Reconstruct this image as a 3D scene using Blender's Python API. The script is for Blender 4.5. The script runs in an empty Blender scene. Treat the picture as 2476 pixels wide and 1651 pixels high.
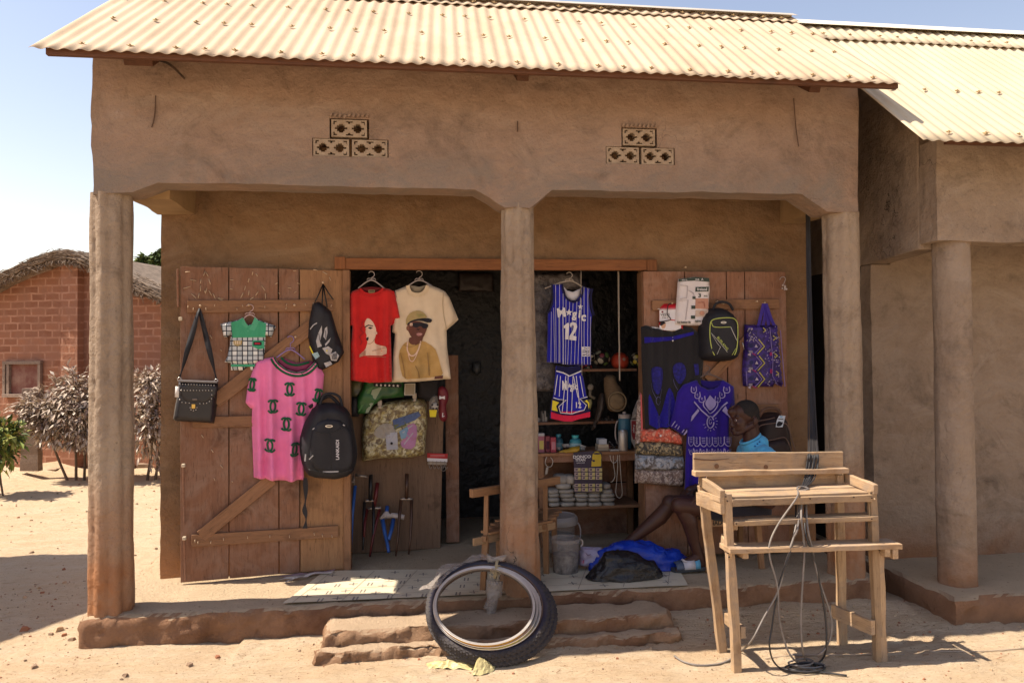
EXPOSURE = 0.88
import bpy, bmesh, math, random
from math import sin, cos, pi, radians, sqrt, hypot, exp, atan2
from mathutils import Vector as V, Matrix, noise as NZ
from mathutils.geometry import delaunay_2d_cdt
R = random.Random(7)
scn = bpy.context.scene
C = scn.collection
# ------------------------------------------------------------------ camera
CAM = V((1.9385, -4.5044, 1.6)); YAW, PIT, ROL, F = .1317, .0191, -.0084, 1842.1
FW = V((sin(YAW)*cos(PIT), cos(YAW)*cos(PIT), sin(PIT)))
_r = V((cos(YAW), -sin(YAW), 0)); _u = _r.cross(FW)
RT = _r*cos(ROL)+_u*sin(ROL); UP = _u*cos(ROL)-_r*sin(ROL)
cd = bpy.data.cameras.new('camera'); co = bpy.data.objects.new('camera', cd); C.objects.link(co)
cd.sensor_width = 36; cd.lens = 36*F/2476; cd.clip_end = 3000; cd.clip_start = .05
co.matrix_world = Matrix(((RT.x, UP.x, -FW.x, CAM.x), (RT.y, UP.y, -FW.y, CAM.y), (RT.z, UP.z, -FW.z, CAM.z), (0, 0, 0, 1)))
scn.camera = co
# measuring: photograph crops (origin, scale) so that sizes can be read off in any of them
ZC = dict(A1=(0, 0, 2.352), A2=(1000, 0, 2.352), A3=(1800, 0, 2.3757), A4=(380, 620, 3.919), A5=(400, 1000, 3.484), A6=(820, 620, 4.126),
          A7=(820, 950, 3.135), B1=(1280, 620, 5.226), B2=(1280, 900, 4.612), B3=(1520, 640, 4.355), B4=(1480, 960, 3.408), B5=(1620, 1060, 2.653),
          B6=(980, 1300, 3.267), B7=(0, 560, 2.614), B8=(0, 1250, 2.352), C1=(1640, 940, 8.4), C2=(1480, 1150, 6.273), C3=(1280, 1180, 7.125),
          C4=(1880, 420, 2.703), C5=(1900, 1000, 2.408), C6=(1120, 1150, 6.273), C7=(1540, 880, 4.354), VV=(0, 0, .95), S=(0, 0, 1))


def q(z, *pts):
    ox, oy, s = ZC[z]
    return [(ox+a/s, oy+b/s) for a, b in pts]


def ray(x, y):
    return FW+RT*((x-1238)/F)-UP*((y-825.5)/F)


def onZ(z, x, y, Z):
    (x, y), = q(z, (x, y)); d = ray(x, y); return CAM+d*((Z-CAM.z)/d.z)


class PL:
    """a vertical plane through two plan points; u runs along it, d towards the street"""
    def __init__(s, x0, y0, x1, y1):
        s.o = V((x0, y0, 0)); s.e = (V((x1, y1, 0))-s.o).normalized(); s.n = V((s.e.y, -s.e.x, 0))

    def at(s, x, y, d=0):
        r = ray(x, y); t = ((s.o+s.n*d-CAM).dot(s.n))/r.dot(s.n); p = CAM+r*t
        return ((p-s.o).dot(s.e), p.z)

    def g(s, z, *pts, d=0):
        return [s.at(*p, d=d) for p in q(z, *pts)]

    def P(s, u, z, d=0):
        return s.o+s.e*u+s.n*d+V((0, 0, z))

    def W(s, z, x, y, d=0):
        (x, y), = q(z, (x, y)); u, w = s.at(x, y, d); return s.P(u, w, d)


def PY(Y): return PL(0, Y, 1, Y)


# ------------------------------------------------------------------ materials
def _nt(name):
    m = bpy.data.materials.new(name); m.use_nodes = True; nt = m.node_tree
    return m, nt, nt.nodes['Principled BSDF']


def N(nt, t, **kw):
    n = nt.nodes.new(t)
    for k, v in kw.items():
        if k in n.inputs: n.inputs[k].default_value = v
        else: setattr(n, k, v)
    return n


def coords(nt, stretch=(1, 1, 1), rnd=True):
    tc = N(nt, 'ShaderNodeTexCoord'); mp = N(nt, 'ShaderNodeMapping'); mp.inputs['Scale'].default_value = stretch
    nt.links.new(tc.outputs['Object'], mp.inputs['Vector'])
    if rnd:
        oi = N(nt, 'ShaderNodeObjectInfo'); ml = N(nt, 'ShaderNodeMath', operation='MULTIPLY'); ml.inputs[1].default_value = 37
        nt.links.new(oi.outputs['Random'], ml.inputs[0]); nt.links.new(ml.outputs[0], mp.inputs['Location'])
    return mp.outputs[0]


def mix(nt, fac, a, b, mode='MIX'):
    n = N(nt, 'ShaderNodeMix', data_type='RGBA', blend_type=mode)
    for s, v in ((n.inputs[0], fac), (n.inputs[6], a), (n.inputs[7], b)):
        if isinstance(v, bpy.types.NodeSocket): nt.links.new(v, s)
        elif isinstance(v, (int, float)): s.default_value = v
        else: s.default_value = (*v[:3], 1)
    return n.outputs[2]


def ns(nt, vec, scale, detail=5, rough=.6, lo=.3, hi=.7, dist=0):
    t = N(nt, 'ShaderNodeTexNoise', Scale=scale, Detail=detail, Roughness=rough, Distortion=dist); nt.links.new(vec, t.inputs['Vector'])
    r = N(nt, 'ShaderNodeMapRange'); r.inputs[1].default_value = lo; r.inputs[2].default_value = hi
    nt.links.new(t.outputs[0], r.inputs[0]); return r.outputs[0]


def bump(nt, bs, h, strength, dist=.01, prev=None):
    b = N(nt, 'ShaderNodeBump', Strength=strength, Distance=dist); nt.links.new(h, b.inputs['Height'])
    if prev: nt.links.new(prev, b.inputs['Normal'])
    nt.links.new(b.outputs[0], bs.inputs['Normal']); return b.outputs[0]


_mc = {}


def M(name, c1, c2=None, scale=6, rough=.8, metal=0, bmp=0, bscale=80, stretch=(1, 1, 1), dist=.004, trans=0, spec=.4, sheen=0, lo=.35, hi=.65, alpha=1, vary=0):
    if name in _mc: return _mc[name]
    m, nt, b = _nt(name); _mc[name] = m
    b.inputs['Roughness'].default_value = rough; b.inputs['Metallic'].default_value = metal; b.inputs['Specular IOR Level'].default_value = spec
    b.inputs['Transmission Weight'].default_value = trans; b.inputs['Alpha'].default_value = alpha
    if sheen: b.inputs['Sheen Weight'].default_value = sheen
    v = coords(nt, stretch)
    c2 = c2 or tuple(x*.8 for x in c1)
    col = mix(nt, ns(nt, v, scale, lo=lo, hi=hi), c1, c2)
    if vary:
        oi = N(nt, 'ShaderNodeObjectInfo'); hs = N(nt, 'ShaderNodeHueSaturation')
        mr = N(nt, 'ShaderNodeMapRange'); mr.inputs[3].default_value = 1-vary; mr.inputs[4].default_value = 1+vary
        nt.links.new(oi.outputs['Random'], mr.inputs[0]); nt.links.new(mr.outputs[0], hs.inputs['Value']); nt.links.new(col, hs.inputs['Color']); col = hs.outputs[0]
    nt.links.new(col, b.inputs['Base Color'])
    if bmp: bump(nt, b, ns(nt, v, bscale, lo=0, hi=1), bmp, dist)
    return m


def cloth(name, c, c2=None, rough=.9):
    return M(name, c, c2 or tuple(x*.88 for x in c), scale=9, rough=rough, bmp=.25, bscale=420, dist=.0015, spec=.15, sheen=.15)


def wood(name, c1, c2, axis='X', rough=.75, vary=.16, dark=(.06, .03, .018), grey=None):
    if name in _mc: return _mc[name]
    m, nt, b = _nt(name); _mc[name] = m
    b.inputs['Roughness'].default_value = rough; b.inputs['Specular IOR Level'].default_value = .3
    st = {'X': (.7, 9, 9), 'Z': (9, 9, .7)}[axis]
    v = coords(nt, st); v2 = coords(nt, (1, 1, 1))
    f = ns(nt, v, 5, 8, .65, .3, .7, .5)
    col = mix(nt, f, c1, c2)
    col = mix(nt, ns(nt, v2, 3.2, 6, .6, .58, .72), col, dark)           # weather stains
    if grey: col = mix(nt, ns(nt, v2, 6, 8, .7, .45, .68, 1), col, grey)
    fine = ns(nt, v, 14, 6, .7, .58, .70); col = mix(nt, fine, col, tuple(x*.35 for x in c2))
    fine = ns(nt, v, 30, 4, .6, .60, .74); col = mix(nt, fine, col, tuple(x*.45 for x in c2))
    oi = N(nt, 'ShaderNodeObjectInfo'); hs = N(nt, 'ShaderNodeHueSaturation'); mr = N(nt, 'ShaderNodeMapRange')
    mr.inputs[3].default_value = 1-vary; mr.inputs[4].default_value = 1+vary
    nt.links.new(oi.outputs['Random'], mr.inputs[0]); nt.links.new(mr.outputs[0], hs.inputs['Value']); nt.links.new(col, hs.inputs['Color'])
    nt.links.new(hs.outputs[0], b.inputs['Base Color'])
    bump(nt, b, f, .35, .004)
    return m


# ------------------------------------------------------------------ mesh builder
class MB:
    def __init__(s): s.v = []; s.f = []; s.m = []; s.mi = 0

    def add(s, vs, fs, mi=None):
        k = len(s.v); s.v += [V(p) for p in vs]; s.f += [tuple(i+k for i in f) for f in fs]; s.m += [s.mi if mi is None else mi]*len(fs)

    def box(s, c, d, rot=None, mi=None):
        c = V(c); hx, hy, hz = d[0]/2, d[1]/2, d[2]/2
        vs = [V((x, y, z)) for z in (-hz, hz) for y in (-hy, hy) for x in (-hx, hx)]
        if rot is not None: vs = [rot @ p for p in vs]
        s.add([c+p for p in vs], [(0, 2, 3, 1), (4, 5, 7, 6), (0, 1, 5, 4), (2, 6, 7, 3), (0, 4, 6, 2), (1, 3, 7, 5)], mi)

    def bar(s, a, b, w, h, up=(0, 0, 1), mi=None):
        a, b = V(a), V(b); x = (b-a).normalized(); u = V(up); y = u.cross(x).normalized(); z = x.cross(y)
        s.box((a+b)/2, ((b-a).length, w, h), Matrix((x, y, z)).transposed(), mi)

    def tube(s, pts, r, n=8, mi=None, cap=True, closed=False):
        pts = [V(p) for p in pts]; k = len(pts); rr = r if isinstance(r, (list, tuple)) else [r]*k
        up = V((0.13, .31, 1)).normalized(); rings = []; nrm = None
        for i, p in enumerate(pts):
            a, b = (pts[(i-1) % k], pts[(i+1) % k]) if closed else (pts[max(i-1, 0)], pts[min(i+1, k-1)])
            t = (b-a).normalized()
            if nrm is None:
                nrm = t.cross(up)
                if nrm.length < .05: nrm = t.cross(V((1, 0, 0)))
            nrm = (nrm-t*nrm.dot(t)).normalized(); bn = t.cross(nrm)
            rings.append([p+(nrm*cos(2*pi*j/n)+bn*sin(2*pi*j/n))*rr[i] for j in range(n)])
        fs = []
        for i in range(k if closed else k-1):
            for j in range(n): fs.append((i*n+j, i*n+(j+1) % n, ((i+1) % k)*n+(j+1) % n, ((i+1) % k)*n+j))
        if cap and not closed: fs += [tuple(range(n))[::-1], tuple((k-1)*n+j for j in range(n))]
        s.add([p for rg in rings for p in rg], fs, mi)

    def lathe(s, prof, c, n=24, mi=None, rot=None, lobes=None):
        c = V(c); vs = []; fs = []
        for r, z in prof:
            for j in range(n):
                a = 2*pi*j/n; k = r*(lobes(a, z) if lobes else 1); p = V((k*cos(a), k*sin(a), z)); vs.append(c+(rot @ p if rot else p))
        for i in range(len(prof)-1):
            for j in range(n): fs.append((i*n+j, i*n+(j+1) % n, (i+1)*n+(j+1) % n, (i+1)*n+j))
        fs += [tuple(range(n))[::-1], tuple((len(prof)-1)*n+j for j in range(n))]
        s.add(vs, fs, mi)

    def ball(s, c, r, n=16, mi=None, sc=(1, 1, 1), rot=None):
        c = V(c); vs = []; fs = []; k = n//2
        for i in range(k+1):
            t = pi*i/k
            for j in range(n):
                a = 2*pi*j/n; p = V((r*sin(t)*cos(a)*sc[0], r*sin(t)*sin(a)*sc[1], r*cos(t)*sc[2])); vs.append(c+(rot @ p if rot else p))
        for i in range(k):
            for j in range(n): fs.append((i*n+j, (i+1)*n+j, (i+1)*n+(j+1) % n, i*n+(j+1) % n))
        s.add(vs, fs, mi)

    def prism(s, poly, f, d0, d1, mi=None):
        """poly in 2D, f(u, w, d) -> point; extruded from d0 to d1"""
        if sum(a[0]*b[1]-a[1]*b[0] for a, b in zip(poly, poly[1:]+poly[:1])) < 0: poly = poly[::-1]
        n = len(poly); s.add([f(u, w, d1) for u, w in poly]+[f(u, w, d0) for u, w in poly],
                             [tuple(range(n)), tuple(range(2*n-1, n-1, -1))]+[(i, n+i, n+(i+1) % n, (i+1) % n) for i in range(n)], mi)

    def build(s, name, mats, parent=None, smooth=False, bevel=0, label=None, auto=None, origin=None):
        if not isinstance(mats, (list, tuple)): mats = [mats]
        me = bpy.data.meshes.new(name)
        lo = V([min(p[i] for p in s.v) for i in range(3)]); hi = V([max(p[i] for p in s.v) for i in range(3)])
        c = V(origin) if origin else (lo+hi)/2
        me.from_pydata([p-c for p in s.v], [], s.f); me.update()
        for m in mats: me.materials.append(m)
        if any(s.m): me.polygons.foreach_set('material_index', s.m)
        bm = bmesh.new(); bm.from_mesh(me); bmesh.ops.remove_doubles(bm, verts=bm.verts, dist=1e-6); bmesh.ops.recalc_face_normals(bm, faces=bm.faces)
        bm.to_mesh(me); bm.free()
        if smooth or auto:
            me.polygons.foreach_set('use_smooth', [True]*len(me.polygons))
        o = bpy.data.objects.new(name, me); C.objects.link(o); o.location = c
        if auto:
            me.set_sharp_from_angle(angle=radians(auto))
        if bevel:
            bv = o.modifiers.new('bevel', 'BEVEL'); bv.width = bevel; bv.segments = 2; bv.limit_method = 'ANGLE'
        if parent: adopt(o, parent)
        if label: o['label'] = label
        return o


def world(o):
    m = Matrix.LocRotScale(o.location, o.rotation_euler, o.scale)
    return world(o.parent) @ o.matrix_parent_inverse @ m if o.parent else m


def adopt(o, p):
    o.parent = p; o.matrix_parent_inverse = world(p).inverted()


def tag(o, label, cat, group=None):
    o['label'] = label; o['category'] = cat
    if group: o['group'] = group
    return o


def thing(name, label, cat, loc=(0, 0, 0), group=None):
    o = bpy.data.objects.new(name, None); C.objects.link(o); o.location = loc; o.empty_display_size = .1
    return tag(o, label, cat, group)


def structure(o, kind='structure'):
    o['kind'] = kind; return o


def dup(o, loc=None, rz=None, parent=None, label=None, sc=None):
    c = o.copy(); C.objects.link(c)
    if parent is not None:
        pi_ = o.matrix_parent_inverse.copy(); c.parent = parent; c.matrix_parent_inverse = pi_
    if loc is not None: c.location = loc
    if rz is not None: c.rotation_euler.z = rz
    if sc is not None: c.scale = sc
    if label: c['label'] = label
    for ch in [k for k in C.objects if k.parent == o]: dup(ch, parent=c)
    return c


def plank(name, a, b, w, t, mat, parent=None, up=(0, 0, 1), bevel=.003, label=None, taper=1, rough=0, nseg=1):
    """a board from a to b: w across, t along 'up'; its own X runs along the grain"""
    a, b = V(a), V(b); L = (b-a).length; x = (b-a).normalized(); y = V(up).cross(x).normalized(); z = x.cross(y)
    me = bpy.data.meshes.new(name); vs = []; fs = []
    n = nseg
    for i in range(n+1):
        k = 1+(taper-1)*i/n; X = -L/2+L*i/n
        j = [(R.uniform(-rough, rough)) for _ in range(4)]
        vs += [(X, -w/2*k+j[0], -t/2*k+j[2]), (X, w/2*k+j[1], -t/2*k+j[2]), (X, w/2*k+j[1], t/2*k+j[3]), (X, -w/2*k+j[0], t/2*k+j[3])]
    for i in range(n):
        for j in range(4): fs.append((i*4+j, i*4+(j+1) % 4, i*4+4+(j+1) % 4, i*4+4+j))
    fs += [(0, 1, 2, 3), (4*n+3, 4*n+2, 4*n+1, 4*n)]
    me.from_pydata(vs, [], fs)
    bm = bmesh.new(); bm.from_mesh(me); bmesh.ops.recalc_face_normals(bm, faces=bm.faces); bm.to_mesh(me); bm.free()
    me.materials.append(mat)
    o = bpy.data.objects.new(name, me); C.objects.link(o)
    o.location = (a+b)/2; o.rotation_euler = Matrix((x, y, z)).transposed().to_euler()
    if bevel: bv = o.modifiers.new('bevel', 'BEVEL'); bv.width = bevel; bv.segments = 2; bv.limit_method = 'ANGLE'
    if parent: adopt(o, parent)
    if label: o['label'] = label
    return o


# ------------------------------------------------------------------ cloth and flat shapes
def smooth_poly(p, it=2):
    for _ in range(it):
        o = []
        for a, b in zip(p, p[1:]+p[:1]):
            o += [(a[0]*.75+b[0]*.25, a[1]*.75+b[1]*.25), (a[0]*.25+b[0]*.75, a[1]*.25+b[1]*.75)]
        p = o
    return p


def inside(p, poly):
    x, y = p; r = False
    for (ax, ay), (bx, by) in zip(poly, poly[1:]+poly[:1]):
        if (ay > y) != (by > y) and x < (bx-ax)*(y-ay)/(by-ay)+ax: r = not r
    return r


def bdist(p, segs):
    x, y = p; m = 9
    for ax, ay, dx, dy, l2 in segs:
        t = max(0, min(1, ((x-ax)*dx+(y-ay)*dy)/l2)); m = min(m, (x-ax-t*dx)**2+(y-ay-t*dy)**2)
    return sqrt(m)


def tri(poly, res):
    """Delaunay fill of a polygon with inner points about res apart"""
    b = []
    for p, w in zip(poly, poly[1:]+poly[:1]):
        L = hypot(w[0]-p[0], w[1]-p[1])
        if L < 1e-5: continue
        n = max(1, round(L/res)); b += [(p[0]+(w[0]-p[0])*i/n, p[1]+(w[1]-p[1])*i/n) for i in range(n)]
    segs = [(p[0], p[1], w[0]-p[0], w[1]-p[1], max(1e-12, (w[0]-p[0])**2+(w[1]-p[1])**2)) for p, w in zip(poly, poly[1:]+poly[:1])]
    x0, x1 = min(p[0] for p in b), max(p[0] for p in b); y0, y1 = min(p[1] for p in b), max(p[1] for p in b)
    pts = list(b); rr = random.Random(3); yy = y0+res/2; k = 0
    while yy < y1:
        xx = x0+res*(.25+.5*(k % 2))
        while xx < x1:
            p = (xx+rr.uniform(-.2, .2)*res, yy+rr.uniform(-.2, .2)*res)
            if inside(p, poly) and bdist(p, segs) > res*.45: pts.append(p)
            xx += res
        yy += res*.87; k += 1
    n = len(b)
    vs, _, fs, *_ = delaunay_2d_cdt([V(p) for p in pts], [(i, (i+1) % n) for i in range(n)], [], 1, 1e-6)
    return [tuple(v) for v in vs], fs, segs


def folds(amp=.012, n=5, seed=0, width=.5, u0=0, ztop=2, zlen=.6, drift=.5):
    rr = random.Random(seed); ws = [(rr.uniform(.6, 1.4)*n*2*pi/width, rr.uniform(0, 6.28), rr.uniform(-drift, drift), rr.uniform(.4, 1)) for _ in range(3)]

    def f(u, z):
        k = max(0, min(1, (ztop-z)/zlen)); t = 0
        for w, ph, dr, a in ws: t += a*sin((u-u0)*w+ph+dr*(ztop-z)*w*.25)
        t += .8*NZ.noise(V((u*9, z*7, seed*3.7)))+.5*NZ.noise(V((u*22, z*16, seed*1.7)))
        return amp*(t/2)*(.3+.7*k)
    return f


def slab(name, poly, pl, d0, th, mat, parent=None, fold=None, puff=.03, res=.018, label=None, smooth=True, back=None):
    """a soft flat thing (garment, bag, packet) in plane pl: thickness th, edges rounded over puff, surface moved by fold(u, z)"""
    vs, fs, segs = tri(poly, res); fold = fold or (lambda u, z: 0)
    mb = MB(); n = len(vs); fr = []; bk = []
    for u, w in vs:
        k = min(1, bdist((u, w), segs)/puff); pr = sqrt(max(0, 1-(1-k)**2)); f = fold(u, w)
        fr.append(pl.P(u, w, d0+f+th*(.08+.92*pr))); bk.append(pl.P(u, w, d0+f*.6 if back is None else d0+back*f))
    cnt = {}
    fs2 = []
    for t in fs:
        a, b, c = (vs[i] for i in t[:3])
        if (b[0]-a[0])*(c[1]-a[1])-(b[1]-a[1])*(c[0]-a[0]) < 0: t = tuple(reversed(t))
        fs2.append(tuple(t))
        for i in range(len(t)): cnt[(t[i], t[(i+1) % len(t)])] = 1
    ff = list(fs2)+[tuple(i+n for i in reversed(t)) for t in fs2]
    for (a, b) in cnt:
        if (b, a) not in cnt: ff.append((a, a+n, b+n, b))
    mb.add(fr+bk, ff)
    return mb.build(name, mat, parent, smooth=smooth, label=label)


def flat(mb, poly, pl, d, fold=None, th=.0012, mi=0, res=.02):
    """adds a thin patch that follows fold"""
    vs, fs, _ = tri(poly, res); fold = fold or (lambda u, z: 0); n = len(vs)
    f2 = []; cnt = {}
    for t in fs:
        a, b, c = (vs[i] for i in t[:3])
        if (b[0]-a[0])*(c[1]-a[1])-(b[1]-a[1])*(c[0]-a[0]) < 0: t = tuple(reversed(t))
        f2.append(tuple(t))
        for i in range(len(t)): cnt[(t[i], t[(i+1) % len(t)])] = 1
    ff = list(f2)
    for (a, b) in cnt:
        if (b, a) not in cnt: ff.append((a, a+n, b+n, b))
    mb.add([pl.P(u, w, d+fold(u, w)+th) for u, w in vs]+[pl.P(u, w, d+fold(u, w)-.002) for u, w in vs], ff, mi)


def prints(name, pl, d, fold, layers, mats, parent=None, res=.02, label=None):
    """layers: (crop, points, material index[, smooth]) drawn one above the other"""
    mb = MB()
    for i, L in enumerate(layers):
        p = pl.g(L[0], *L[1], d=d)
        if len(L) > 3 and L[3]: p = smooth_poly(p, L[3])
        flat(mb, p, pl, d+.0006*min(i, 14)+.00004*i, fold, .0012, L[2], res)
    return mb.build(name, mats, parent, smooth=False, label=label)


_tx = {}


def text2d(s, bold=0):
    if (s, bold) in _tx: return _tx[(s, bold)]
    cu = bpy.data.curves.new('t', 'FONT'); cu.body = s; cu.size = 1; cu.align_x = 'CENTER'; cu.align_y = 'CENTER'; cu.offset = bold; cu.resolution_u = 3
    o = bpy.data.objects.new('t', cu); C.objects.link(o); dg = bpy.context.evaluated_depsgraph_get()
    me = bpy.data.meshes.new_from_object(o.evaluated_get(dg)); vs = [(v.co.x, v.co.y) for v in me.vertices]; fs = [tuple(p.vertices) for p in me.polygons]
    bpy.data.objects.remove(o); bpy.data.curves.remove(cu); bpy.data.meshes.remove(me)
    _tx[(s, bold)] = (vs, fs); return vs, fs


def text(mb, s, fn, size, sx=1, rot=0, mi=0, bold=.01, th=.001):
    """fn(x, y, d) -> point; flat lettering with a little thickness"""
    vs, fs = text2d(s, bold); c, n = cos(rot), sin(rot); k = len(vs)
    p = [(x*size*sx, y*size) for x, y in vs]; p = [(x*c-y*n, x*n+y*c) for x, y in p]
    cnt = {}
    for t in fs:
        for i in range(len(t)): cnt[(t[i], t[(i+1) % len(t)])] = 1
    ff = list(fs)+[(a, a+k, b+k, b) for (a, b) in cnt if (b, a) not in cnt]
    mb.add([fn(x, y, th) for x, y in p]+[fn(x, y, -.001) for x, y in p], ff, mi)


def ptext(mb, s, pl, zid, x, y, h, d, fold=None, sx=1, rot=0, mi=0, bold=.01):
    """lettering centred on a crop point; h = height of a capital in crop pixels"""
    (u, z), = pl.g(zid, (x, y), d=d); (_, z1), = pl.g(zid, (x, y+h), d=d); size = (z-z1)/.69; f = fold or (lambda a, b: 0)
    text(mb, s, lambda a, b, t: pl.P(u+a, z+b, d+f(u+a, z+b)+t), size, sx, rot, mi, bold)


def sag(a, b, drop, n=14):
    a, b = V(a), V(b); return [a.lerp(b, i/n)-V((0, 0, drop*4*(i/n)*(1-i/n))) for i in range(n+1)]


def spline(pts, n=8):
    pts = [V(p) for p in pts]; o = []
    for i in range(len(pts)-1):
        p0, p1, p2, p3 = pts[max(i-1, 0)], pts[i], pts[i+1], pts[min(i+2, len(pts)-1)]
        for k in range(n):
            t = k/n; o.append(.5*((2*p1)+(p2-p0)*t+(2*p0-5*p1+4*p2-p3)*t*t+(3*p1-p0-3*p2+p3)*t**3))
    return o+[pts[-1]]
# ------------------------------------------------------------------ light and sky
SUNT = V((2.06, -.10, -3.17)).normalized()          # the way the sunlight travels
w = bpy.data.worlds.new('World'); scn.world = w; w.use_nodes = True; nt = w.node_tree
sk = nt.nodes.new('ShaderNodeTexSky'); sk.sky_type = 'NISHITA'; sk.sun_disc = False
sk.sun_elevation = math.asin(-SUNT.z); sk.sun_rotation = math.atan2(-SUNT.x, -SUNT.y); sk.dust_density = .6; sk.air_density = 1.25; sk.ozone_density = 1.0
bg = nt.nodes['Background']; bg.inputs['Strength'].default_value = .116
tn = nt.nodes.new('ShaderNodeMix'); tn.data_type = 'RGBA'; tn.blend_type = 'MULTIPLY'; tn.inputs[0].default_value = 1; tn.inputs[7].default_value = (1.2, .96, .87, 1)   # dusty, slightly warm air
nt.links.new(sk.outputs[0], tn.inputs[6]); nt.links.new(tn.outputs[2], bg.inputs[0])
ld = bpy.data.lights.new('sun', 'SUN'); ld.energy = 5.0; ld.angle = radians(.53); ld.color = (1, .89, .74)
lo = bpy.data.objects.new('sun', ld); C.objects.link(lo); lo.rotation_euler = SUNT.to_track_quat('-Z', 'Y').to_euler(); lo.location = (-6, 0, 10)
scn.view_settings.view_transform = 'Standard'; scn.view_settings.look = 'None'; scn.view_settings.exposure = EXPOSURE; scn.view_settings.gamma = 1

# ------------------------------------------------------------------ setting materials


def earth(name, top, side, stain, rough=.95, b=.6, dust=True, bs=26):
    m, nt, bs_ = _nt(name); bs_.inputs['Roughness'].default_value = rough; bs_.inputs['Specular IOR Level'].default_value = .15
    v = coords(nt, rnd=False)
    a = mix(nt, ns(nt, v, 5, 8, .65), side, tuple(x*.72 for x in side)); a = mix(nt, ns(nt, v, 2.3, 7, .65, .5, .66), a, stain)
    t = mix(nt, ns(nt, v, 3.5, 8, .65), top, tuple(x*.84 for x in top)); t = mix(nt, ns(nt, v, 40, 3, .6, .64, .74), t, stain)
    g = N(nt, 'ShaderNodeNewGeometry'); sx = N(nt, 'ShaderNodeSeparateXYZ'); nt.links.new(g.outputs['True Normal'], sx.inputs[0])
    mr = N(nt, 'ShaderNodeMapRange'); mr.inputs[1].default_value = .72; mr.inputs[2].default_value = .97; nt.links.new(sx.outputs[2], mr.inputs[0])
    nt.links.new(mix(nt, mr.outputs[0], a, t), bs_.inputs['Base Color'])
    n1 = bump(nt, bs_, ns(nt, v, bs, 9, .72, .25, .75), b, .05); bump(nt, bs_, ns(nt, v, 90, 6, .7, .3, .7), .5, .012, n1)
    return m


def plaster(name, c1, c2, pale, dust=(.42, .2, .09), z0=.1, z1=.85, streak=False, dirt=(.2, .15, .11), cement=None):
    m, nt, b = _nt(name); b.inputs['Roughness'].default_value = .92; b.inputs['Specular IOR Level'].default_value = .15
    g = N(nt, 'ShaderNodeNewGeometry'); pos = g.outputs['Position']
    mp = N(nt, 'ShaderNodeMapping'); mp.inputs['Scale'].default_value = (1, 1, .22) if streak else (.7, 1, 1.3); nt.links.new(pos, mp.inputs['Vector']); v = mp.outputs[0]
    a = mix(nt, ns(nt, v, 1.7, 9, .62, .36, .66, .4), c1, c2)
    a = mix(nt, ns(nt, v, 3.2, 10, .72, .48, .68, 1.0), a, pale)
    a = mix(nt, ns(nt, pos, 2.0, 9, .72, .5, .68, 1.4), a, dirt)
    a = mix(nt, ns(nt, pos, 48, 5, .75, .60, .74), a, tuple(x*.55 for x in dirt))
    a = mix(nt, ns(nt, pos, 9, 10, .75, .35, .8, .5), a, tuple(x*1.16 for x in c1))
    s = N(nt, 'ShaderNodeSeparateXYZ'); nt.links.new(pos, s.inputs[0])
    mr = N(nt, 'ShaderNodeMapRange'); mr.inputs[1].default_value = z1; mr.inputs[2].default_value = z0; nt.links.new(s.outputs[2], mr.inputs[0])
    ad = N(nt, 'ShaderNodeMath', operation='MULTIPLY'); nt.links.new(mr.outputs[0], ad.inputs[0]); nt.links.new(ns(nt, pos, 3, 6, .6, .2, .55), ad.inputs[1])
    a = mix(nt, ad.outputs[0], a, dust)
    vr = N(nt, 'ShaderNodeTexVoronoi', feature='DISTANCE_TO_EDGE', Scale=1.5); dn = N(nt, 'ShaderNodeTexNoise', Scale=5, Detail=6)
    nt.links.new(pos, dn.inputs['Vector']); nt.links.new(mix(nt, .22, pos, dn.outputs[1], 'ADD'), vr.inputs['Vector'])
    lt = N(nt, 'ShaderNodeMath', operation='LESS_THAN'); lt.inputs[1].default_value = .0016; nt.links.new(vr.outputs[0], lt.inputs[0])
    mk = N(nt, 'ShaderNodeMath', operation='MULTIPLY'); nt.links.new(lt.outputs[0], mk.inputs[0]); nt.links.new(ns(nt, pos, 1.3, 3, .5, .56, .68), mk.inputs[1])
    a = mix(nt, mk.outputs[0], a, tuple(x*.6 for x in dirt))                       # hairline cracks
    if cement:
        m2 = N(nt, 'ShaderNodeMapRange'); m2.inputs[1].default_value = 2.86; m2.inputs[2].default_value = 2.70; nt.links.new(s.outputs[2], m2.inputs[0])
        m3 = N(nt, 'ShaderNodeMath', operation='MULTIPLY'); nt.links.new(m2.outputs[0], m3.inputs[0]); nt.links.new(ns(nt, v, 2.6, 9, .72, .40, .60, .8), m3.inputs[1])
        a = mix(nt, m3.outputs[0], a, cement)
    nt.links.new(a, b.inputs['Base Color'])
    n1 = bump(nt, b, ns(nt, pos, 7, 10, .66, .2, .8), .55, .06); bump(nt, b, ns(nt, pos, 130, 5, .7, 0, 1), .3, .005, n1)
    return m


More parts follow.
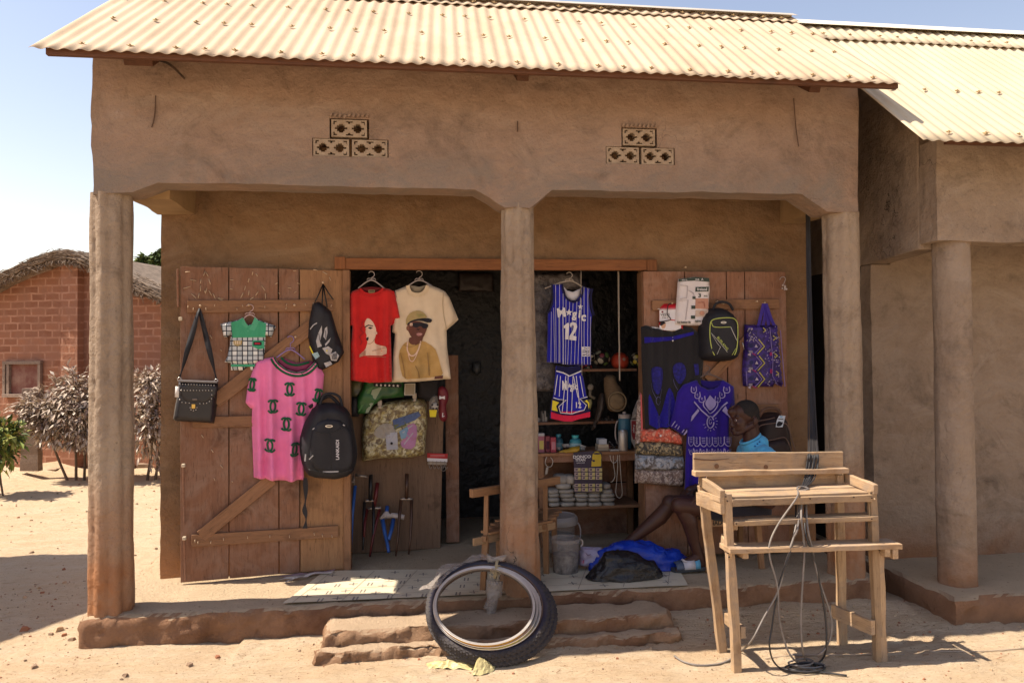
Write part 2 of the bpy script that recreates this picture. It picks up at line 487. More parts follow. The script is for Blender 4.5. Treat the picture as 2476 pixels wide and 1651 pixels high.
mPL = plaster('plaster', (.295, .202, .148), (.235, .156, .11), (.335, .25, .192), dirt=(.155, .107, .078), cement=(.225, .178, .145))
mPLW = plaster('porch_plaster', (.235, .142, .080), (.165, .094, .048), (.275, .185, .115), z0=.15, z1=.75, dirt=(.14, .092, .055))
mCOL = plaster('column_plaster', (.31, .235, .172), (.235, .168, .118), (.41, .33, .25), z0=.35, z1=1.0, streak=True, dust=(.31, .14, .065), dirt=(.14, .1, .072))
mPLN = plaster('grey_plaster', (.285, .215, .16), (.215, .152, .108), (.34, .27, .215), z0=.1, z1=.42, dust=(.30, .135, .06), dirt=(.12, .088, .066))
mDIRT = earth('dirt_plaster', (.60, .455, .30), (.36, .20, .118), (.19, .095, .055))
mSTEP = earth('mud_brick', (.56, .41, .275), (.41, .25, .15), (.26, .135, .075), bs=34)
mGAPSHADE = M('gap_shade_plaster', (.03, .02, .017), (.02, .014, .012), scale=5, rough=.95, bmp=.3, bscale=40)  # near-black colour stands in for the deep shade between the two shops
mSOFF = M('soffit_plaster', (.36, .235, .12), (.28, .18, .09), scale=5, rough=.95, bmp=.4, bscale=60)
mROOMSHADE = M('room_shade_black', (.012, .011, .013), (.03, .026, .026), scale=2.2, rough=.42, bmp=.8, bscale=9, dist=.04, lo=.55, hi=.8)  # black colour stands in for the shade inside the shop
mFLOOR = M('dirty_floor', (.22, .16, .115), (.15, .105, .075), scale=4, rough=.9, bmp=.3, bscale=50)
mDOOR = wood('door_wood', (.285, .138, .08), (.19, .088, .05), 'Z', dark=(.10, .048, .03), grey=(.28, .165, .115))
mDOORX = wood('batten_wood', (.29, .15, .078), (.20, .098, .05), 'X', dark=(.10, .046, .024))
mDOORP = wood('pale_plank_wood', (.34, .185, .09), (.25, .125, .06), 'Z', vary=.05, dark=(.12, .06, .028))
mLINT = wood('lintel_wood', (.25, .10, .038), (.165, .062, .024), 'X', dark=(.18, .07, .028))
mBEAMW = wood('rafter_wood', (.13, .055, .03), (.085, .036, .02), 'X', dark=(.06, .028, .016))
mIRON = M('rusty_iron', (.10, .06, .04), (.05, .035, .03), scale=20, rough=.7, metal=.4)
mVENT = M('vent_concrete', (.36, .275, .195), (.27, .195, .135), scale=20, rough=.95, bmp=.6, bscale=120)


def roofmat(name, c1, c2, c3):
    m, nt, b = _nt(name); b.inputs['Roughness'].default_value = .75; b.inputs['Specular IOR Level'].default_value = .12
    g = N(nt, 'ShaderNodeNewGeometry'); mp = N(nt, 'ShaderNodeMapping'); mp.inputs['Scale'].default_value = (7, .8, .8); nt.links.new(g.outputs['Position'], mp.inputs['Vector'])
    mp2 = N(nt, 'ShaderNodeMapping'); mp2.inputs['Scale'].default_value = (.9, .5, .5); nt.links.new(g.outputs['Position'], mp2.inputs['Vector'])
    a = mix(nt, ns(nt, mp.outputs[0], 2, 6, .6, .35, .7), c1, c2); a = mix(nt, ns(nt, mp2.outputs[0], 2.6, 9, .7, .42, .66), a, c3)
    a = mix(nt, ns(nt, mp.outputs[0], 9, 5, .7, .64, .78), a, (.42, .27, .15))
    nt.links.new(a, b.inputs['Base Color']); return m


mROOF = roofmat('dusty_tin', (.54, .425, .30), (.47, .36, .25), (.43, .32, .215))
mROOF2 = roofmat('cream_tin', (.56, .475, .335), (.51, .42, .29), (.49, .39, .265))
mCAP = M('ridge_tin', (.62, .56, .47), (.5, .45, .38), scale=8, rough=.5, metal=.3)

# ------------------------------------------------------------------ ground: one sheet to the horizon


def axis(a, b, fine, far):
    o = []; x = a
    while x < b: o.append(x); x += fine
    l = []; s = fine; x = a
    while x > -far: s *= 1.35; x -= s; l.append(x)
    r = []; s = fine; x = b
    while x < far: r.append(x); s *= 1.35; x += s
    return l[::-1]+o+r


def gz(x, y):
    z = .018*NZ.noise(V((x*1.3, y*1.3, 0)))+.009*NZ.noise(V((x*5, y*5, 3)))+.005*NZ.noise(V((x*14, y*17, 9)))
    n2 = NZ.noise(V((x*32, y*42, 7))); z += .003*n2
    d = y+.05
    berm = exp(-(d/.16)**2) if y < 0 else 1
    if -.2 < x < 5 and y < .1: z += berm*(.028+.03*max(0, NZ.noise(V((x*3.3, 1.7, 4)))))*(1 if x > 1 else .35)
    if 3.3 < x < 5.4 and y < .3: z += .03*exp(-((y+.1)/.25)**2)
    if x > 4.9: z -= .012
    hx = (y-6.2)
    if y > 2.5: z += .02*min(1, (y-2.5)/3)*NZ.noise(V((x*.8, y*.8, 5)))+(.16*exp(-((y-6.5+.3*x*.33)/.5)**2)*max(0, .5+NZ.noise(V((x*2, y*2, 8)))) if -5 < x < -.5 else 0)
    return z


rd_ = random.Random(44)
DENT = []
for k in range(46):                                                   # scuffs and foot marks
    x, y, a = rd_.uniform(-1.2, 5.8), rd_.uniform(-1.25, -.35), rd_.uniform(-.9, .9)
    for dx, r1, r2, dp in ((0, .05, .038, .011), (.11, .038, .032, .009)): DENT.append((x+dx*cos(a), y+dx*sin(a), cos(a), sin(a), r1, r2, dp))


def dent(x, y):
    z = 0
    for cx, cy, ca, sa, r1, r2, dp in DENT:
        dx, dy = x-cx, y-cy
        if abs(dx) > .16 or abs(dy) > .16: continue
        e = ((dx*ca+dy*sa)/r1)**2+((dy*ca-dx*sa)/r2)**2; z += -dp*exp(-e*1.2)+dp*.45*exp(-(sqrt(e)-1.6)**2*5)
    return z


def ground():
    xs = axis(-1.4, 6.2, .024, 900); ys = axis(-1.3, .9, .024, 900)
    vs = []; nx = len(xs)
    for y in ys:
        for x in xs: vs.append((x, y, gz(x, y)+dent(x, y) if abs(x) < 20 and abs(y) < 20 else 0))
    fs = [(j*nx+i, j*nx+i+1, (j+1)*nx+i+1, (j+1)*nx+i) for j in range(len(ys)-1) for i in range(nx-1)]
    me = bpy.data.meshes.new('ground'); me.from_pydata(vs, [], fs); me.polygons.foreach_set('use_smooth', [True]*len(fs))
    m, nt, b = _nt('sand'); b.inputs['Roughness'].default_value = 1; b.inputs['Specular IOR Level'].default_value = .05
    g = N(nt, 'ShaderNodeNewGeometry'); pos = g.outputs['Position']
    mp = N(nt, 'ShaderNodeMapping'); mp.inputs['Scale'].default_value = (.6, 1.6, 1); mp.inputs['Rotation'].default_value = (0, 0, .1); nt.links.new(pos, mp.inputs['Vector'])
    a = mix(nt, ns(nt, pos, .9, 8, .6, .38, .66), (.67, .515, .345), (.61, .44, .28))
    a = mix(nt, ns(nt, mp.outputs[0], 4, 10, .7, .45, .75), a, (.70, .56, .40))
    a = mix(nt, ns(nt, mp.outputs[0], 13, 8, .72, .57, .74, .6), a, (.42, .27, .155))
    a = mix(nt, ns(nt, mp.outputs[0], 30, 8, .75, .56, .74, .4), a, (.40, .25, .14))
    a = mix(nt, ns(nt, pos, 85, 3, .6, .62, .72), a, (.27, .13, .07))
    nt.links.new(a, b.inputs['Base Color'])
    n1 = bump(nt, b, ns(nt, mp.outputs[0], 9, 12, .7, .2, .8), .8, .07); bump(nt, b, ns(nt, pos, 75, 7, .72, .25, .75), .5, .012, n1)
    me.materials.append(m)
    o = bpy.data.objects.new('ground', me); C.objects.link(o); structure(o)


ground()


def rough_block(name, x0, x1, y0, y1, z0, z1, mat, parent=None, res=.04, amp=.012, fr=5, rnd=.02, seed=0, label=None, topflat=.3, cav=0):
    """an earth or concrete block with worn edges"""
    mb = MB(); nx, ny, nz = max(1, round((x1-x0)/res)), max(1, round((y1-y0)/res)), max(1, round((z1-z0)/res))
    if ny > 60: ny = 60
    def P(i, j, k):
        p = V((x0+(x1-x0)*i/nx, y0+(y1-y0)*j/ny, z0+(z1-z0)*k/nz))
        e = [(p.x-x0, x1-p.x, 0), (p.y-y0, y1-p.y, 1), (p.z-z0, z1-p.z, 2)]
        near = sorted(min(a, b) for a, b, _ in e)
        if near[1] < rnd:
            c = V((min(max(p.x, x0+rnd), x1-rnd), min(max(p.y, y0+rnd), y1-rnd), min(max(p.z, z0+rnd), z1-rnd))); d = p-c
            if d.length > rnd: p = c+d*(rnd/d.length)
        s = V((seed*7.1, seed*3.3, 0))
        n = V((NZ.noise(p*fr+s), NZ.noise(p*fr+s+V((9, 0, 0))), NZ.noise(p*fr+s+V((0, 9, 0)))))*amp+V((NZ.noise(p*fr*4+s), NZ.noise(p*fr*4+s+V((9, 0, 0))), 0))*amp*.6
        if cav and not (k == nz and near[1] > rnd): c2 = max(0, NZ.noise(p*11+s)-.05)+.6*max(0, NZ.noise(p*26+s)-.1); n += (V(((x0+x1)/2, (y0+y1)/2, (z0+z1)/2))-p).normalized()*0+V((0, 1 if j == 0 else (-1 if j == ny else 0), -.35 if k == nz else 0))*c2*cav
        if k == nz and near[1] > rnd: n.z *= topflat; n.x *= .2; n.y *= .2
        return p+n
    idx = {}
    def vid(i, j, k):
        if (i, j, k) not in idx: idx[(i, j, k)] = len(mb.v); mb.v.append(P(i, j, k))
        return idx[(i, j, k)]
    def fc(*c): mb.f.append(tuple(vid(*t) for t in c)); mb.m.append(0)
    for i in range(nx):
        for j in range(ny):
            for k in (0, nz): fc((i, j, k), (i+1, j, k), (i+1, j+1, k), (i, j+1, k))
        for k in range(nz):
            for j in (0, ny): fc((i, j, k), (i+1, j, k), (i+1, j, k+1), (i, j, k+1))
    for j in range(ny):
        for k in range(nz):
            for i in (0, nx): fc((i, j, k), (i, j+1, k), (i, j+1, k+1), (i, j, k+1))
    return mb.build(name, mat, parent, auto=50, label=label)


def wallfill(name, outer, holes, y0, y1, mat, parent, res=.06, amp=.0052, edge=.004, label=None):
    """a wall in the XZ plane from y0 (front) to y1 with openings; hand-trowelled front"""
    pts = []; es = []
    def loop(p):
        k = len(pts); b = []
        for a, c in zip(p, p[1:]+p[:1]):
            n = max(1, round(hypot(c[0]-a[0], c[1]-a[1])/res)); b += [(a[0]+(c[0]-a[0])*i/n, a[1]+(c[1]-a[1])*i/n) for i in range(n)]
        pts.extend(b); es.extend([(k+i, k+(i+1) % len(b)) for i in range(len(b))])
    loop(outer); nouter = len(pts)
    for h in holes: loop(h)
    nb = len(pts); x0, x1 = min(p[0] for p in outer), max(p[0] for p in outer); z0, z1 = min(p[1] for p in outer), max(p[1] for p in outer)
    x = x0+res/2
    while x < x1:
        z = z0+res/2
        while z < z1:
            p = (x+R.uniform(-.2, .2)*res, z+R.uniform(-.2, .2)*res)
            if inside(p, outer) and not any(inside(p, h) for h in holes): pts.append(p)
            z += res
        x += res
    vs, _, fs, ov, *_ = delaunay_2d_cdt([V(p) for p in pts], es, [], 1, 1e-6)
    fs = [t for t in fs if not any(inside(sum((vs[i] for i in t), V((0, 0)))/len(t), h) for h in holes)]
    mb = MB(); n = len(vs); bnd = {i for i, l in enumerate(ov) if any(k < nouter for k in l)}
    def D(p, i):
        x, z = p; e = V((NZ.noise(V((x*9, z*9, 1))), NZ.noise(V((x*9, z*9, 5)))))*edge if i in bnd else V((0, 0))
        return x+e.x, z+e.y, amp*NZ.noise(V((x*2.2, z*2.6, 2)))+amp*.5*NZ.noise(V((x*7, z*8, 4)))
    fr = []; bk = []
    for i, p in enumerate(vs): x, z, d = D(p, i); fr.append((x, y0-d, z)); bk.append((x, y1, z))
    cnt = {}; ff = []
    for t in fs:
        for i in range(len(t)): cnt[(t[i], t[(i+1) % len(t)])] = 1
        ff.append(tuple(t)); ff.append(tuple(i+n for i in reversed(t)))
    for (a, b) in cnt:
        if (b, a) not in cnt: ff.append((a, a+n, b+n, b))
    mb.add(fr+bk, ff); return mb.build(name, mat, parent, auto=40, label=label)


def corrugated(name, xa0, xa1, xb0, xb1, ya, za, yb, zb, mat, parent, amp=.0052, pitch=.076, lift=0, label=None, rows=14, wob=.004, seed=0):
    """tin sheet from the eave (ya, za) to the ridge (yb, zb); a = eave, b = ridge end x"""
    n = int((xa1-xa0)/pitch*8); mb = MB(); nrm = V((0, -(zb-za), yb-ya)).normalized()
    if nrm.z < 0: nrm = -nrm
    for r in range(rows+1):
        t = r/rows
        for i in range(n+1):
            s = i/n; x = (xa0+(xa1-xa0)*s)*(1-t)+(xb0+(xb1-xb0)*s)*t
            d = amp*sin(2*pi*(s*(xa1-xa0))/pitch)+lift+wob*NZ.noise(V((x*1.7, t*2, seed)))+wob*.5*NZ.noise(V((x*6, t*5, seed+4)))
            mb.v.append(V((x, ya+(yb-ya)*t, za+(zb-za)*t))+nrm*d)
    for r in range(rows):
        for i in range(n): mb.f.append((r*(n+1)+i, r*(n+1)+i+1, (r+1)*(n+1)+i+1, (r+1)*(n+1)+i)); mb.m.append(0)
    o = mb.build(name, mat, parent, smooth=True, label=label); s = o.modifiers.new('thick', 'SOLIDIFY'); s.thickness = .0015; return o


def nails(roof, rows, x0, x1, ya, za, yb, zb, lift=0, pitch=.076, amp=.0052, step=(3, 3, 2, 2)):
    nrm = V((0, -(zb-za), yb-ya)).normalized(); sl = V((0, yb-ya, zb-za)).normalized(); first = None
    for t, li in rows:
        k = R.choice((1, 2)); j = 0
        while True:
            x = x0+(k+.25)*pitch
            if x > x1-.03: break
            p = V((x, ya+(yb-ya)*t, za+(zb-za)*t))+nrm*(amp+lift+li+.004)
            if first is None:
                mb = MB(); rot = Matrix((V((1, 0, 0)), sl, nrm)).transposed()
                mb.lathe([(.012, -.003), (.009, .002), (.005, .004), (.0045, .008)], p, 10, rot=rot)
                mb.bar(p+V((-.017, 0, 0))+nrm*.001, p+V((.017, 0, 0))+nrm*.002, .010, .002, nrm)
                first = mb.build('roof_nail', mNAIL, roof, origin=p); base = first.location.copy(); pp = p
            else: dup(first, parent=roof, loc=base+(p-pp)+V((R.uniform(-.01, .01), 0, 0)), rz=R.uniform(-.4, .4))
            k += step[j % len(step)]; j += 1


mNAIL = M('nail_iron', (.42, .28, .13), (.30, .2, .09), scale=30, rough=.7, metal=.2)


def column(name, x, y, z0, z1, r0, r1, parent, mat, lob=8, la=.055, ph=0, label=None, pit=.004):
    n = 72; m = 150; mb = MB()
    for i in range(m+1):
        z = z0+(z1-z0)*i/m; r = r0+(r1-r0)*i/m
        for j in range(n):
            a = 2*pi*j/n; k = 1+la*(abs(cos((a+ph)*lob/2))-.5)*1.4
            p = V((cos(a), sin(a), 0)); rr = r*k+pit*1.3*NZ.noise(V((cos(a)*2, sin(a)*2, z*2.2)))*1.5
            h = NZ.noise(V((cos(a)*r*60, sin(a)*r*60, z*22+x*9))); rr += -pit*3.2*max(0, h-.25)+pit*.6*NZ.noise(V((cos(a)*6, sin(a)*6, z*9+x)))
            mb.v.append(V((x, y, z))+p*rr)
    for i in range(m):
        for j in range(n): mb.f.append((i*n+j, i*n+(j+1) % n, (i+1)*n+(j+1) % n, (i+1)*n+j)); mb.m.append(0)
    mb.f += [tuple(range(n))[::-1], tuple(m*n+j for j in range(n))]; mb.m += [0, 0]
    return mb.build(name, mat, parent, auto=60, label=label)


# ------------------------------------------------------------------ the shop
WY = .7145; PZ = .18
shop = thing('shop_building', 'mud plastered two bay shop with tin roof, three columns and open plank doors', 'shop', (2.45, 0, 0))
rough_block('veranda_floor', .115, 4.89, -.03, 2.3, -.15, PZ, mDIRT, shop, res=.026, amp=.022, rnd=.03, fr=7, cav=.035)
FLZ = PZ
o = rough_block('step', 1.45, 3.42, -.30, -.02, -.05, .125, mSTEP, shop, res=.02, amp=.02, fr=8, rnd=.04, seed=2, cav=.032)
o = rough_block('step', 1.42, 3.44, -.40, -.285, -.1, .055, mSTEP, shop, res=.02, amp=.026, fr=9, rnd=.03, seed=5, cav=.05)
column('column', .243, .108, PZ-.01, 2.54, .112, .106, shop, mCOL, 8, .10, .2)
column('column', 2.588, .105, PZ-.01, 2.52, .118, .096, shop, mCOL, 8, .05, .1, pit=.006)
column('column', 4.712, .11, PZ-.01, 2.51, .112, .108, shop, mCOL, 8, .08, .35)
out = [(.187, 2.52), (.39, 2.535), (.526, 2.598), (2.318, 2.592), (2.50, 2.487), (2.65, 2.49), (2.79, 2.597), (4.38, 2.606), (4.556, 2.494), (4.765, 2.496), (4.776, 2.9), (4.778, 3.3), (.178, 3.3), (.172, 2.85)]
hz = []
VB = []
for bx in (1.377, 3.122):
    w2 = .437
    hz.append([(bx, 2.768), (bx+w2, 2.768), (bx+w2, 2.873), (bx+.325, 2.873), (bx+.325, 2.992), (bx+.098, 2.992), (bx+.098, 2.873), (bx, 2.873)])
    VB += [(bx+.108, 2.82), (bx+.329, 2.82), (bx+.211, 2.935)]
wallfill('front_wall', out, hz, 0, .2, mPL, shop, amp=.008, edge=.008)


def vent(c):
    a, b = .206, .1; st = .004; nx, nz = int(a/st), int(b/st); mb = MB()
    def hole(x, z):
        for cx in (-.048, .048):
            dx, dz = abs(x-cx), abs(z)
            if dx < .012 and dz < .026 or dx < .022 and dz < .017 or dx < .036 and dz < .0075: return True
        dx, dz = .103-abs(x), .05-abs(z)
        if .012 < dx < .034 and .01 < dz < .017 or .012 < dx < .019 and .01 < dz < .027: return True
        if abs(x) < .02 and .008 < dz < .014 or abs(x) < .006 and .008 < dz < .024: return True
        return False
    s = [[not hole(-a/2+(i+.5)*st, -b/2+(k+.5)*st) for k in range(nz)] for i in range(nx)]
    ok = lambda i, k: 0 <= i < nx and 0 <= k < nz and s[i][k]
    y0, y1 = c[1], c[1]+.05
    for i in range(nx):
        for k in range(nz):
            if not s[i][k]: continue
            x0, x1, z0, z1 = c[0]-a/2+i*st, c[0]-a/2+i*st+st, c[2]-b/2+k*st, c[2]-b/2+k*st+st
            mb.add([(x0, y0, z0), (x1, y0, z0), (x1, y0, z1), (x0, y0, z1)], [(0, 1, 2, 3)])
            for di, dk, e in ((-1, 0, ((x0, z0), (x0, z1))), (1, 0, ((x1, z1), (x1, z0))), (0, -1, ((x1, z0), (x0, z0))), (0, 1, ((x0, z1), (x1, z1)))):
                if not ok(i+di, k+dk):
                    (p, r), (t, u) = e; mb.add([(p, y0, r), (t, y0, u), (t, y1, u), (p, y1, r)], [(0, 1, 2, 3)])
    return mb.build('vent_block', mVENT, shop)


v0 = None
for x, z in VB:
    if v0 is None: v0 = vent((x, .004, z)); vb = v0.location.copy(); vx = V((x, 0, z))
    else: dup(v0, parent=shop, loc=vb+V((x, 0, z))-vx)
mb = MB()                                                            # plaster lips over the vents
for bx in (1.475, 3.22):
    for k in range(9): mb.box((bx+.01+k*.026, -.006, 2.998+R.uniform(0, .012)), (.013, .02, .02), Matrix.Rotation(.5, 3, 'Y'))
mb.build('plaster_lip', mPL, shop)
for x0, x1, n in ((.3, .535, 'side_beam'), (4.60, 4.775, 'side_beam')):
    rough_block(n, x0, x1, .2, WY+.01, 2.54, 2.95, mSOFF, shop, res=.06, amp=.008, rnd=.012, seed=3)
# shop front wall, with the wide doorway
OX0, OX1, OZ = 1.522, 3.562, 2.186
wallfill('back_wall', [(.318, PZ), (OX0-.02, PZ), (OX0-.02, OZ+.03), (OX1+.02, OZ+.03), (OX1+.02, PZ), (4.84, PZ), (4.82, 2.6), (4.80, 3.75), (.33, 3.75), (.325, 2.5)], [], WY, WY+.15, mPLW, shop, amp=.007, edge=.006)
for x, n in ((.318, 'side_wall'), (4.70, 'side_wall')):
    mb = MB(); mb.box((x+.07, 1.55, 1.6), (.14, 1.36, 2.84)); mb.build(n, mPL, shop)
for x in (.19, 4.64):
    mb = MB(); mb.prism([(.06, 3.0), (2.22, 3.0), (2.22, 3.1), (.85, 4.06), (.06, 3.46)], lambda u, z, d, x=x: V((x+d, u, z)), 0, .13); mb.build('gable_wall', mPL, shop)
mb = MB(); mb.box((2.58, 2.23, 1.68), (4.5, .12, 3.0)); mb.build('rear_wall', mPL, shop)
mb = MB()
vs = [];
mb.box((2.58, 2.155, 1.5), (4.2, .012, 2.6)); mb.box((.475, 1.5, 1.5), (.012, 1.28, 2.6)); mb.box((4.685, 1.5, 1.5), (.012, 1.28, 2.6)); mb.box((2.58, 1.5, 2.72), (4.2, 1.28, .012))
mb.build('room_shade_sheet', mROOMSHADE, shop)  # added black sheets on walls and ceiling, keeping the interior dark
# door frame
df = plank('door_frame', (1.436, WY-.004, 2.228), (3.66, WY-.004, 2.234), .075, .05, mLINT, shop, up=(0, 1, 0))
for x in (OX0-.012, OX1+.012):
    plank('jamb', (x, WY+.03, PZ), (x, WY+.03, OZ), .045, .11, mDOORX, df, up=(0, 1, 0))
for x in (1.47, 3.625): plank('tie', (x, WY-.034, 2.19), (x, WY-.034, 2.272), .07, .012, mLINT, df, up=(0, 1, 0))
# roof
EY, EZ, RY, RZ = -.40, 3.178, .85, 4.115
roof = corrugated('roof', .03, 4.80, .13, 4.80, EY, EZ, RY, RZ, mROOF, shop, seed=1)
corrugated('ridge_sheet', .12, 4.80, .13, 4.80, RY-.12, RZ-.0893, RY, RZ, mROOF, roof, lift=.012, rows=3, seed=2)
corrugated('rear_slope', .13, 4.80, .13, 4.80, 2.35, 3.03, RY, RZ, mROOF, roof, seed=3)
nails(roof, ((.05, 0), (.40, 0), (.70, 0), (.95, .012)), .09, 4.80, EY, EZ, RY, RZ)
mb = MB()
for sgn in (-1, 1):
    n = 60
    for i in range(n):
        xa, xb = .13+4.67*i/n, .13+4.67*(i+1)/n; h = lambda x: .004*NZ.noise(V((x*3, sgn, 0)))
        mb.add([(xa, RY, RZ+.042), (xb, RY, RZ+.042), (xb, RY+sgn*.075, RZ+.036-.055*.75+h(xb)), (xa, RY+sgn*.075, RZ+.036-.055*.75+h(xa))], [(0, 1, 2, 3)])
rc = mb.build('ridge_cap', mCAP, roof, smooth=False); s = rc.modifiers.new('t', 'SOLIDIFY'); s.thickness = .002
plank('fascia_board', (.10, EY+.04, EZ-.005), (4.80, EY+.04, EZ+.0), .036, .03, mBEAMW, roof, up=(0, 1, 0))
for xa, xb in ((.37, .57), (2.545, 2.64), (4.34, 4.47)):
    plank('rafter_end', ((xa+xb)/2, -.16, 3.24), ((xa+xb)/2, .3, 3.52), .07 if xb-xa < .15 else .15, .09, mBEAMW, roof, up=(0, -.5, 1))
plank('purlin', (.2, .28, 3.6), (4.75, .28, 3.6), .07, .06, mBEAMW, roof)
mb = MB(); pl0 = PY(-.05)
for dx in (0, .012): mb.tube(spline([pl0.W('A1', 900+dx*600, 345), pl0.W('A1', 970, 375-dx*600), pl0.W('A1', 1050, 452-dx*500)], 6), .004, 6)
mb.build('reinforcing_wire', mIRON, shop, smooth=True)
mb = MB(); plf = PY(-.012)
for zid, pts in (('A1', [(885, 545), (880, 610), (872, 680), (862, 725)]), ('A2', [(2160, 560), (2172, 660), (2180, 740), (2186, 835)]), ('A2', [(597, 690), (594, 750)])):
    P = [plf.W(zid, *p) for p in pts]; mb = MB(); mb.tube(spline([p+V((R.uniform(-.006, .006), 0, 0)) for p in P], 4), .0035, 5); mb.build('plaster_crack', M('crack_dark', (.10, .055, .035)), shop)

# doors -------------------------------------------------------------
LD = PL(.525, .574, 1.512, .736)
RD = PL(3.565, .69, 4.60, .655)
mPEG = M('peg_wood', (.55, .40, .27), (.42, .29, .18), scale=30, rough=.8)


def door(pl, edges, ztop, zbot, mats, jag):
    mb = MB()
    for i, (a, b) in enumerate(zip(edges, edges[1:])):
        t0, t1 = ztop+R.uniform(-jag, jag), ztop+R.uniform(-jag, jag); n = 10; g = .0035
        L = [(a+g+R.uniform(-.001, .001), zbot(a)+(t0-zbot(a))*k/n) for k in range(n+1)]; Rr = [(b-g+R.uniform(-.001, .001), zbot(b)+(t1-zbot(b))*k/n) for k in range(n+1)]
        mb.prism(L[:1]+Rr[:1]+Rr[1:]+L[:0:-1], pl.P, .0-R.uniform(0, .003), .026+R.uniform(-.002, .003), mats[i])
    return mb.build('door', [mDOOR, mDOORP], shop, bevel=.002)


def ue(pl, zid, y, *xs): return [pl.g(zid, (x, y), d=.026)[0][0] for x in xs]


e1 = ue(LD, 'A4', 300, 215, 678, 1135, 1328); e2 = ue(LD, 'A5', 700, 1148, 1535)
e1 = [e1[0], e1[1], (e1[2]+ue(LD, 'A5', 700, 968)[0])/2, (e1[3]+e2[0])/2+.0, e2[1]]
ld_ = door(LD, e1, 2.185, lambda u: .195, (0, 0, 0, 1), .003)
rd_ = door(RD, ue(RD, 'B3', 200, 150, 590, 1030, 1222, 1660), 2.185, lambda u: .2, (0, 0, 0, 0), .002)


def batten(pl, door_, zid, a, b, w, d, name='batten', mat=None):
    p, r = pl.W(zid, *a, d=d), pl.W(zid, *b, d=d)
    return plank(name, p, r, w, .022, mat or mDOORX, door_, up=pl.n, bevel=.003)


batten(LD, ld_, 'A4', (285, 478), (1668, 462), .078, .038)
batten(LD, ld_, 'A5', (228, 72), (1100, 55), .07, .038)
batten(LD, ld_, 'A5', (220, 1068), (1455, 988), .076, .038)
batten(LD, ld_, 'A4', (545, 1375), (1475, 650), .088, .041, 'brace')
batten(LD, ld_, 'A5', (300, 1030), (900, 545), .08, .041, 'brace')
batten(RD, rd_, 'B3', (245, 430), (1580, 412), .07, .038)
batten(RD, rd_, 'B3', (1000, 1520), (1580, 1510), .06, .038)
batten(RD, rd_, 'B3', (1520, 500), (830, 1220), .07, .041, 'brace')
b = plank('edge_strip', LD.W('A5', 160, 930, d=.02), LD.W('A5', 150, 440, d=.02), .012, .02, mDOOR, ld_, up=LD.n)
plank('edge_strip', LD.W('A5', 168, 1400, d=.02), LD.W('A5', 160, 1060, d=.02), .012, .02, mDOOR, ld_, up=LD.n)
plank('edge_strip', LD.W('A4', 200, 480, d=.02), LD.W('A4', 195, 120, d=.02), .012, .03, mDOOR, ld_, up=LD.n)
for p in (('A5', 152, 436), ('A5', 160, 1048), ('A4', 222, 592)):
    mb = MB(); c = LD.W(*p, d=.04); mb.box(c, (.02, .02, .022)); mb.build('hinge_pin', M('pale_peg', (.62, .52, .38)), ld_, bevel=.003)
# bent nails and pegs hammered in, the upper ones laid out like letters
PEG = [(265, 150, 312, 145), (312, 220, 372, 232), (250, 305, 318, 285), (418, 215, 410, 255), (455, 140, 440, 185), (462, 150, 484, 190), (490, 215, 505, 265), (412, 275, 410, 330), (400, 350, 388, 395), (445, 320, 460, 352),
       (470, 300, 460, 345), (325, 352, 370, 398), (490, 325, 518, 372), (528, 350, 552, 402), (575, 395, 630, 402), (580, 405, 625, 418), (695, 222, 722, 224), (692, 305, 716, 314), (900, 178, 908, 145), (935, 162, 952, 190),
       (862, 245, 872, 210), (838, 280, 828, 320), (815, 345, 792, 395), (865, 370, 872, 322), (880, 410, 915, 385), (932, 370, 962, 330), (988, 275, 1022, 325), (1026, 350, 1026, 402), (1118, 262, 1140, 252), (1150, 345, 1166, 356),
       (1240, 296, 1272, 303), (1290, 138, 1320, 136), (1325, 250, 1350, 262), (1298, 345, 1320, 332), (1478, 124, 1520, 134), (1568, 145, 1612, 172), (1630, 195, 1645, 230), (500, 745, 520, 780), (600, 880, 612, 895)]
PEG5 = [(303, 178, 322, 203), (385, 300, 404, 325), (463, 432, 484, 456), (408, 540, 418, 560), (560, 566, 566, 575)]
PIN = [('A4', x, y) for x, y in ((295, 470), (345, 490), (463, 490), (550, 455), (757, 490), (808, 460), (1020, 470), (1228, 450), (1225, 482), (1402, 447), (1650, 460), (1480, 440))] + \
      [('A5', x, y) for x, y in ((250, 1060), (275, 1075), (385, 1070), (490, 1046), (690, 1030), (880, 1022), (1045, 1022), (1252, 1002), (1320, 1015), (1402, 1020))]
pg = None
for zid, L, dd in (('A4', PEG, .029), ('A5', PEG5, .029)):
    for x0, y0, x1, y1 in L:
        a, b = LD.W(zid, x0, y0, d=dd), LD.W(zid, x1, y1, d=dd); mb = MB(); mb.tube([a, b+LD.n*.004], [.0032, .0026], 6); mb.build('peg', mPEG, ld_, smooth=True)
for zid, x, y in PIN:
    a = LD.W(zid, x, y, d=.05); mb = MB(); mb.tube([a-LD.n*.004, a+LD.n*.012, a+LD.n*.016+V((R.uniform(-.004, .004), 0, -.014))], .0024, 6); mb.build('nail', mPEG, ld_, smooth=True)
for zid, x, y in (('A4', 1300, 462), ('A4', 1570, 250), ('A4', 410, 468), ('A4', 1310, 762), ('A4', 868, 462)):
    a = LD.W(zid, x, y, d=.05); mb = MB(); mb.tube([a-LD.n*.025, a+LD.n*.01], .004, 8); mb.ball(a+LD.n*.012, .008, 10); mb.build('nail', mPEG, ld_, smooth=True)
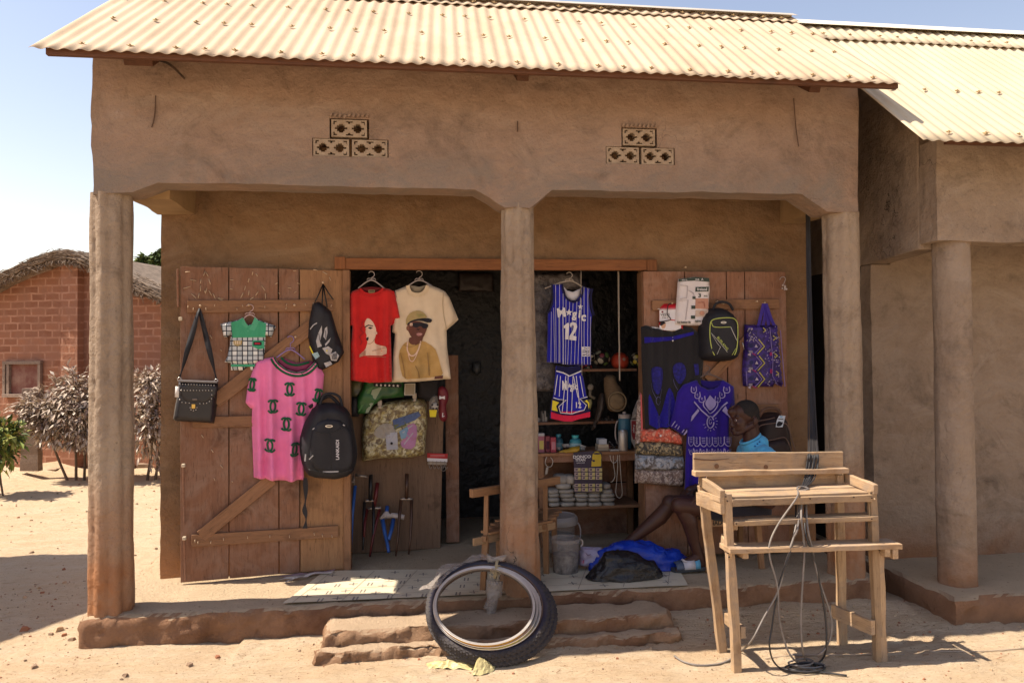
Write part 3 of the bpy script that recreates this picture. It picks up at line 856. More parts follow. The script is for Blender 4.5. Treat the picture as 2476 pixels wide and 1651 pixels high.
for zid, x, y in (('B3', 448, 408), ('B3', 987, 410), ('B3', 1420, 403), ('B3', 925, 392), ('B3', 1340, 388), ('B3', 590, 30)):
    a = RD.W(zid, x, y, d=.06); mb = MB(); mb.tube([a-RD.n*.035, a+RD.n*.02], .0035, 8); mb.ball(a+RD.n*.022, .007, 10); mb.build('nail', mPEG, rd_, smooth=True)
mb = MB(); a = RD.W('B3', 1640, 140, d=.035)
plank('hinge', LD.W('A4', 1790, 430, d=.03), LD.W('A4', 1790, 550, d=.03), .012, .004, M('hinge_steel', (.45, .36, .28), metal=.3, rough=.6), ld_, up=LD.n)
plank('hinge', LD.W('A4', 1795, 1000, d=.03), LD.W('A4', 1795, 1100, d=.03), .012, .004, _mc['hinge_steel'], ld_, up=LD.n)

# ------------------------------------------------------------------ the shop next door
nb = thing('neighbour_shop', 'grey plastered shop next door with round column and cream tin roof', 'shop', (7, -.2, 0))
NYF, NXL = -.2, 5.16
rough_block('veranda_floor', 5.10, 9.2, -.37, 2.6, -.15, .148, mDIRT, nb, res=.04, amp=.02, rnd=.03, seed=4, fr=7, cav=.05)
column('column', 5.345, -.2+.12, .14, 2.31, .113, .107, nb, mPLN, 1, .0, 0, pit=.003)
column('column', 7.43, -.2+.12, .14, 2.31, .113, .107, nb, mPLN, 1, .0, 0, pit=.003)
wallfill('front_wall', [(NXL, 2.29), (5.5, 2.285), (9.1, 2.28), (9.1, 2.92), (NXL+.012, 2.92)], [], NYF, NYF+.16, mPLN, nb, amp=.008, edge=.008)
mb = MB(); mb.prism([(-.03, 2.26), (.52, 2.23), (2.45, 2.23), (2.45, 2.95), (1.0, 4.08), (-.03, 3.15)], lambda u, z, d: V((NXL+.004+d, u, z)), 0, .14); mb.build('gable_wall', mPLN, nb, bevel=.01)
mb = MB(); mb.box((NXL+.08, 1.5, 1.2), (.14, 1.75, 2.12)); mb.build('side_wall', mGAPSHADE, nb, bevel=.01)
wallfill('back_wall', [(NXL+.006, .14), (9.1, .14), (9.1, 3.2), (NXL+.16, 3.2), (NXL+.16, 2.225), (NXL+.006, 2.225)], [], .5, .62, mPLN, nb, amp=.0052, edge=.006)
mb = MB(); mb.box((5.0, 2.1, 1.9), (.36, .1, 3.8)); mb.build('gap_light_blocker', mGAPSHADE, nb)  # added blocker closing the back of the gap so it stays dark
mb = MB(); mb.box((7.1, 2.4, 1.5), (3.9, .14, 2.8)); mb.build('rear_wall', mPLN, nb)
NE, NZE, NR, NRZ = -.6, 2.79, 1.0, 4.14
nroof = corrugated('roof', 4.79, 9.3, 4.79, 9.3, NE, NZE, NR, NRZ, mROOF2, nb, seed=7)
corrugated('ridge_sheet', 4.82, 9.3, 4.82, 9.3, NR-.27, NRZ-.2278, NR, NRZ, mROOF2, nroof, lift=.012, rows=3, seed=8)
corrugated('rear_slope', 4.82, 9.3, 4.82, 9.3, 2.6, 2.9, NR, NRZ, mROOF2, nroof, seed=9)
nails(nroof, ((.05, 0), (.37, 0), (.88, .012), (.985, .02)), 4.83, 6.6, NE, NZE, NR, NRZ)
mb = MB()
for sgn in (-1, 1): mb.add([(4.82, NR, NRZ+.046), (9.3, NR, NRZ+.046), (9.3, NR+sgn*.1, NRZ-.028), (4.82, NR+sgn*.1, NRZ-.028)], [(0, 1, 2, 3)])
rc = mb.build('ridge_cap', M('pale_ridge', (.74, .68, .55)), nroof); s = rc.modifiers.new('t', 'SOLIDIFY'); s.thickness = .002
plank('rafter_end', (5.52, -.36, 2.90), (5.52, .2, 3.32), .11, .10, mBEAMW, nroof, up=(0, -.6, 1))
plank('fascia_board', (5.0, NE+.1, NZE+.03), (9.2, NE+.1, NZE+.03), .04, .03, mBEAMW, nroof, up=(0, 1, 0))
# the shop on the left that stands outside the picture and throws the gabled shadow on the sand
ls = thing('gabled_shop', 'gabled shop beyond the left edge, seen only by its pointed shadow on the sand', 'shop', (-5, 1, 0))
mb = MB(); mb.prism([(.1, 0), (2.2, 0), (2.2, 3.1), (1.2, 4.1), (.1, 3.1)], lambda u, z, d: V((-6.6+d, u, z)), 0, 3.8); mb.build('wall', mPL, ls)
for ya, za, yb, zb in ((2.32, 3.1, 1.2, 4.22), (-.2, 3.0, 1.2, 4.22)):
    corrugated('roof', -6.9, -2.63, -6.9, -2.63, ya, za, yb, zb, mROOF, ls, seed=12)
# ------------------------------------------------------------------ behind: the brick house, its bush, plants, tree
HP = PL(-3.56, 7.5, -1.81, 6.9)


def brickmat():
    m, nt, b = _nt('mud_brick_wall'); b.inputs['Roughness'].default_value = .95; b.inputs['Specular IOR Level'].default_value = .1
    tc = N(nt, 'ShaderNodeTexCoord'); mp = N(nt, 'ShaderNodeMapping'); nt.links.new(tc.outputs['Object'], mp.inputs['Vector'])
    mp.inputs['Rotation'].default_value = (radians(-90), 0, 0)
    nz = N(nt, 'ShaderNodeTexNoise', Scale=5, Detail=3); nt.links.new(mp.outputs[0], nz.inputs['Vector'])
    wv = mix(nt, .035, mp.outputs[0], nz.outputs[1], 'ADD')
    br = N(nt, 'ShaderNodeTexBrick', Scale=1); br.inputs['Brick Width'].default_value = .225; br.inputs['Row Height'].default_value = .108; br.inputs['Mortar Size'].default_value = .015; br.inputs['Mortar Smooth'].default_value = .4; br.inputs['Bias'].default_value = -.1
    br.inputs['Color1'].default_value = (.33, .15, .09, 1); br.inputs['Color2'].default_value = (.22, .095, .058, 1); br.inputs['Mortar'].default_value = (.42, .23, .155, 1)
    nt.links.new(wv, br.inputs['Vector'])
    a = mix(nt, ns(nt, mp.outputs[0], 7, 6, .6, .4, .7), br.outputs[0], (.28, .14, .092)); a = mix(nt, ns(nt, mp.outputs[0], 1.6, 6, .6, .5, .75), a, (.29, .15, .105))
    nt.links.new(a, b.inputs['Base Color']); n1 = bump(nt, b, br.outputs[1], -.5, .02); bump(nt, b, ns(nt, mp.outputs[0], 30, 6, .6, 0, 1), .5, .015, n1)
    return m


mBRK = brickmat(); mTH = M('thatch', (.27, .20, .145), (.15, .11, .08), scale=14, rough=1, stretch=(1, 1, 1), vary=.3)
mOLDW = wood('weathered_wood', (.30, .22, .17), (.19, .14, .11), 'Z')
house = thing('brick_house', 'red mud brick house with bowed thatch roof behind the left column', 'house', HP.P(1.0, 0))
top = HP.g('B7', (-420, 520), (0, 345), (120, 322), (250, 262), (400, 205), (500, 195), (600, 215), (850, 335), (1000, 395), (1500, 580))
mb = MB(); mb.prism([(top[0][0], -.2)]+top+[(top[-1][0], -.2)], HP.P, -.3, 0); hw = mb.build('wall', mBRK, house)
a = HP.g('B7', (425, 200), (530, 205)); mb = MB(); mb.prism([(a[0][0], -.2), (a[0][0], a[0][1]-.02), (a[1][0], a[1][1]-.02), (a[1][0], -.2)], HP.P, 0, .12); mb.build('pier', mBRK, house)
# thatch: an arched slab of straw with loose stems
arch = HP.g('B7', (-440, 500), (-100, 345), (0, 318), (100, 262), (250, 195), (400, 138), (500, 130), (590, 150), (850, 285), (1000, 345), (1520, 560))
mb = MB(); under = [(u, z-.17) for u, z in arch]
mb.prism(arch+under[::-1], HP.P, -4.5, .22); th = mb.build('thatch_roof', mTH, house)
rr = random.Random(5); mb = MB()
sp = [V((u, z, 0)) for u, z in arch]


def archpt(t):
    x = t*(len(sp)-1); i = min(int(x), len(sp)-2); return sp[i].lerp(sp[i+1], x-i), (sp[i+1]-sp[i]).normalized()


for k in range(3000):
    p, t = archpt(rr.uniform(.06, .86) if k < 2100 else rr.uniform(.76, .96)); d = rr.uniform(-.25, .27); off = rr.uniform(-.17, .012)
    if off < -.02: d = rr.uniform(.18, .28)
    nv = V((-t.y, t.x, 0)); c = p+nv*off; L = rr.uniform(.08, .2)
    a0 = HP.P(c.x, c.y, d); sl = rr.uniform(-.12, .08) if off > -.12 else rr.uniform(-1.0, .4); dr = (t+nv*sl)*L*rr.choice((-1, 1))
    if off < -.13: dr = V((rr.uniform(-.05, .05), -L*.35, 0))
    mb.tube([a0, HP.P(c.x+dr.x, c.y+dr.y, d+rr.uniform(-.02, .04))], [rr.uniform(.004, .011), .003], 4)
mb.build('straw', mTH, th)
a = HP.W('B7', 5, 360, d=.05)
for z0, z1 in (((-5, 352), (330, 230)), ((640, 270), (1010, 420))): plank('rafter_pole', HP.W('B7', *z0, d=.06), HP.W('B7', *z1, d=.06), .035, .035, mOLDW, house)
wf = HP.g('B7', (35, 820), (275, 820), (275, 1035), (35, 1035)); c = ((wf[0][0]+wf[1][0])/2, (wf[0][1]+wf[2][1])/2); ww, hh = wf[1][0]-wf[0][0], wf[0][1]-wf[2][1]
win = plank('window_frame', HP.P(wf[0][0], wf[0][1]-.02, .03), HP.P(wf[1][0], wf[0][1]-.02, .03), .05, .06, mOLDW, house, up=HP.n)
for (p, r) in (((wf[0][0]+.02, wf[0][1]), (wf[0][0]+.02, wf[2][1])), ((wf[0][0]+.09, wf[0][1]-.05), (wf[0][0]+.09, wf[2][1]+.02)), ((wf[1][0]-.03, wf[0][1]-.05), (wf[1][0]-.03, wf[2][1]))): plank('post', HP.P(*p, .03), HP.P(*r, .03), .045, .05, mOLDW, win, up=HP.n)
plank('sill', HP.P(wf[3][0], wf[3][1], .04), HP.P(wf[2][0], wf[2][1], .04), .05, .06, mOLDW, win, up=HP.n)
mb = MB(); mb.prism([(wf[0][0]+.04, wf[0][1]-.03), (wf[1][0]-.03, wf[0][1]-.03), (wf[1][0]-.03, wf[2][1]+.02), (wf[0][0]+.04, wf[2][1]+.02)], HP.P, .002, .012)
mb.build('shutter', M('old_red_paint', (.17, .065, .05), (.28, .17, .13), scale=5, rough=.9, lo=.45, hi=.7), win)
# dead post and slab
pp = PL(-3.2, 6.4, -1.5, 6.1)
p0, p1 = pp.W('B7', 196, 1510), pp.W('B7', 205, 990)
o = plank('wooden_post', p0, p1, .24, .1, mOLDW, None, up=pp.n, rough=.008, nseg=10)
tag(o, 'weathered grey plank post standing in front of the small house window', 'post')
c = onZ('B7', 222, 1535, .02)
o = rough_block('stone_slab', c.x-.3, c.x+.3, c.y-.1, c.y+.12, -.02, .10, mSTEP, None, res=.05, amp=.02)
tag(o, 'flat sandy slab lying at the foot of the grey post', 'slab')
c = onZ('B7', 880, 1515, .02)
for i in range(3):
    o = rough_block('mud_block', c.x-.35+i*.3, c.x-.08+i*.3, c.y, c.y+.15, -.02, .13, M('dull_block', (.32, .22, .15), (.2, .14, .1)), None, res=.05, amp=.012, seed=i)
    tag(o, 'greyish block at the foot of the brick house, seen between column and shop wall', 'block', 'blocks along the house foot')


def leafmesh(mb, c, L, w, dr, up, mi=0):
    dr = dr.normalized(); s = dr.cross(up)
    if s.length < .01: s = V((1, 0, 0))
    s.normalize(); n = s.cross(dr)
    mb.add([c, c+dr*L*.45+s*w/2+n*w*.12, c+dr*L-n*w*.25, c+dr*L*.45-s*w/2+n*w*.12, c+dr*L*.5-n*w*.05], [(0, 1, 4), (1, 2, 4), (2, 3, 4), (3, 0, 4)], mi)


def bush(name, label, blobs, n, L, W, mats, stems, seed, droop=.4, cat='bush'):
    rr = random.Random(seed); rt = thing(name, label, cat, stems[0][0]); mb = MB(); st = MB()
    for a, b, r in stems: st.tube(spline([a, V(a).lerp(V(b), .5)+V((rr.uniform(-.1, .1), 0, 0)), b], 4), [r*(1-.08*i) for i in range(9)], 6)
    for k in range(n):
        c, rad = rr.choice(blobs); c = V(c); d = V((rr.gauss(0, 1), rr.gauss(0, 1), rr.gauss(0, 1))).normalized(); rad = V(rad)
        f = rr.uniform(.3, 1)**.5*(rr.uniform(1, 1.35) if rr.random() < .22 else 1); p = c+V((d.x*rad.x, d.y*rad.y, d.z*rad.z))*f
        if p.z < .02: continue
        l = L*rr.uniform(.6, 1.25); dr = d*.8+V((rr.uniform(-.7, .7), rr.uniform(-.7, .7), rr.uniform(-.8, .5)-droop))
        leafmesh(mb, p, l, W*rr.uniform(.7, 1.3), dr, V((rr.uniform(-.4, .4), rr.uniform(-.4, .4), 1)), rr.randrange(len(mats)))
        if k % 7 == 0: st.tube([c+(p-c)*.3, p], [.006, .003], 4)
    for k in range(n//40):                                            # loose shoots that break the outline
        c, rad = rr.choice(blobs); c = V(c); d = V((rr.gauss(0, 1), rr.gauss(0, .6), rr.gauss(.25, 1))).normalized(); e = c+V((d.x*rad[0], d.y*rad[1], d.z*rad[2]))*rr.uniform(1.1, 1.55); e.z -= .05
        if e.z < .05: e.z = .05
        pts = spline([c, c.lerp(e, .55)+V((rr.uniform(-.06, .06), 0, .05)), e], 4); st.tube(pts, [.007-.0006*i for i in range(len(pts))], 4)
        for p in pts[2:]:
            for _ in range(3): leafmesh(mb, p+V((rr.uniform(-.03, .03), rr.uniform(-.03, .03), rr.uniform(-.03, .03))), L*rr.uniform(.5, 1.2), W*rr.uniform(.7, 1.2), d+V((rr.uniform(-.9, .9), rr.uniform(-.9, .9), rr.uniform(-1, .5))), V((rr.uniform(-.4, .4), rr.uniform(-.4, .4), 1)), rr.randrange(len(mats)))
    st.build('stem', M('twig', (.16, .11, .08), (.1, .07, .05)), rt); mb.build('foliage', mats, rt); return rt


def leaf(name, c1, c2): return M(name, c1, c2, scale=3, rough=.7, spec=.25)


dry = [leaf('dry_leaf', (.46, .37, .29), (.34, .26, .2)), leaf('dry_leaf_dark', (.30, .215, .17), (.2, .14, .11)), leaf('dry_leaf_pale', (.62, .53, .44), (.48, .40, .32))]
bp = PL(-3.2, 6.3, -1.2, 6.0); B = lambda x, y, d=0: bp.W('B7', x, y, d)
sc = (B(100, 1000)-B(0, 1000)).length/100
bl = [(B(x, y, d), (rx*sc, .3, ry*sc)) for x, y, rx, ry, d in ((330, 1080, 150, 120, 0), (470, 1020, 120, 130, .1), (250, 1110, 110, 70, .1), (500, 1180, 110, 120, .15), (600, 1050, 140, 150, .1), (330, 1220, 80, 60, .1), (700, 1150, 120, 180, 0), (400, 1290, 110, 60, .1), (540, 1300, 90, 70, .12), (240, 1180, 70, 80, .1), (620, 1280, 90, 90, .1), (420, 1130, 150, 110, .2))]
bush('dry_bush', 'dusty brown leaved bush spreading in front of the house left of the column', bl, 2900, .115, .036, dry, [(V((B(430, 1460).x+.1*i, B(430, 1460).y, 0)), B(300+i*90, 1050+20*i), .02) for i in range(5)], 1)
bl = [(B(x, y, d), (rx*sc, .3, ry*sc)) for x, y, rx, ry, d in ((900, 1060, 70, 160, 0), (960, 960, 70, 90, .1), (930, 1250, 80, 150, .1), (1000, 1150, 90, 200, .1), (1150, 1150, 120, 200, .1))]
bush('dry_bush', 'dusty brown leaved bush seen between the left column and the shop wall', bl, 1500, .11, .036, dry, [(V((B(930, 1500).x+.1*i, B(930, 1500).y, 0)), B(900+i*50, 1000+20*i), .02) for i in range(3)], 2)
grn = [leaf('green_leaf', (.20, .25, .05), (.12, .17, .035)), leaf('yellow_leaf', (.36, .36, .10), (.25, .27, .06)), leaf('dark_leaf', (.07, .10, .03), (.05, .07, .02))]
bp2 = PL(-3, 5.2, -1, 5.0); B2 = lambda x, y, d=0: bp2.W('B7', x, y, d); sc2 = (B2(100, 1000)-B2(0, 1000)).length/100
bl = [(B2(x, y), (rx*sc2, .22, ry*sc2)) for x, y, rx, ry in ((10, 1400, 90, 110), (60, 1300, 80, 60), (-60, 1330, 90, 130), (20, 1250, 60, 50), (-150, 1350, 120, 150))]
bush('green_shrub', 'yellow green leafy shrub at the left edge', bl, 700, .115, .045, grn, [(V((B2(20, 1520).x-.05*i, B2(20, 1520).y, 0)), B2(40-i*40, 1280), .012) for i in range(3)], 3, cat='shrub')
# tree beyond the house
tp = PY(15); T = lambda x, y: tp.W('B7', x, y); tr = thing('leafy_tree', 'green tree top showing above the thatch beside the shop wall', 'tree', (T(960, 300).x, 15, 0))
mb = MB(); mb.tube([(T(960, 300).x, 15, -.2), (T(955, 300).x, 15, 2), T(965, 230)], [.16, .12, .06], 8)
for dx, dy in ((-70, -40), (60, -60), (0, -90), (100, 20)): mb.tube([T(962, 290), T(962+dx*.5, 260+dy*.3), T(962+dx, 240+dy)], [.06, .04, .02], 6)
mb.build('trunk', mOLDW, tr, smooth=True)
tg = [leaf('tree_leaf', (.09, .13, .035), (.06, .09, .025)), leaf('tree_leaf_light', (.17, .21, .06), (.12, .16, .045)), leaf('tree_leaf_deep', (.045, .07, .02), (.035, .05, .016))]
rr = random.Random(11); mb = MB(); s15 = (T(100, 0)-T(0, 0)).length/100
for k in range(2400):
    x, y, r = rr.choice(((980, 190, 60), (920, 185, 35), (890, 215, 35), (1040, 200, 70), (960, 240, 50), (1100, 220, 60), (1020, 150, 40), (870, 250, 30), (1010, 280, 60)))
    d = V((rr.gauss(0, 1), rr.gauss(0, 1), rr.gauss(0, 1))).normalized()*rr.uniform(.3, 1)**.4*r*s15; p = T(x, y)+d
    leafmesh(mb, p, .2*rr.uniform(.6, 1.2), .1, V((d.x+rr.uniform(-.3, .3), rr.uniform(-.5, .5), rr.uniform(-.9, .2))), V((rr.uniform(-.5, .5), rr.uniform(-.5, .5), 1)), rr.randrange(3))
mb.build('crown', tg, tr)
# loose bits on the ground ---------------------------------------------------
rr = random.Random(9); mb = MB()
def clod(c, s):
    k = len(mb.v); r = Matrix.Rotation(rr.uniform(0, 6), 3, 'Z'); pts = []
    base = [(-1, -1, -.5), (1, -1, -.5), (1, 1, -.5), (-1, 1, -.5), (-.7, -.7, .6), (.8, -.6, .5), (.6, .8, .6), (-.7, .6, .4)]
    vs = [V(c)+r @ V((a*s*rr.uniform(.6, 1.1), b*s*rr.uniform(.5, 1), d*s*rr.uniform(.6, 1.1))) for a, b, d in base]
    mb.add(vs, [(3, 2, 1, 0), (4, 5, 6, 7), (0, 1, 5, 4), (1, 2, 6, 5), (2, 3, 7, 6), (3, 0, 4, 7)], rr.randrange(3))
for k in range(2300):
    if k < 750: x, y = rr.uniform(-.9, .35), rr.uniform(-.9, 1.4)
    elif k < 900: x, y = rr.uniform(-2, 5.5), rr.uniform(-1.1, -.42)
    elif k < 1150: x, y = rr.uniform(1.3, 5), rr.uniform(-.45, -.05)
    elif k < 1900: x, y = rr.uniform(-1.2, 6), -1.25+1.2*rr.random()**1.4
    else: x, y = rr.uniform(-4, 0), rr.uniform(1, 6)
    if k < 750 and rr.random() < .35+.9*max(0, NZ.noise(V((x*2.5, y*2.5, 2)))): continue
    if x > .1 and y > -.05: continue
    s = rr.choice((.003, .004, .005, .006, .009))*(1.0 if k < 1150 else .6 if k < 1900 else 1.6)
    clod((x, y, gz(x, y)+s*.3), s)
for x, y, s in ((140, 640, .028), (335, 640, .026), (410, 705, .02), (365, 665, .018), (195, 855, .02), (850, 325, .02), (1240, 795, .016), (1080, 845, .018), (712, 905, .016), (290, 662, .015), (365, 375, .016), (140, 455, .018)):
    p = onZ('B8', x, y, 0); clod((p.x, p.y, gz(p.x, p.y)+s*.35), s)
for k in range(170):                                                  # bits of straw and twig
    x, y = rr.uniform(-1.2, 5.8), rr.uniform(-1.25, -.1) if k % 3 else rr.uniform(-.2, 1.2)
    if x > .1 and y > -.42: continue
    a = rr.uniform(0, 3.1); l = rr.uniform(.012, .045); z = gz(x, y)+.005; mb.tube([(x, y, z), (x+cos(a)*l, y+sin(a)*l, z+rr.uniform(0, .006))], .0013, 4, mi=rr.choice((0, 1, 2)))
o = mb.build('gravel', [M('red_clod', (.34, .14, .07), (.25, .1, .05)), M('brown_clod', (.30, .2, .13), (.2, .13, .08)), M('sand_clod', (.5, .35, .22), (.4, .27, .16))], None)
o['kind'] = 'stuff'; o['label'] = 'small red and brown clods scattered over the sand'; o['category'] = 'gravel'
# ------------------------------------------------------------------ goods hung on the doors and in the doorway
def band(pts, a, b):
    n = len(pts); L = []; Rr = []
    for i, p in enumerate(pts):
        x, y = pts[max(i-1, 0)]; u, v = pts[min(i+1, n-1)]; l = hypot(u-x, v-y) or 1; nx, ny = (v-y)/l, -(u-x)/l
        L.append((p[0]+nx*a, p[1]+ny*a)); Rr.append((p[0]+nx*b, p[1]+ny*b))
    return L+Rr[::-1]


def stroke(pts, w): return band(pts, -w/2, w/2)


def sp2(pts, n=5):
    return [(p.x, p.y) for p in spline([(x, y, 0) for x, y in pts], n)]


def star(cx, cy, r, n=5, k=.42, ph=-pi/2): return [(cx+r*(1 if i % 2 == 0 else k)*cos(ph+i*pi/n), cy+r*(1 if i % 2 == 0 else k)*sin(ph+i*pi/n)) for i in range(2*n)]


def oval(cx, cy, rx, ry=None, n=14, a0=0, a1=2*pi):
    ry = ry or rx; return [(cx+rx*cos(a0+(a1-a0)*i/n), cy+ry*sin(a0+(a1-a0)*i/n)) for i in range(n)]


def rect(x0, y0, x1, y1): return [(x0, y0), (x1, y0), (x1, y1), (x0, y1)]


def S(*zp):
    """join points of several crops into photograph pixels"""
    o = []
    for z, *p in zp: o += q(z, *p)
    return o


def hanger(label, pl, zid, hook, neck, l, r, d, mat, drop=0, group='clothes hangers'):
    t = thing('clothes_hanger', label, 'hanger', pl.W(zid, *neck, d=d), group)
    h, n, a, b = (pl.W(zid, *p, d=d) for p in (hook, neck, l, r)); s = (h-n).length
    mb = MB(); e = pl.e; up = V((0, 0, 1)); rad = min(.022, s*.38); c = n+up*(s-rad)
    mb.tube([n, n+up*(s-2.2*rad), c-up*rad*.9+e*rad*.35]+[c+e*rad*sin(t_)-up*rad*cos(t_) for t_ in [.6+i*.45 for i in range(9)]], .0028, 6); mb.build('hook', mat, t, smooth=True)
    mb = MB(); m = n-up*.012; mb.tube(spline([a, a.lerp(m, .6)+up*.012, m+up*.006, b.lerp(m, .6)+up*.012, b], 6), .0045, 7)
    mb.tube([n-e*.03-up*.005, n-e*.022+up*.006, n+e*.022+up*.006, n+e*.03-up*.005], .003, 6); mb.build('shoulder_bar', mat, t, smooth=True); return t


mPINK = cloth('pink_jersey', (.80, .21, .43), (.73, .18, .38)); mGRN = cloth('dark_green_print', (.012, .10, .045)); mGREEN = cloth('mint_green', (.06, .33, .18))
mBLK = M('black_nylon', (.018, .017, .022), (.012, .011, .015), scale=9, rough=.65, bmp=.3, bscale=300, dist=.002, spec=.35)
mBLK2 = M('black_trim', (.008, .008, .01), rough=.45); mLEATH = M('black_leatherette', (.017, .015, .018), (.026, .023, .026), scale=5, rough=.38, bmp=.25, bscale=240, dist=.002)
mWHT = M('white_plastic', (.74, .70, .68), (.66, .62, .6), rough=.5); mSIL = M('silver_metal', (.62, .58, .55), rough=.32, metal=.85); mGOLD = M('brass', (.62, .42, .12), rough=.3, metal=.8)
mRED = cloth('red_cotton', (.55, .022, .02), (.47, .016, .017)); mCRM = cloth('cream_cotton', (.66, .53, .38), (.6, .47, .33)); mGREYP = M('grey_hanger', (.42, .36, .34), rough=.4); mLILAC = M('lilac_hanger', (.28, .19, .42), rough=.45)
mNAVY = cloth('navy_cloth', (.012, .012, .055)); mBLUE = cloth('royal_blue', (.02, .022, .36), (.016, .016, .29)); mWPR = cloth('white_print', (.72, .68, .7)); mYEL = cloth('yellow_print', (.72, .58, .04)); mCRIM = cloth('crimson', (.62, .02, .06))
mSKINP = M('print_skin', (.55, .33, .22), (.5, .28, .18)); mBRSK = M('print_brown', (.13, .045, .03), (.10, .032, .022)); mTAN = cloth('tan_print', (.50, .31, .115), (.40, .24, .08)); mDKP = M('print_black', (.012, .01, .016)); mPALE = M('print_pale', (.68, .48, .36), (.62, .42, .31)); mKHK = M('print_khaki', (.40, .30, .13), (.33, .24, .1))

# shoulder bag ----------------------------------------------------------------
t = thing('shoulder_bag', 'black studded handbag hanging by its strap from the left door', 'handbag', LD.W('A4', 390, 1350, d=.06))
body = LD.g('S', *S(('A4', (200, 1178), (575, 1188), (572, 1300), (556, 1490)), ('A5', (412, 84), (90, 64), (60, 48)), ('A4', (165, 1420), (190, 1300))), d=.06)
slab('body', body, LD, .035, .085, mLEATH, t, puff=.03, res=.016)
flap = LD.g('A4', (205, 1185), (572, 1192), (568, 1290), (535, 1350), (470, 1400), (380, 1400), (250, 1385), (210, 1330), (198, 1260), d=.13)
slab('flap', smooth_poly(flap, 1), LD, .112, .012, mLEATH, t, puff=.006, res=.016)
mb = MB(); z0, z1 = LD.W('A4', 205, 1178, d=.09), LD.W('A4', 575, 1190, d=.09); mb.bar(z0, z1, .09, .012); mb.build('zip_rim', M('grey_zip', (.2, .18, .18), rough=.4), t, bevel=.004)
stud = None
ST = [(215+i*27, 1208+i*1.0) for i in range(13)]+[(228+i*29, 1268) for i in range(11)]+[(235, 1380), (270, 1385), (305, 1388), (405, 1392), (440, 1392), (470, 1388), (495, 1372), (515, 1345), (518, 1310), (215, 1355)]+[(345+32*cos(a), 1430+30*sin(a)) for a in (0, .8, 1.6, 2.4, 3.1)]
for x, y in ST:
    p = LD.W('A4', x, y, d=.13)
    if stud is None: mb = MB(); mb.ball(p, .0042, 8); stud = mb.build('stud', mSIL, t, smooth=True); sb, sp_ = stud.location.copy(), p
    else: dup(stud, parent=t, loc=sb+p-sp_)
mb = MB(); c = LD.W('A4', 345, 1418, d=.13); mb.box(c, (.022, .01, .026)); mb.ball(c-V((0, 0, .006)), .011, 12, sc=(1, .5, 1)); mb.build('clasp', mGOLD, t, bevel=.003)
mb = MB(); c = LD.W('A4', 357, 1353, d=.131); mb.box(c, (.03, .006, .012)); mb.build('name_plate', M('dull_plate', (.16, .13, .12), rough=.35, metal=.6), t, bevel=.002)
nail = LD.W('A4', 402, 492, d=.065)
for x, y, n in ((212, 1150, 1), (560, 1165, 0)):
    e = LD.W('A4', x, y, d=.085); mb = MB(); k = 14; vs = []
    for i in range(k+1):
        p = nail.lerp(e, i/k)+LD.n*.006*sin(i*.9); wv = .004+.014*sin(pi*min(1, i/k*1.15))**.6 if i < k else .006; tw = .5*sin(i*.35+n); a = LD.e*cos(tw)+LD.n*sin(tw); vs += [p-a*wv, p+a*wv]
    mb.add(vs, [(2*i, 2*i+1, 2*i+3, 2*i+2) for i in range(k)]); o = mb.build('strap', mBLK, t, smooth=True); s = o.modifiers.new('t', 'SOLIDIFY'); s.thickness = .003
    mb = MB(); mb.tube([e+V((.011*cos(a), -.004, .011*sin(a)-.008)) for a in [i*pi/5 for i in range(10)]], .0025, 6, closed=True); mb.build('ring', mSIL, t, smooth=True)
slab('price_tag', LD.g('A4', (172, 1230), (208, 1233), (202, 1335), (165, 1332), d=.13), LD, .122, .003, mWHT, t, puff=.002, res=.03)

# toddler set ---------------------------------------------------------------


def plaid():
    m, nt, b = _nt('plaid'); b.inputs['Roughness'].default_value = .9; b.inputs['Specular IOR Level'].default_value = .15
    tc = N(nt, 'ShaderNodeTexCoord'); sx = N(nt, 'ShaderNodeSeparateXYZ'); nt.links.new(tc.outputs['Object'], sx.inputs[0]); f = None
    def line(o, sc, w, off=0):
        a = N(nt, 'ShaderNodeMath', operation='MULTIPLY_ADD'); a.inputs[1].default_value = sc; a.inputs[2].default_value = off; nt.links.new(sx.outputs[o], a.inputs[0])
        fr = N(nt, 'ShaderNodeMath', operation='FRACT'); nt.links.new(a.outputs[0], fr.inputs[0]); l = N(nt, 'ShaderNodeMath', operation='LESS_THAN'); l.inputs[1].default_value = w; nt.links.new(fr.outputs[0], l.inputs[0]); return l.outputs[0]
    c = mix(nt, line(0, 16, .5), (.72, .72, .70), (.40, .44, .47)); c = mix(nt, line(2, 16, .5), c, (.42, .46, .48), 'MULTIPLY') if 0 else mix(nt, line(2, 16, .42), c, (.50, .53, .55))
    for o in (0, 2):
        c = mix(nt, line(o, 32, .2, .1), c, (.03, .035, .05))
    nt.links.new(c, b.inputs['Base Color']); return m


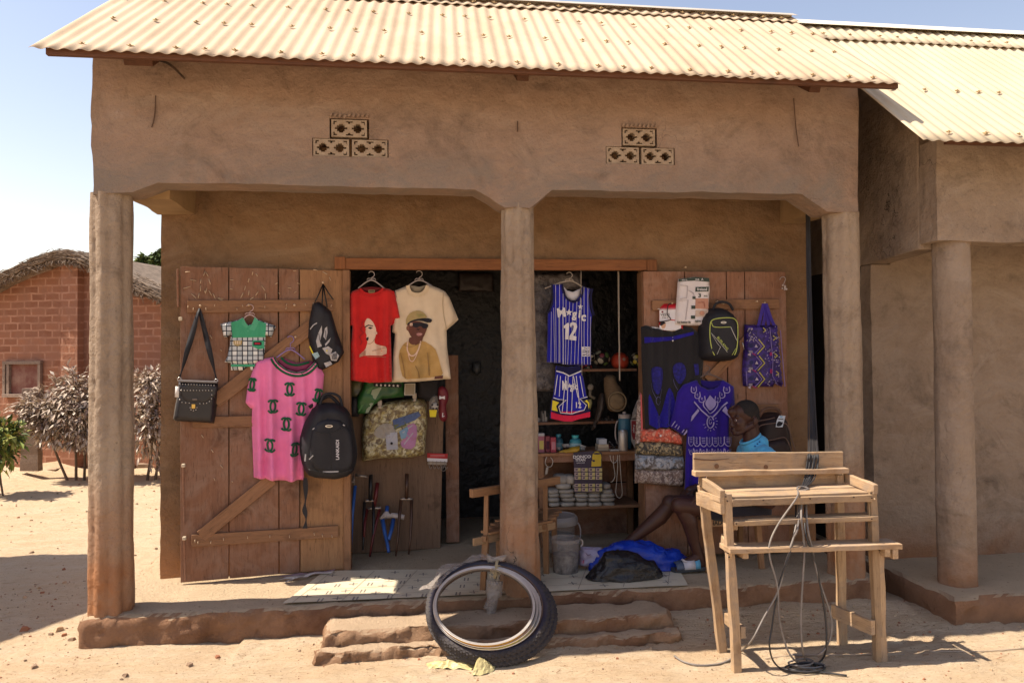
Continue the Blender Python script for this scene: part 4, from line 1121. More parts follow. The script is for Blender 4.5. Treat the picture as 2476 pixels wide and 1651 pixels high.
mPLD = plaid()
t = thing('toddler_outfit', 'toddler shirt and shorts set in green with white and navy checks', 'clothes', LD.W('A4', 850, 800, d=.06))
f = folds(.006, 4, 1, .22, 0, LD.W('A4', 850, 570).z, .2)
shp = LD.g('A4', (820, 572), (770, 600), (690, 618), (600, 640), (632, 762), (668, 765), (700, 735), (688, 850), (668, 940), (640, 1000), (760, 1020), (830, 1030), (930, 1015), (1010, 985), (1022, 870), (1030, 745), (1048, 755), (1082, 766), (1126, 660), (1030, 625), (960, 598), (930, 572), (895, 640), (860, 650), (835, 625), d=.06)
slab('shorts', LD.g('A4', (695, 990), (940, 1000), (925, 1078), (885, 1082), (868, 1030), (845, 1030), (815, 1080), (700, 1078), d=.05), LD, .045, .02, mPLD, t, f, .02, .012)
slab('shirt', shp, LD, .055, .03, mPLD, t, f, .02, .012)
prints('yoke', LD, .088, f, [('A4', [(815, 580), (765, 608), (700, 625), (715, 770), (790, 768), (1025, 765), (1032, 635), (955, 605), (925, 575), (895, 645), (860, 655), (830, 630)], 0), ('A4', [(925, 575), (965, 615), (955, 640), (920, 705), (870, 690), (900, 640)], 1), ('A4', [(815, 580), (800, 640), (845, 680), (862, 660), (835, 620)], 1), ('A4', oval(860, 705, 9), 1), ('A4', [(905, 795), (1015, 800), (1015, 870), (960, 880), (900, 850)], 0), ('A4', rect(912, 808, 990, 842), 2), ('A4', rect(925, 820, 980, 830), 3), ('A4', [(722, 795), (808, 795), (800, 835), (765, 850), (725, 835)], 4)]
       + [('A4', rect(735+i*22, 800, 748+i*22, 832), 5) for i in range(3)], [mGREEN, cloth('green_collar', (.09, .38, .22)), mDKP, mCRIM, mKHK, mCRM], t, .012)
prints('shorts_band', LD, .074, f, [('A4', rect(700, 1022, 925, 1044), 0)], [mGREEN], t)
hanger('small pale hanger inside the toddler outfit on the left door', LD, 'A4', (885, 455), (878, 545), (800, 610), (960, 610), .06, M('pink_clear', (.55, .38, .36), rough=.3))

# drawstring bag --------------------------------------------------------------
t = thing('drawstring_bag', 'black drawstring bag with pale flower print hanging high on the left door', 'bag', LD.W('A4', 1580, 700, d=.06))
f = folds(.014, 6, 4, .3, 0, LD.W('A4', 1580, 420).z, .25)
slab('pouch', LD.g('A4', (1475, 440), (1530, 425), (1600, 470), (1650, 520), (1700, 680), (1775, 910), (1720, 1000), (1560, 1080), (1515, 1100), (1470, 960), (1432, 760), (1440, 620), d=.08), LD, .045, .07, mBLK, t, f, .05)
LW = cloth('pale_grey_print', (.45, .42, .42)); BLP = cloth('pale_blue_print', (.35, .50, .55))
prints('print', LD, .117, f, [('A4', [(1505, 800), (1530, 720), (1560, 655), (1562, 720), (1545, 800), (1560, 850), (1520, 865)], 0), ('A4', [(1575, 760), (1590, 680), (1610, 665), (1615, 720), (1600, 790)], 0), ('A4', [(1590, 830), (1645, 770), (1630, 810), (1595, 850)], 0), ('A4', [(1565, 870), (1620, 850), (1660, 880), (1640, 940), (1600, 920)], 0), ('A4', [(1630, 930), (1690, 900), (1725, 940), (1700, 990), (1650, 985)], 0), ('A4', [(1580, 1010), (1640, 990), (1660, 1020), (1600, 1050)], 0), ('A4', stroke([(1450, 690), (1480, 650), (1515, 630)], 10), 0), ('A4', [(1465, 920), (1520, 905), (1540, 945), (1500, 975)], 1), ('A4', [(1600, 880), (1615, 890), (1605, 905)], 2), ('A4', stroke([(1445, 850), (1475, 920)], 12), 2)]
       + [('A4', stroke([(1655+i*14, 925-i*4), (1665+i*12, 975)], 5), 3) for i in range(4)]+[('A4', stroke([(1530, 730), (1548, 830)], 4), 3), ('A4', stroke([(1595, 700), (1598, 780)], 4), 3)], [LW, BLP, mYEL, mDKP], t, .02)
top = LD.W('A4', 1572, 262, d=.05); mb = MB()
for x, y in ((1495, 430), (1560, 500), (1612, 480), (1670, 410)): mb.tube([top, top.lerp(LD.W('A4', x, y, d=.09), .5)+V((0, 0, -.005)), LD.W('A4', x, y, d=.09)], .0045, 6)
mb.build('drawstring', mBLK2, t, smooth=True)

# pink shirt -----------------------------------------------------------------
t = thing('pink_shirt', 'bright pink knit shirt with dark green interlocked crescent emblems', 'shirt', LD.W('A5', 930, 250, d=.08))
ne = [(1112, 950), (1150, 1010), (1225, 1068), (1320, 1095), (1415, 1075), (1490, 1000)]
out = S(('A4', *ne), ('A4', (1560, 1070), (1585, 1120), (1572, 1290), (1500, 1440)), ('A5', (1150, 200), (1160, 400), (1170, 562), (1040, 572), (890, 562), (742, 546), (733, 300), (725, 100)), ('A4', (898, 1440), (885, 1442), (836, 1385), (855, 1240), (900, 1090), (945, 990), (1030, 965)))
fP = folds(.055, 5, 6, .42, 0, LD.W('A4', 1300, 1000).z, .75, .25)
slab('shirt', LD.g('S', *out, d=.09), LD, .06, .035, mPINK, t, fP, .03, .011)
nk = sp2(ne); fN = fP
prints('collar', LD, .099, fP, [('A4', band(nk, 0, -48), 0), ('A4', band(nk, -14, -26), 1)], [mGRN, mPINK], t, .012)
slab('collar_back', LD.g('A4', (1112, 950), (1185, 955), (1320, 1010), (1440, 985), (1490, 1000), (1415, 1075), (1320, 1095), (1225, 1068), (1150, 1010), d=.05), LD, .045, .01, M('pink_inside', (.30, .05, .12)), t)
slab('collar_back', LD.g('A4', *band(sp2([(1180, 950), (1240, 1000), (1330, 1018), (1440, 990)]), 0, -22), d=.06), LD, .058, .01, mGRN, t, res=.012)
EM = [('A4', 1255, 1258, 1, 0), ('A4', 1097, 1418, 1, 0), ('A4', 1365, 1444, 1, .05), ('A4', 900, 1215, .75, .1), ('A4', 1520, 1315, .8, .25), ('A5', 1018, 88, 1, 0), ('A5', 880, 265, 1.05, 0), ('A5', 1090, 300, .8, .1)]
for zid, x, y, sx, rt in EM:
    k = 1 if zid == 'A4' else 3.484/3.919; ly = []
    for sg in (-1, 1):
        c = []
        for i in range(17):
            a = .72+(2*pi-1.44)*i/16; px, py = (44*cos(a)-18*-1)*1, 58*sin(a); px = 40*cos(a)+16; px *= -sg if False else sg
            X, Y = px*sx*k, py*k; c.append((x+X*cos(rt)-Y*sin(rt), y+X*sin(rt)+Y*cos(rt)))
        ly.append((zid, stroke(c, 19*k), 0))
    prints('emblem', LD, .1005, fP, ly, [mGRN], t, .012)
hanger('lilac plastic hanger inside the pink shirt', LD, 'A4', (1300, 760), (1262, 875), (1130, 960), (1400, 975), .055, mLILAC)

# black backpack -------------------------------------------------------------


def backpack(label, pl, zid, poly, d, th, extra, mat):
    t = thing('backpack', label, 'backpack', pl.W(zid, *extra['c'], d=d)); f = folds(.006, 3, extra['seed'], .4, 0, 3, 1)
    slab('body', smooth_poly(pl.g(zid, *poly, d=d+th), 1), pl, d, th, mat, t, f, extra.get('puff', .06), .016)
    if 'pocket' in extra: slab('front_pocket', smooth_poly(pl.g(zid, *extra['pocket'], d=d+th), 2), pl, d+th*.8, th*.34, mat, t, f, .035, .016)
    for pts, w, m in extra.get('lines', ()):
        mb = MB(); mb.tube([pl.W(zid, *p, d=d+extra['ld']) for p in sp2(pts, 5)], w, 6); mb.build('piping', m, t, smooth=True)
    mb = MB(); mb.tube([pl.W(zid, *p, d=d+.03) for p in sp2(extra['loop'], 6)], .009, 8); mb.build('carry_loop', mBLK, t, smooth=True)
    if 'plate' in extra: x, y, w, h = extra['plate']; prints('badge', pl, d+extra['ld'], None, [(zid, oval(x, y, w, h), 0), (zid, oval(x, y, w*.75, h*.45), 1)], [mSIL, mDKP], t)
    return t, f


t, f = backpack('large black backpack with white sideways lettering hanging over the pink shirt', LD, 'A5', [(1195, 60), (1260, -60), (1390, -90), (1520, -60), (1585, 30), (1612, 200), (1640, 330), (1620, 460), (1570, 550), (1440, 580), (1290, 570), (1190, 540), (1140, 400), (1130, 250), (1165, 120)], .10, .15,
                dict(c=(1380, 250), seed=2, ld=.196, pocket=[(1205, 180), (1260, 60), (1390, 20), (1520, 60), (1590, 180), (1600, 480), (1420, 520), (1200, 480)], loop=[(1300, -60), (1330, -150), (1400, -170), (1465, -140), (1490, -60)], plate=(1378, 105, 32, 11),
                     lines=[([(1228, 130), (1300, 160), (1400, 160), (1500, 110), (1520, 90)], .0022, mBLK2), ([(1386, 165), (1398, 470)], .002, mBLK2), ([(1205, 470), (1400, 500), (1590, 470)], .003, mBLK2)]), mBLK)
mb = MB(); ptext(mb, 'LANKAIDI', LD, 'A5', 1451, 303, 26, .296, None, 1.0, pi/2); mb.build('lettering', mWPR, t)
prints('reflector', LD, .293, None, [('A5', [(1325, 485), (1458, 480), (1458, 492), (1325, 498)], 0), ('A5', stroke([(1180, 340), (1176, 400)], 12), 0), ('A5', stroke([(1210, 385), (1245, 350)], 8), 0), ('A5', stroke([(1495, 92), (1515, 102)], 9), 0), ('A5', stroke([(1235, 135), (1255, 120)], 8), 0)], [M('grey_reflector', (.42, .4, .4), rough=.4)], t)
mb = MB(); P = [LD.W('A5', *p, d=.09) for p in ((1178, 540), (1182, 700), (1172, 800), (1185, 880), (1175, 965))]; vs = []
for i, p in enumerate(spline(P, 5)): wv = .010+.006*sin(i*.7); vs += [p-LD.e*wv, p+LD.e*wv]
mb.add(vs, [(2*i, 2*i+1, 2*i+3, 2*i+2) for i in range(len(vs)//2-1)]); o = mb.build('dangling_strap', mBLK, t); s = o.modifiers.new('t', 'SOLIDIFY'); s.thickness = .003
mb = MB(); mb.tube(spline([LD.W('A4', 1440, 1430, d=.1), LD.W('A4', 1580, 1340, d=.09), LD.W('A4', 1650, 1330, d=.09), LD.W('A4', 1740, 1420, d=.1)], 5), .012, 8); mb.build('shoulder_strap', mBLK, t, smooth=True)

# doorway shirts -----------------------------------------------------------------
DW = PY(WY+.02)
fr_ = folds(.045, 5, 8, .4, 0, DW.W('A6', 300, 400).z, .6, .25)
t = thing('red_shirt', 'red cotton shirt with a printed half face, hanging in the doorway', 'shirt', DW.W('A6', 300, 800))
rn = [(215, 312), (255, 352), (320, 368), (385, 350), (432, 310)]
slab('shirt', DW.g('A6', *rn, (500, 322), (548, 345), (580, 470), (606, 610), (560, 625), (552, 668), (512, 690), (518, 900), (528, 1250), (420, 1258), (300, 1262), (106, 1236), (112, 900), (130, 690), (102, 690), (100, 370), (130, 345), d=.03), DW, .005, .035, mRED, t, fr_, .03, .016)
slab('back_neck', DW.g('A6', *rn, (320, 300), d=.0), DW, -.01, .01, M('red_inside', (.2, .012, .012)), t)
prints('collar', DW, .043, fr_, [('A6', band(sp2(rn), 0, -26), 0)], [cloth('red_rib', (.46, .016, .016))], t)
prints('neck_label', DW, .012, None, [('A6', rect(292, 335, 356, 368), 0), ('A6', rect(300, 342, 348, 350), 1)], [mKHK, mDKP], t)
prints('face_print', DW, .043, fr_, [('A6', [(250, 680), (262, 640), (285, 612), (330, 640), (362, 700), (372, 745), (362, 800), (350, 850), (365, 875), (430, 892), (478, 900), (474, 992), (262, 985), (200, 1006), (204, 975), (262, 930), (280, 872), (284, 845), (268, 818), (278, 790), (262, 758), (268, 720)], 0, 1), ('A6', [(256, 700), (290, 680), (340, 690), (335, 698), (292, 692), (258, 710)], 1), ('A6', [(285, 712), (310, 704), (338, 714), (312, 726)], 1), ('A6', [(270, 815), (292, 802), (296, 815), (288, 842), (274, 838)], 1), ('A6', stroke([(284, 870), (310, 872), (340, 850), (356, 820)], 6), 2), ('A6', [(200, 1006), (204, 975), (262, 935), (262, 985)], 2)]
       + [('A6', stroke(sp2([(235, 690), (215, 730), (240, 760), (205, 800), (225, 850), (210, 880)]), 9), 3), ('A6', stroke(sp2([(250, 640), (225, 670), (245, 700)]), 8), 3), ('A6', stroke([(280, 999), (470, 1003)], 4), 2), ('A6', oval(372, 765, 9, 14), 0), ('A6', stroke([(330, 945), (400, 925), (470, 905)], 4), 2)], [mPALE, mDKP, M('print_shade', (.42, .22, .14)), M('dark_red_print', (.36, .012, .014))], t, .015)
hanger('clear grey hanger in the red shirt', DW, 'A6', (330, 150), (322, 228), (190, 318), (450, 318), -.002, mGREYP)
fc_ = folds(.045, 4, 9, .45, 0, DW.W('A6', 800, 400).z, .6, .2)
t = thing('cream_shirt', 'cream shirt with a printed man in khaki cap and sunglasses, hanging in the doorway', 'shirt', DW.W('A6', 800, 800))
cn = [(702, 285), (716, 335), (745, 358), (800, 362), (842, 335), (866, 285)]
slab('shirt', DW.g('A6', *cn, (880, 272), (1000, 312), (1060, 345), (1100, 400), (1196, 625), (1150, 670), (1082, 726), (1074, 735), (1080, 900), (1118, 1222), (1000, 1232), (780, 1250), (526, 1258), (535, 1000), (556, 770), (526, 750), (545, 560), (556, 335), (640, 300), d=.02), DW, -.03, .035, mCRM, t, fc_, .03, .016)
slab('back_neck', DW.g('A6', *cn, (800, 300), d=-.03), DW, -.045, .01, cloth('cream_inside', (.42, .33, .22)), t)
prints('collar', DW, .008, fc_, [('A6', band(sp2(cn), 0, -38), 0), ('A6', stroke([(1040, 360), (1032, 480), (1045, 600), (1070, 720)], 5), 1)], [cloth('cream_rib', (.62, .48, .32)), cloth('cream_seam', (.40, .30, .19))], t, .014)
prints('portrait', DW, .0085, fc_, [('A6', [(592, 960), (640, 870), (700, 838), (830, 832), (950, 905), (985, 985), (1015, 1100), (1042, 1185), (940, 1205), (780, 1218), (640, 1226), (605, 1100)], 0, 1), ('A6', [(955, 1195), (1036, 1185), (1034, 1218), (950, 1222)], 1), ('A6', [(700, 800), (840, 790), (828, 850), (780, 885), (720, 880), (692, 850)], 1, 1), ('A6', [(675, 720), (690, 660), (780, 640), (890, 680), (868, 745), (850, 790), (815, 835), (770, 838), (715, 800), (690, 745)], 1, 1), ('A6', oval(684, 715, 14, 24), 2), ('A6', [(665, 690), (668, 610), (715, 555), (790, 536), (850, 560), (885, 618), (760, 628), (700, 660)], 3, 1), ('A6', [(672, 692), (690, 655), (760, 625), (880, 612), (936, 632), (905, 668), (820, 640), (740, 645), (700, 672)], 4, 1), ('A6', [(704, 665), (800, 660), (892, 672), (884, 715), (842, 722), (812, 690), (775, 714), (722, 696)], 4, 1), ('A6', rect(706, 664, 732, 692), 5), ('A6', [(765, 772), (800, 758), (838, 770), (820, 790), (785, 796)], 6, 1), ('A6', [(775, 777), (830, 773), (815, 781)], 5)]
       + [('A6', stroke(sp2([(685, 850), (680, 930), (710, 985), (750, 985), (790, 930), (815, 845)]), 13), 5), ('A6', stroke(sp2([(690, 960), (705, 1030), (735, 1045), (765, 1000), (790, 930)]), 8), 5), ('A6', stroke([(775, 720), (790, 735), (800, 722)], 6), 4), ('A6', stroke([(640, 880), (700, 905), (760, 890), (830, 850)], 4), 7), ('A6', stroke(sp2([(880, 960), (890, 1050), (900, 1190)]), 12), 7), ('A6', stroke(sp2([(760, 1090), (790, 1150), (800, 1210)]), 10), 7), ('A6', stroke(sp2([(610, 960), (640, 1080), (660, 1220)]), 8), 7), ('A6', stroke([(775, 575), (800, 605), (815, 570), (830, 600), (850, 585)], 6), 8)], [mTAN, mBRSK, M('print_ear', (.2, .08, .05)), mKHK, mDKP, mPALE, M('print_lips', (.40, .16, .15)), M('tan_shade', (.30, .175, .06)), M('cap_motif', (.36, .36, .1))], t, .015)
hanger('clear grey hanger in the cream shirt', DW, 'A6', (760, 152), (798, 230), (670, 310), (930, 300), -.035, mGREYP)
# ------------------------------------------------------------------ right half of the doorway: jersey, shorts
t = thing('basketball_jersey', 'blue pinstriped sleeveless jersey reading Magic 12, hanging in the doorway', 'jersey', DW.W('B1', 510, 800))
fj = folds(.013, 5, 12, .4, 0, DW.W('B1', 500, 400).z, .5, .2)
jn = [(425, 345), (440, 440), (480, 520), (550, 560), (610, 550), (650, 490), (682, 375)]
jp = [*jn, (787, 406), (766, 500), (780, 650), (806, 745), (792, 900), (796, 1100), (792, 1368), (650, 1374), (500, 1372), (380, 1350), (228, 1334), (236, 1000), (240, 720), (268, 690), (300, 600), (310, 520), (298, 352)]
slab('jersey', DW.g('B1', *jp, d=.03), DW, .0, .03, mBLUE, t, fj, .025, .014)
slab('inside_back', DW.g('B1', (436, 380), (480, 430), (550, 448), (650, 402), (640, 500), (590, 555), (540, 556), (470, 515), d=-.005), DW, -.012, .01, mWPR, t)
prints('trim', DW, .033, fj, [('B1', band(sp2(jn), 0, -22), 0), ('B1', band([(787, 406), (766, 500), (780, 650), (806, 745)], 0, 22), 0), ('B1', band([(240, 720), (268, 690), (300, 600), (310, 520), (298, 352)], 0, 22), 0)], [mNAVY], t, .012)
ly = []
for x0, x1, y0 in ((332, 340, 360), (380, 386, 350), (425, 432, 470), (462, 455, 540), (508, 480, 575), (552, 520, 590), (600, 570, 570), (645, 612, 520), (688, 690, 390), (736, 728, 400), (275, 265, 700), (305, 320, 650), (372, 372, 640), (418, 420, 640), (652, 660, 620), (770, 768, 760)):
    ly.append(('B1', stroke([(x0, y0), (x0+(x1-x0)*.4, y0+(1360-y0)*.4), (x1, 1340 if x0 < 400 else 1362)], 5.5), 0))
prints('pinstripes', DW, .0325, fj, ly, [cloth('stripe_print', (.50, .48, .62))], t, .02)
mb = MB(); dd = .0405
for s, x, y, h, sx in (('M', 405, 715, 105, .95), ('g', 572, 728, 100, .85), ('i', 634, 730, 95, 1), ('c', 684, 765, 105, .9)): ptext(mb, s, DW, 'B1', x, y, h, dd, fj, sx, -.1 if s != 'M' else .1, 0, .035)
flat(mb, DW.g('B1', *star(500, 708, 46), d=dd), DW, dd, fj); flat(mb, DW.g('B1', *star(645, 635, 36), d=dd), DW, dd, fj)
flat(mb, DW.g('B1', (432, 880), (480, 840), (498, 842), (490, 1048), (450, 1046), (455, 905), (434, 908), d=dd), DW, dd, fj, .004); flat(mb, DW.g('B1', *[(508, 870), (520, 838), (560, 828), (594, 846), (604, 888), (590, 935), (552, 1000), (596, 1010), (592, 1062), (502, 1052), (504, 1010), (556, 925), (562, 880), (548, 862), (530, 880), (526, 900)], d=dd), DW, dd, fj, .004)
mb.build('lettering', mWPR, t)
prints('sewn_patch', DW, .035, fj, [('B1', rect(660, 1140, 776, 1262), 0)]+[('B1', stroke([(672, y), (690+i*9, y-8), (725, y+6), (755, y-2)], 9), 1) for i, y in enumerate((1160, 1190, 1212, 1245))], [mWPR, mNAVY], t)
hanger('pale hanger sticking out of the striped jersey shoulder', DW, 'B1', (535, 205), (505, 300), (195, 405), (670, 385), -.006, M('beige_hanger', (.42, .36, .30), rough=.4))
t = thing('basketball_shorts', 'blue pinstriped shorts with red hem hanging below the jersey', 'shorts', DW.W('B2', 460, 280))
fs_ = folds(.010, 5, 14, .3, 0, DW.W('B2', 450, 0).z, .4, .3)
slab('shorts', DW.g('S', *S(('B1', (345, 1382), (500, 1400), (640, 1382), (660, 1460)), ('B2', (612, 60), (648, 270), (676, 430), (678, 500), (560, 520), (475, 550), (380, 548), (240, 515), (246, 440), (258, 310), (275, 260), (298, 20)), ('B1', (338, 1440))), d=.03), DW, .0, .04, mBLUE, t, fs_, .025, .014)
prints('print', DW, .043, fs_, [('S', S(('B1', (345, 1385), (500, 1402), (640, 1385), (655, 1445), (505, 1510), (338, 1445))), 0), ('B1', stroke([(338, 1445), (430, 1470), (505, 1510), (580, 1480), (655, 1445)], 14), 1), ('B2', [(242, 440), (676, 430), (677, 498), (560, 518), (475, 548), (380, 546), (242, 513)], 2), ('B2', [(255, 290), (320, 300), (410, 310), (330, 380), (360, 460), (250, 440)], 0), ('B2', [(648, 285), (560, 295), (630, 370), (600, 430), (674, 432)], 0), ('B2', [(258, 310), (330, 335), (295, 375), (315, 435), (248, 420)], 3), ('B2', [(640, 305), (615, 320), (650, 345), (660, 410), (668, 350)], 3), ('B2', stroke([(268, 282), (320, 300), (410, 308), (325, 382), (345, 450), (475, 462), (560, 430), (610, 420), (635, 365), (560, 295), (648, 272)], 9), 1), ('B2', [(350, 455), (475, 465), (620, 430), (676, 425), (676, 438), (500, 480), (380, 478), (246, 445)], 0)]
       + [('B2', stroke([(a, 40), (b, c)], 7), 1) for a, b, c in ((345, 330, 270), (405, 365, 440), (430, 415, 450), (485, 468, 455), (490, 540, 280), (560, 600, 270), (520, 560, 400))]+[('B2', stroke([(310, 30), (280, 250)], 7), 1)], [mNAVY, mWPR, mCRIM, mYEL], t, .014)
mb = MB(); ptext(mb, 'M', DW, 'B2', 392, 150, 95, .0475, fs_, .5, 0, 0, .04); ptext(mb, 'gic', DW, 'B2', 498, 160, 70, .0475, fs_, .8, 0, 0, .03); ptext(mb, '12', DW, 'B2', 543, 368, 62, .0445, fs_, .8, 0, 0, .02); flat(mb, DW.g('B2', *star(448, 150, 30), d=.0445), DW, .0445, fs_); mb.build('lettering', mWPR, t)

# ------------------------------------------------------------------ right door
t = thing('black_blue_dress', 'charcoal and blue dress with blue lace patches on the right door', 'dress', RD.W('B3', 440, 1000, d=.05))
mCHR = cloth('charcoal_cloth', (.022, .02, .022)); mDBL = cloth('deep_blue', (.02, .014, .25), (.016, .011, .20)); mLACE = M('blue_lace', (.018, .014, .21), (.010, .008, .09), scale=60, rough=.8, bmp=.6, bscale=150)
fd = folds(.04, 5, 15, .5, 0, RD.W('B3', 440, 700).z, .8, .25)
slab('dress', RD.g('S', *S(('B3', (108, 660), (160, 642), (330, 690), (450, 712), (555, 650), (640, 665), (690, 705), (745, 780), (765, 1000), (740, 1300)), ('C7', (520, 600), (480, 640), (350, 668), (66, 692), (40, 200)))), RD, .05, .03, mCHR, t, fd, .03, .018)
prints('panels', RD, .084, fd, [('C7', [(118, 300), (160, 370), (210, 510), (240, 560), (270, 500), (290, 400), (320, 280), (345, 240), (400, 330), (410, 560), (380, 655), (140, 682), (118, 500)], 0, 1), ('B3', [(170, 762), (300, 765), (450, 758), (680, 705), (685, 735), (470, 795), (172, 825)], 0), ('C7', [(150, 80), (160, 40), (215, 25), (270, 45), (278, 130), (262, 240), (225, 330), (190, 300), (165, 200)], 1, 1), ('C7', [(375, 60), (400, 0), (460, -20), (510, 20), (520, 110), (490, 190), (450, 220), (410, 170)], 1, 1), ('C7', [(600, 0), (640, 0), (645, 110), (615, 120)], 1), ('C7', stroke(oval(222, 385, 24, 42, 20), 5), 2), ('C7', stroke(sp2([(150, 200), (165, 280), (205, 370)]), 4), 2), ('C7', stroke(sp2([(265, 260), (250, 320), (235, 360)]), 4), 2), ('C7', stroke(sp2([(385, 160), (400, 220), (425, 270)]), 4), 2)], [mDBL, mLACE, M('faint_thread', (.10, .09, .2))], t, .018)
slab('white_lining', RD.g('B3', (165, 652), (300, 662), (450, 640), (555, 650), (520, 690), (430, 705), (280, 688), (180, 680)), RD, .045, .016, mWHT, t)
mb = MB(); c = RD.W('B3', 465, 800, d=.09); mb.ball(c, .006, 10); c = RD.W('B3', 455, 765, d=.09); mb.box(c, (.014, .004, .004)); mb.build('button', mWHT, t, smooth=True)
t = thing('embroidered_dress', 'violet blue dress with pale lavender embroidery hanging behind the seated man', 'dress', RD.W('C7', 760, 600, d=.1))
mVIO = cloth('violet_blue', (.032, .014, .25), (.026, .011, .19)); mLAV = cloth('lavender_thread', (.36, .30, .52), (.28, .23, .44))
fv = folds(.036, 5, 17, .45, 0, RD.W('C7', 760, 200).z, .8, .25)
vn = [(655, 165), (690, 235), (760, 270), (830, 262), (890, 225), (915, 170)]
slab('dress', RD.g('C7', *vn, (960, 190), (1040, 240), (1050, 430), (985, 470), (978, 700), (985, 960), (985, 1326), (700, 1326), (510, 1322), (520, 1000), (540, 700), (520, 690), (500, 755), (358, 662), (400, 500), (440, 300), (500, 220), (590, 185), d=.12), RD, .09, .03, mVIO, t, fv, .03, .018)
slab('back_neck', RD.g('C7', *vn, (780, 180), d=.08), RD, .078, .01, cloth('violet_inside', (.018, .009, .14)), t)
ly = []
arc = [(590, 240), (625, 320), (690, 375), (850, 380), (910, 335), (955, 265)]
for i, (x, y) in enumerate(((600, 265), (640, 325), (685, 365), (850, 365), (895, 320), (940, 265))): ly += [('C7', stroke(sp2([(x-24, y-28), (x-28, y+22), (x, y+38), (x+28, y+20), (x+24, y-30)], 4), 8), 0), ('C7', stroke([(x-10, y-12), (x+8, y-6)], 6), 0), ('C7', stroke([(x-10, y+4), (x+8, y+10)], 6), 0)]
ly += [('C7', stroke(sp2([(765, 330), (720, 400), (730, 445), (768, 482), (812, 445), (822, 395), (765, 330)]), 8), 0), ('C7', stroke(sp2([(700, 385), (698, 440), (735, 490), (768, 520), (810, 490), (845, 430), (840, 385)]), 9), 0)]
ly += [('C7', stroke([(742+abs(3-i)*4, 370+i*16), (798-abs(3-i)*4, 368+i*16)], 5), 0) for i in range(6)]
ly += [('C7', stroke([(600, 395), (680, 490), (760, 565)], 13), 0), ('C7', stroke([(945, 400), (860, 490), (790, 565)], 13), 0), ('C7', [(640, 470), (570, 545), (560, 600), (580, 585), (655, 490)], 0), ('C7', [(900, 490), (970, 565), (965, 535), (930, 440)], 0), ('C7', stroke(oval(768, 610, 40, 62, 18), 10), 0), ('C7', stroke(oval(768, 605, 16, 26, 12), 6), 0)]
ly += [('C7', stroke([(768+60*cos(a), 615+72*sin(a)), (768+78*cos(a), 615+92*sin(a))], 4), 0) for a in (-.6, -.2, .2, .6, 1, 1.5, 2, 2.5, 2.9)]
for i in range(7):
    x = 565+i*64; y = 775 if i not in (0, 6) else 770; ly += [('C7', stroke(sp2([(x-30, y-10), (x-30, y+60), (x, y+90), (x+30, y+60), (x+30, y-10)], 4), 7), 0)]+[('C7', stroke([(x-16, y+j*17), (x+16, y+j*17)], 5), 0) for j in range(4) if i % 2 == 0]+[('C7', stroke(oval(x, y+j*24+4, 8, 9, 8), 4), 0) for j in range(3) if i % 2]
    ly += [('C7', stroke(sp2([(x-30, 890), (x-18, 935), (x, 950), (x+20, 935), (x+30, 885)], 4), 7), 0), ('C7', stroke(oval(x, 912, 10, 12, 8), 5), 0)]
ly += [('C7', stroke([(400, 600), (365, 655)], 8), 0), ('C7', stroke([(520, 690), (490, 745)], 8), 0)]+[('C7', stroke([(395+i*25, 615+i*18), (372+i*25, 648+i*18)], 8), 0) for i in range(1, 6) if i != 3]
prints('embroidery', RD, .1225, fv, ly, [mLAV], t, .02)
hanger('dark hanger in the embroidered dress', RD, 'C7', (760, 20), (738, 100), (610, 185), (930, 180), .085, M('dark_hanger', (.14, .10, .09), rough=.5))

# printed cloths in a clear bag
t = thing('cloth_pack', 'pack of folded printed cloths, orange over camouflage and leopard, on the right door', 'cloth pack', RD.W('C7', 270, 950, d=.05))


def patch(name, cols, scale, rough=.6, lo=.45, hi=.55):
    m, nt, b = _nt(name); b.inputs['Roughness'].default_value = rough; v = coords(nt, rnd=False); c = cols[0]
    for i, k in enumerate(cols[1:]):
        mp = N(nt, 'ShaderNodeMapping'); mp.inputs['Location'].default_value = (i*3.1, i*1.7, i*2.3); nt.links.new(v, mp.inputs[0]); c = mix(nt, ns(nt, mp.outputs[0], scale*(1+.3*i), 3, .6, lo, hi, .8), c, k)
    nt.links.new(c, b.inputs['Base Color']); bump(nt, b, ns(nt, v, 30, 5, .6, 0, 1), .5, .012); return m


mOR = patch('orange_print', [(.60, .09, .045), (.52, .13, .08), (.62, .32, .22), (.28, .05, .03)], 26, .7, .5, .62); mCAM = patch('camo_print', [(.22, .16, .07), (.07, .05, .03), (.34, .26, .14), (.03, .025, .02)], 28); mGRB = patch('grey_blue_print', [(.05, .05, .06), (.20, .24, .30), (.10, .08, .07), (.34, .34, .36)], 18); mLEO = patch('leopard_print', [(.34, .27, .22), (.08, .05, .04), (.42, .34, .30), (.16, .10, .08)], 36)
fk = folds(.012, 5, 19, .35, 0, 2, 1)
for poly, m, d, th in (([(45, 690), (350, 668), (500, 760), (500, 862), (400, 845), (250, 830), (48, 830)], mOR, .045, .045), ([(0, 850), (48, 815), (250, 815), (400, 835), (505, 855), (510, 985), (250, 975), (0, 960)], mCAM, .04, .05), ([(0, 950), (250, 965), (515, 975), (525, 1110), (300, 1130), (0, 1120)], mGRB, .04, .055), ([(0, 1105), (300, 1115), (520, 1095), (505, 1302), (270, 1285), (5, 1262)], mLEO, .035, .05)): slab('folded_cloth', RD.g('C7', *poly, d=d+th), RD, d, th, m, t, fk, .022, .014)
slab('bag_edge', RD.g('C7', (36, 290), (48, 320), (60, 700), (45, 850), (5, 1260), (-22, 1255), (-15, 800), (8, 400), d=.05), RD, .04, .02, mLEO, t, fk, .02)
mb = MB(); mb.prism(RD.g('C7', (40, 300), (52, 330), (64, 690), (46, 690), d=.07), RD.P, .06, .066); mb.build('pink_edge', M('pink_band', (.55, .10, .10)), t)
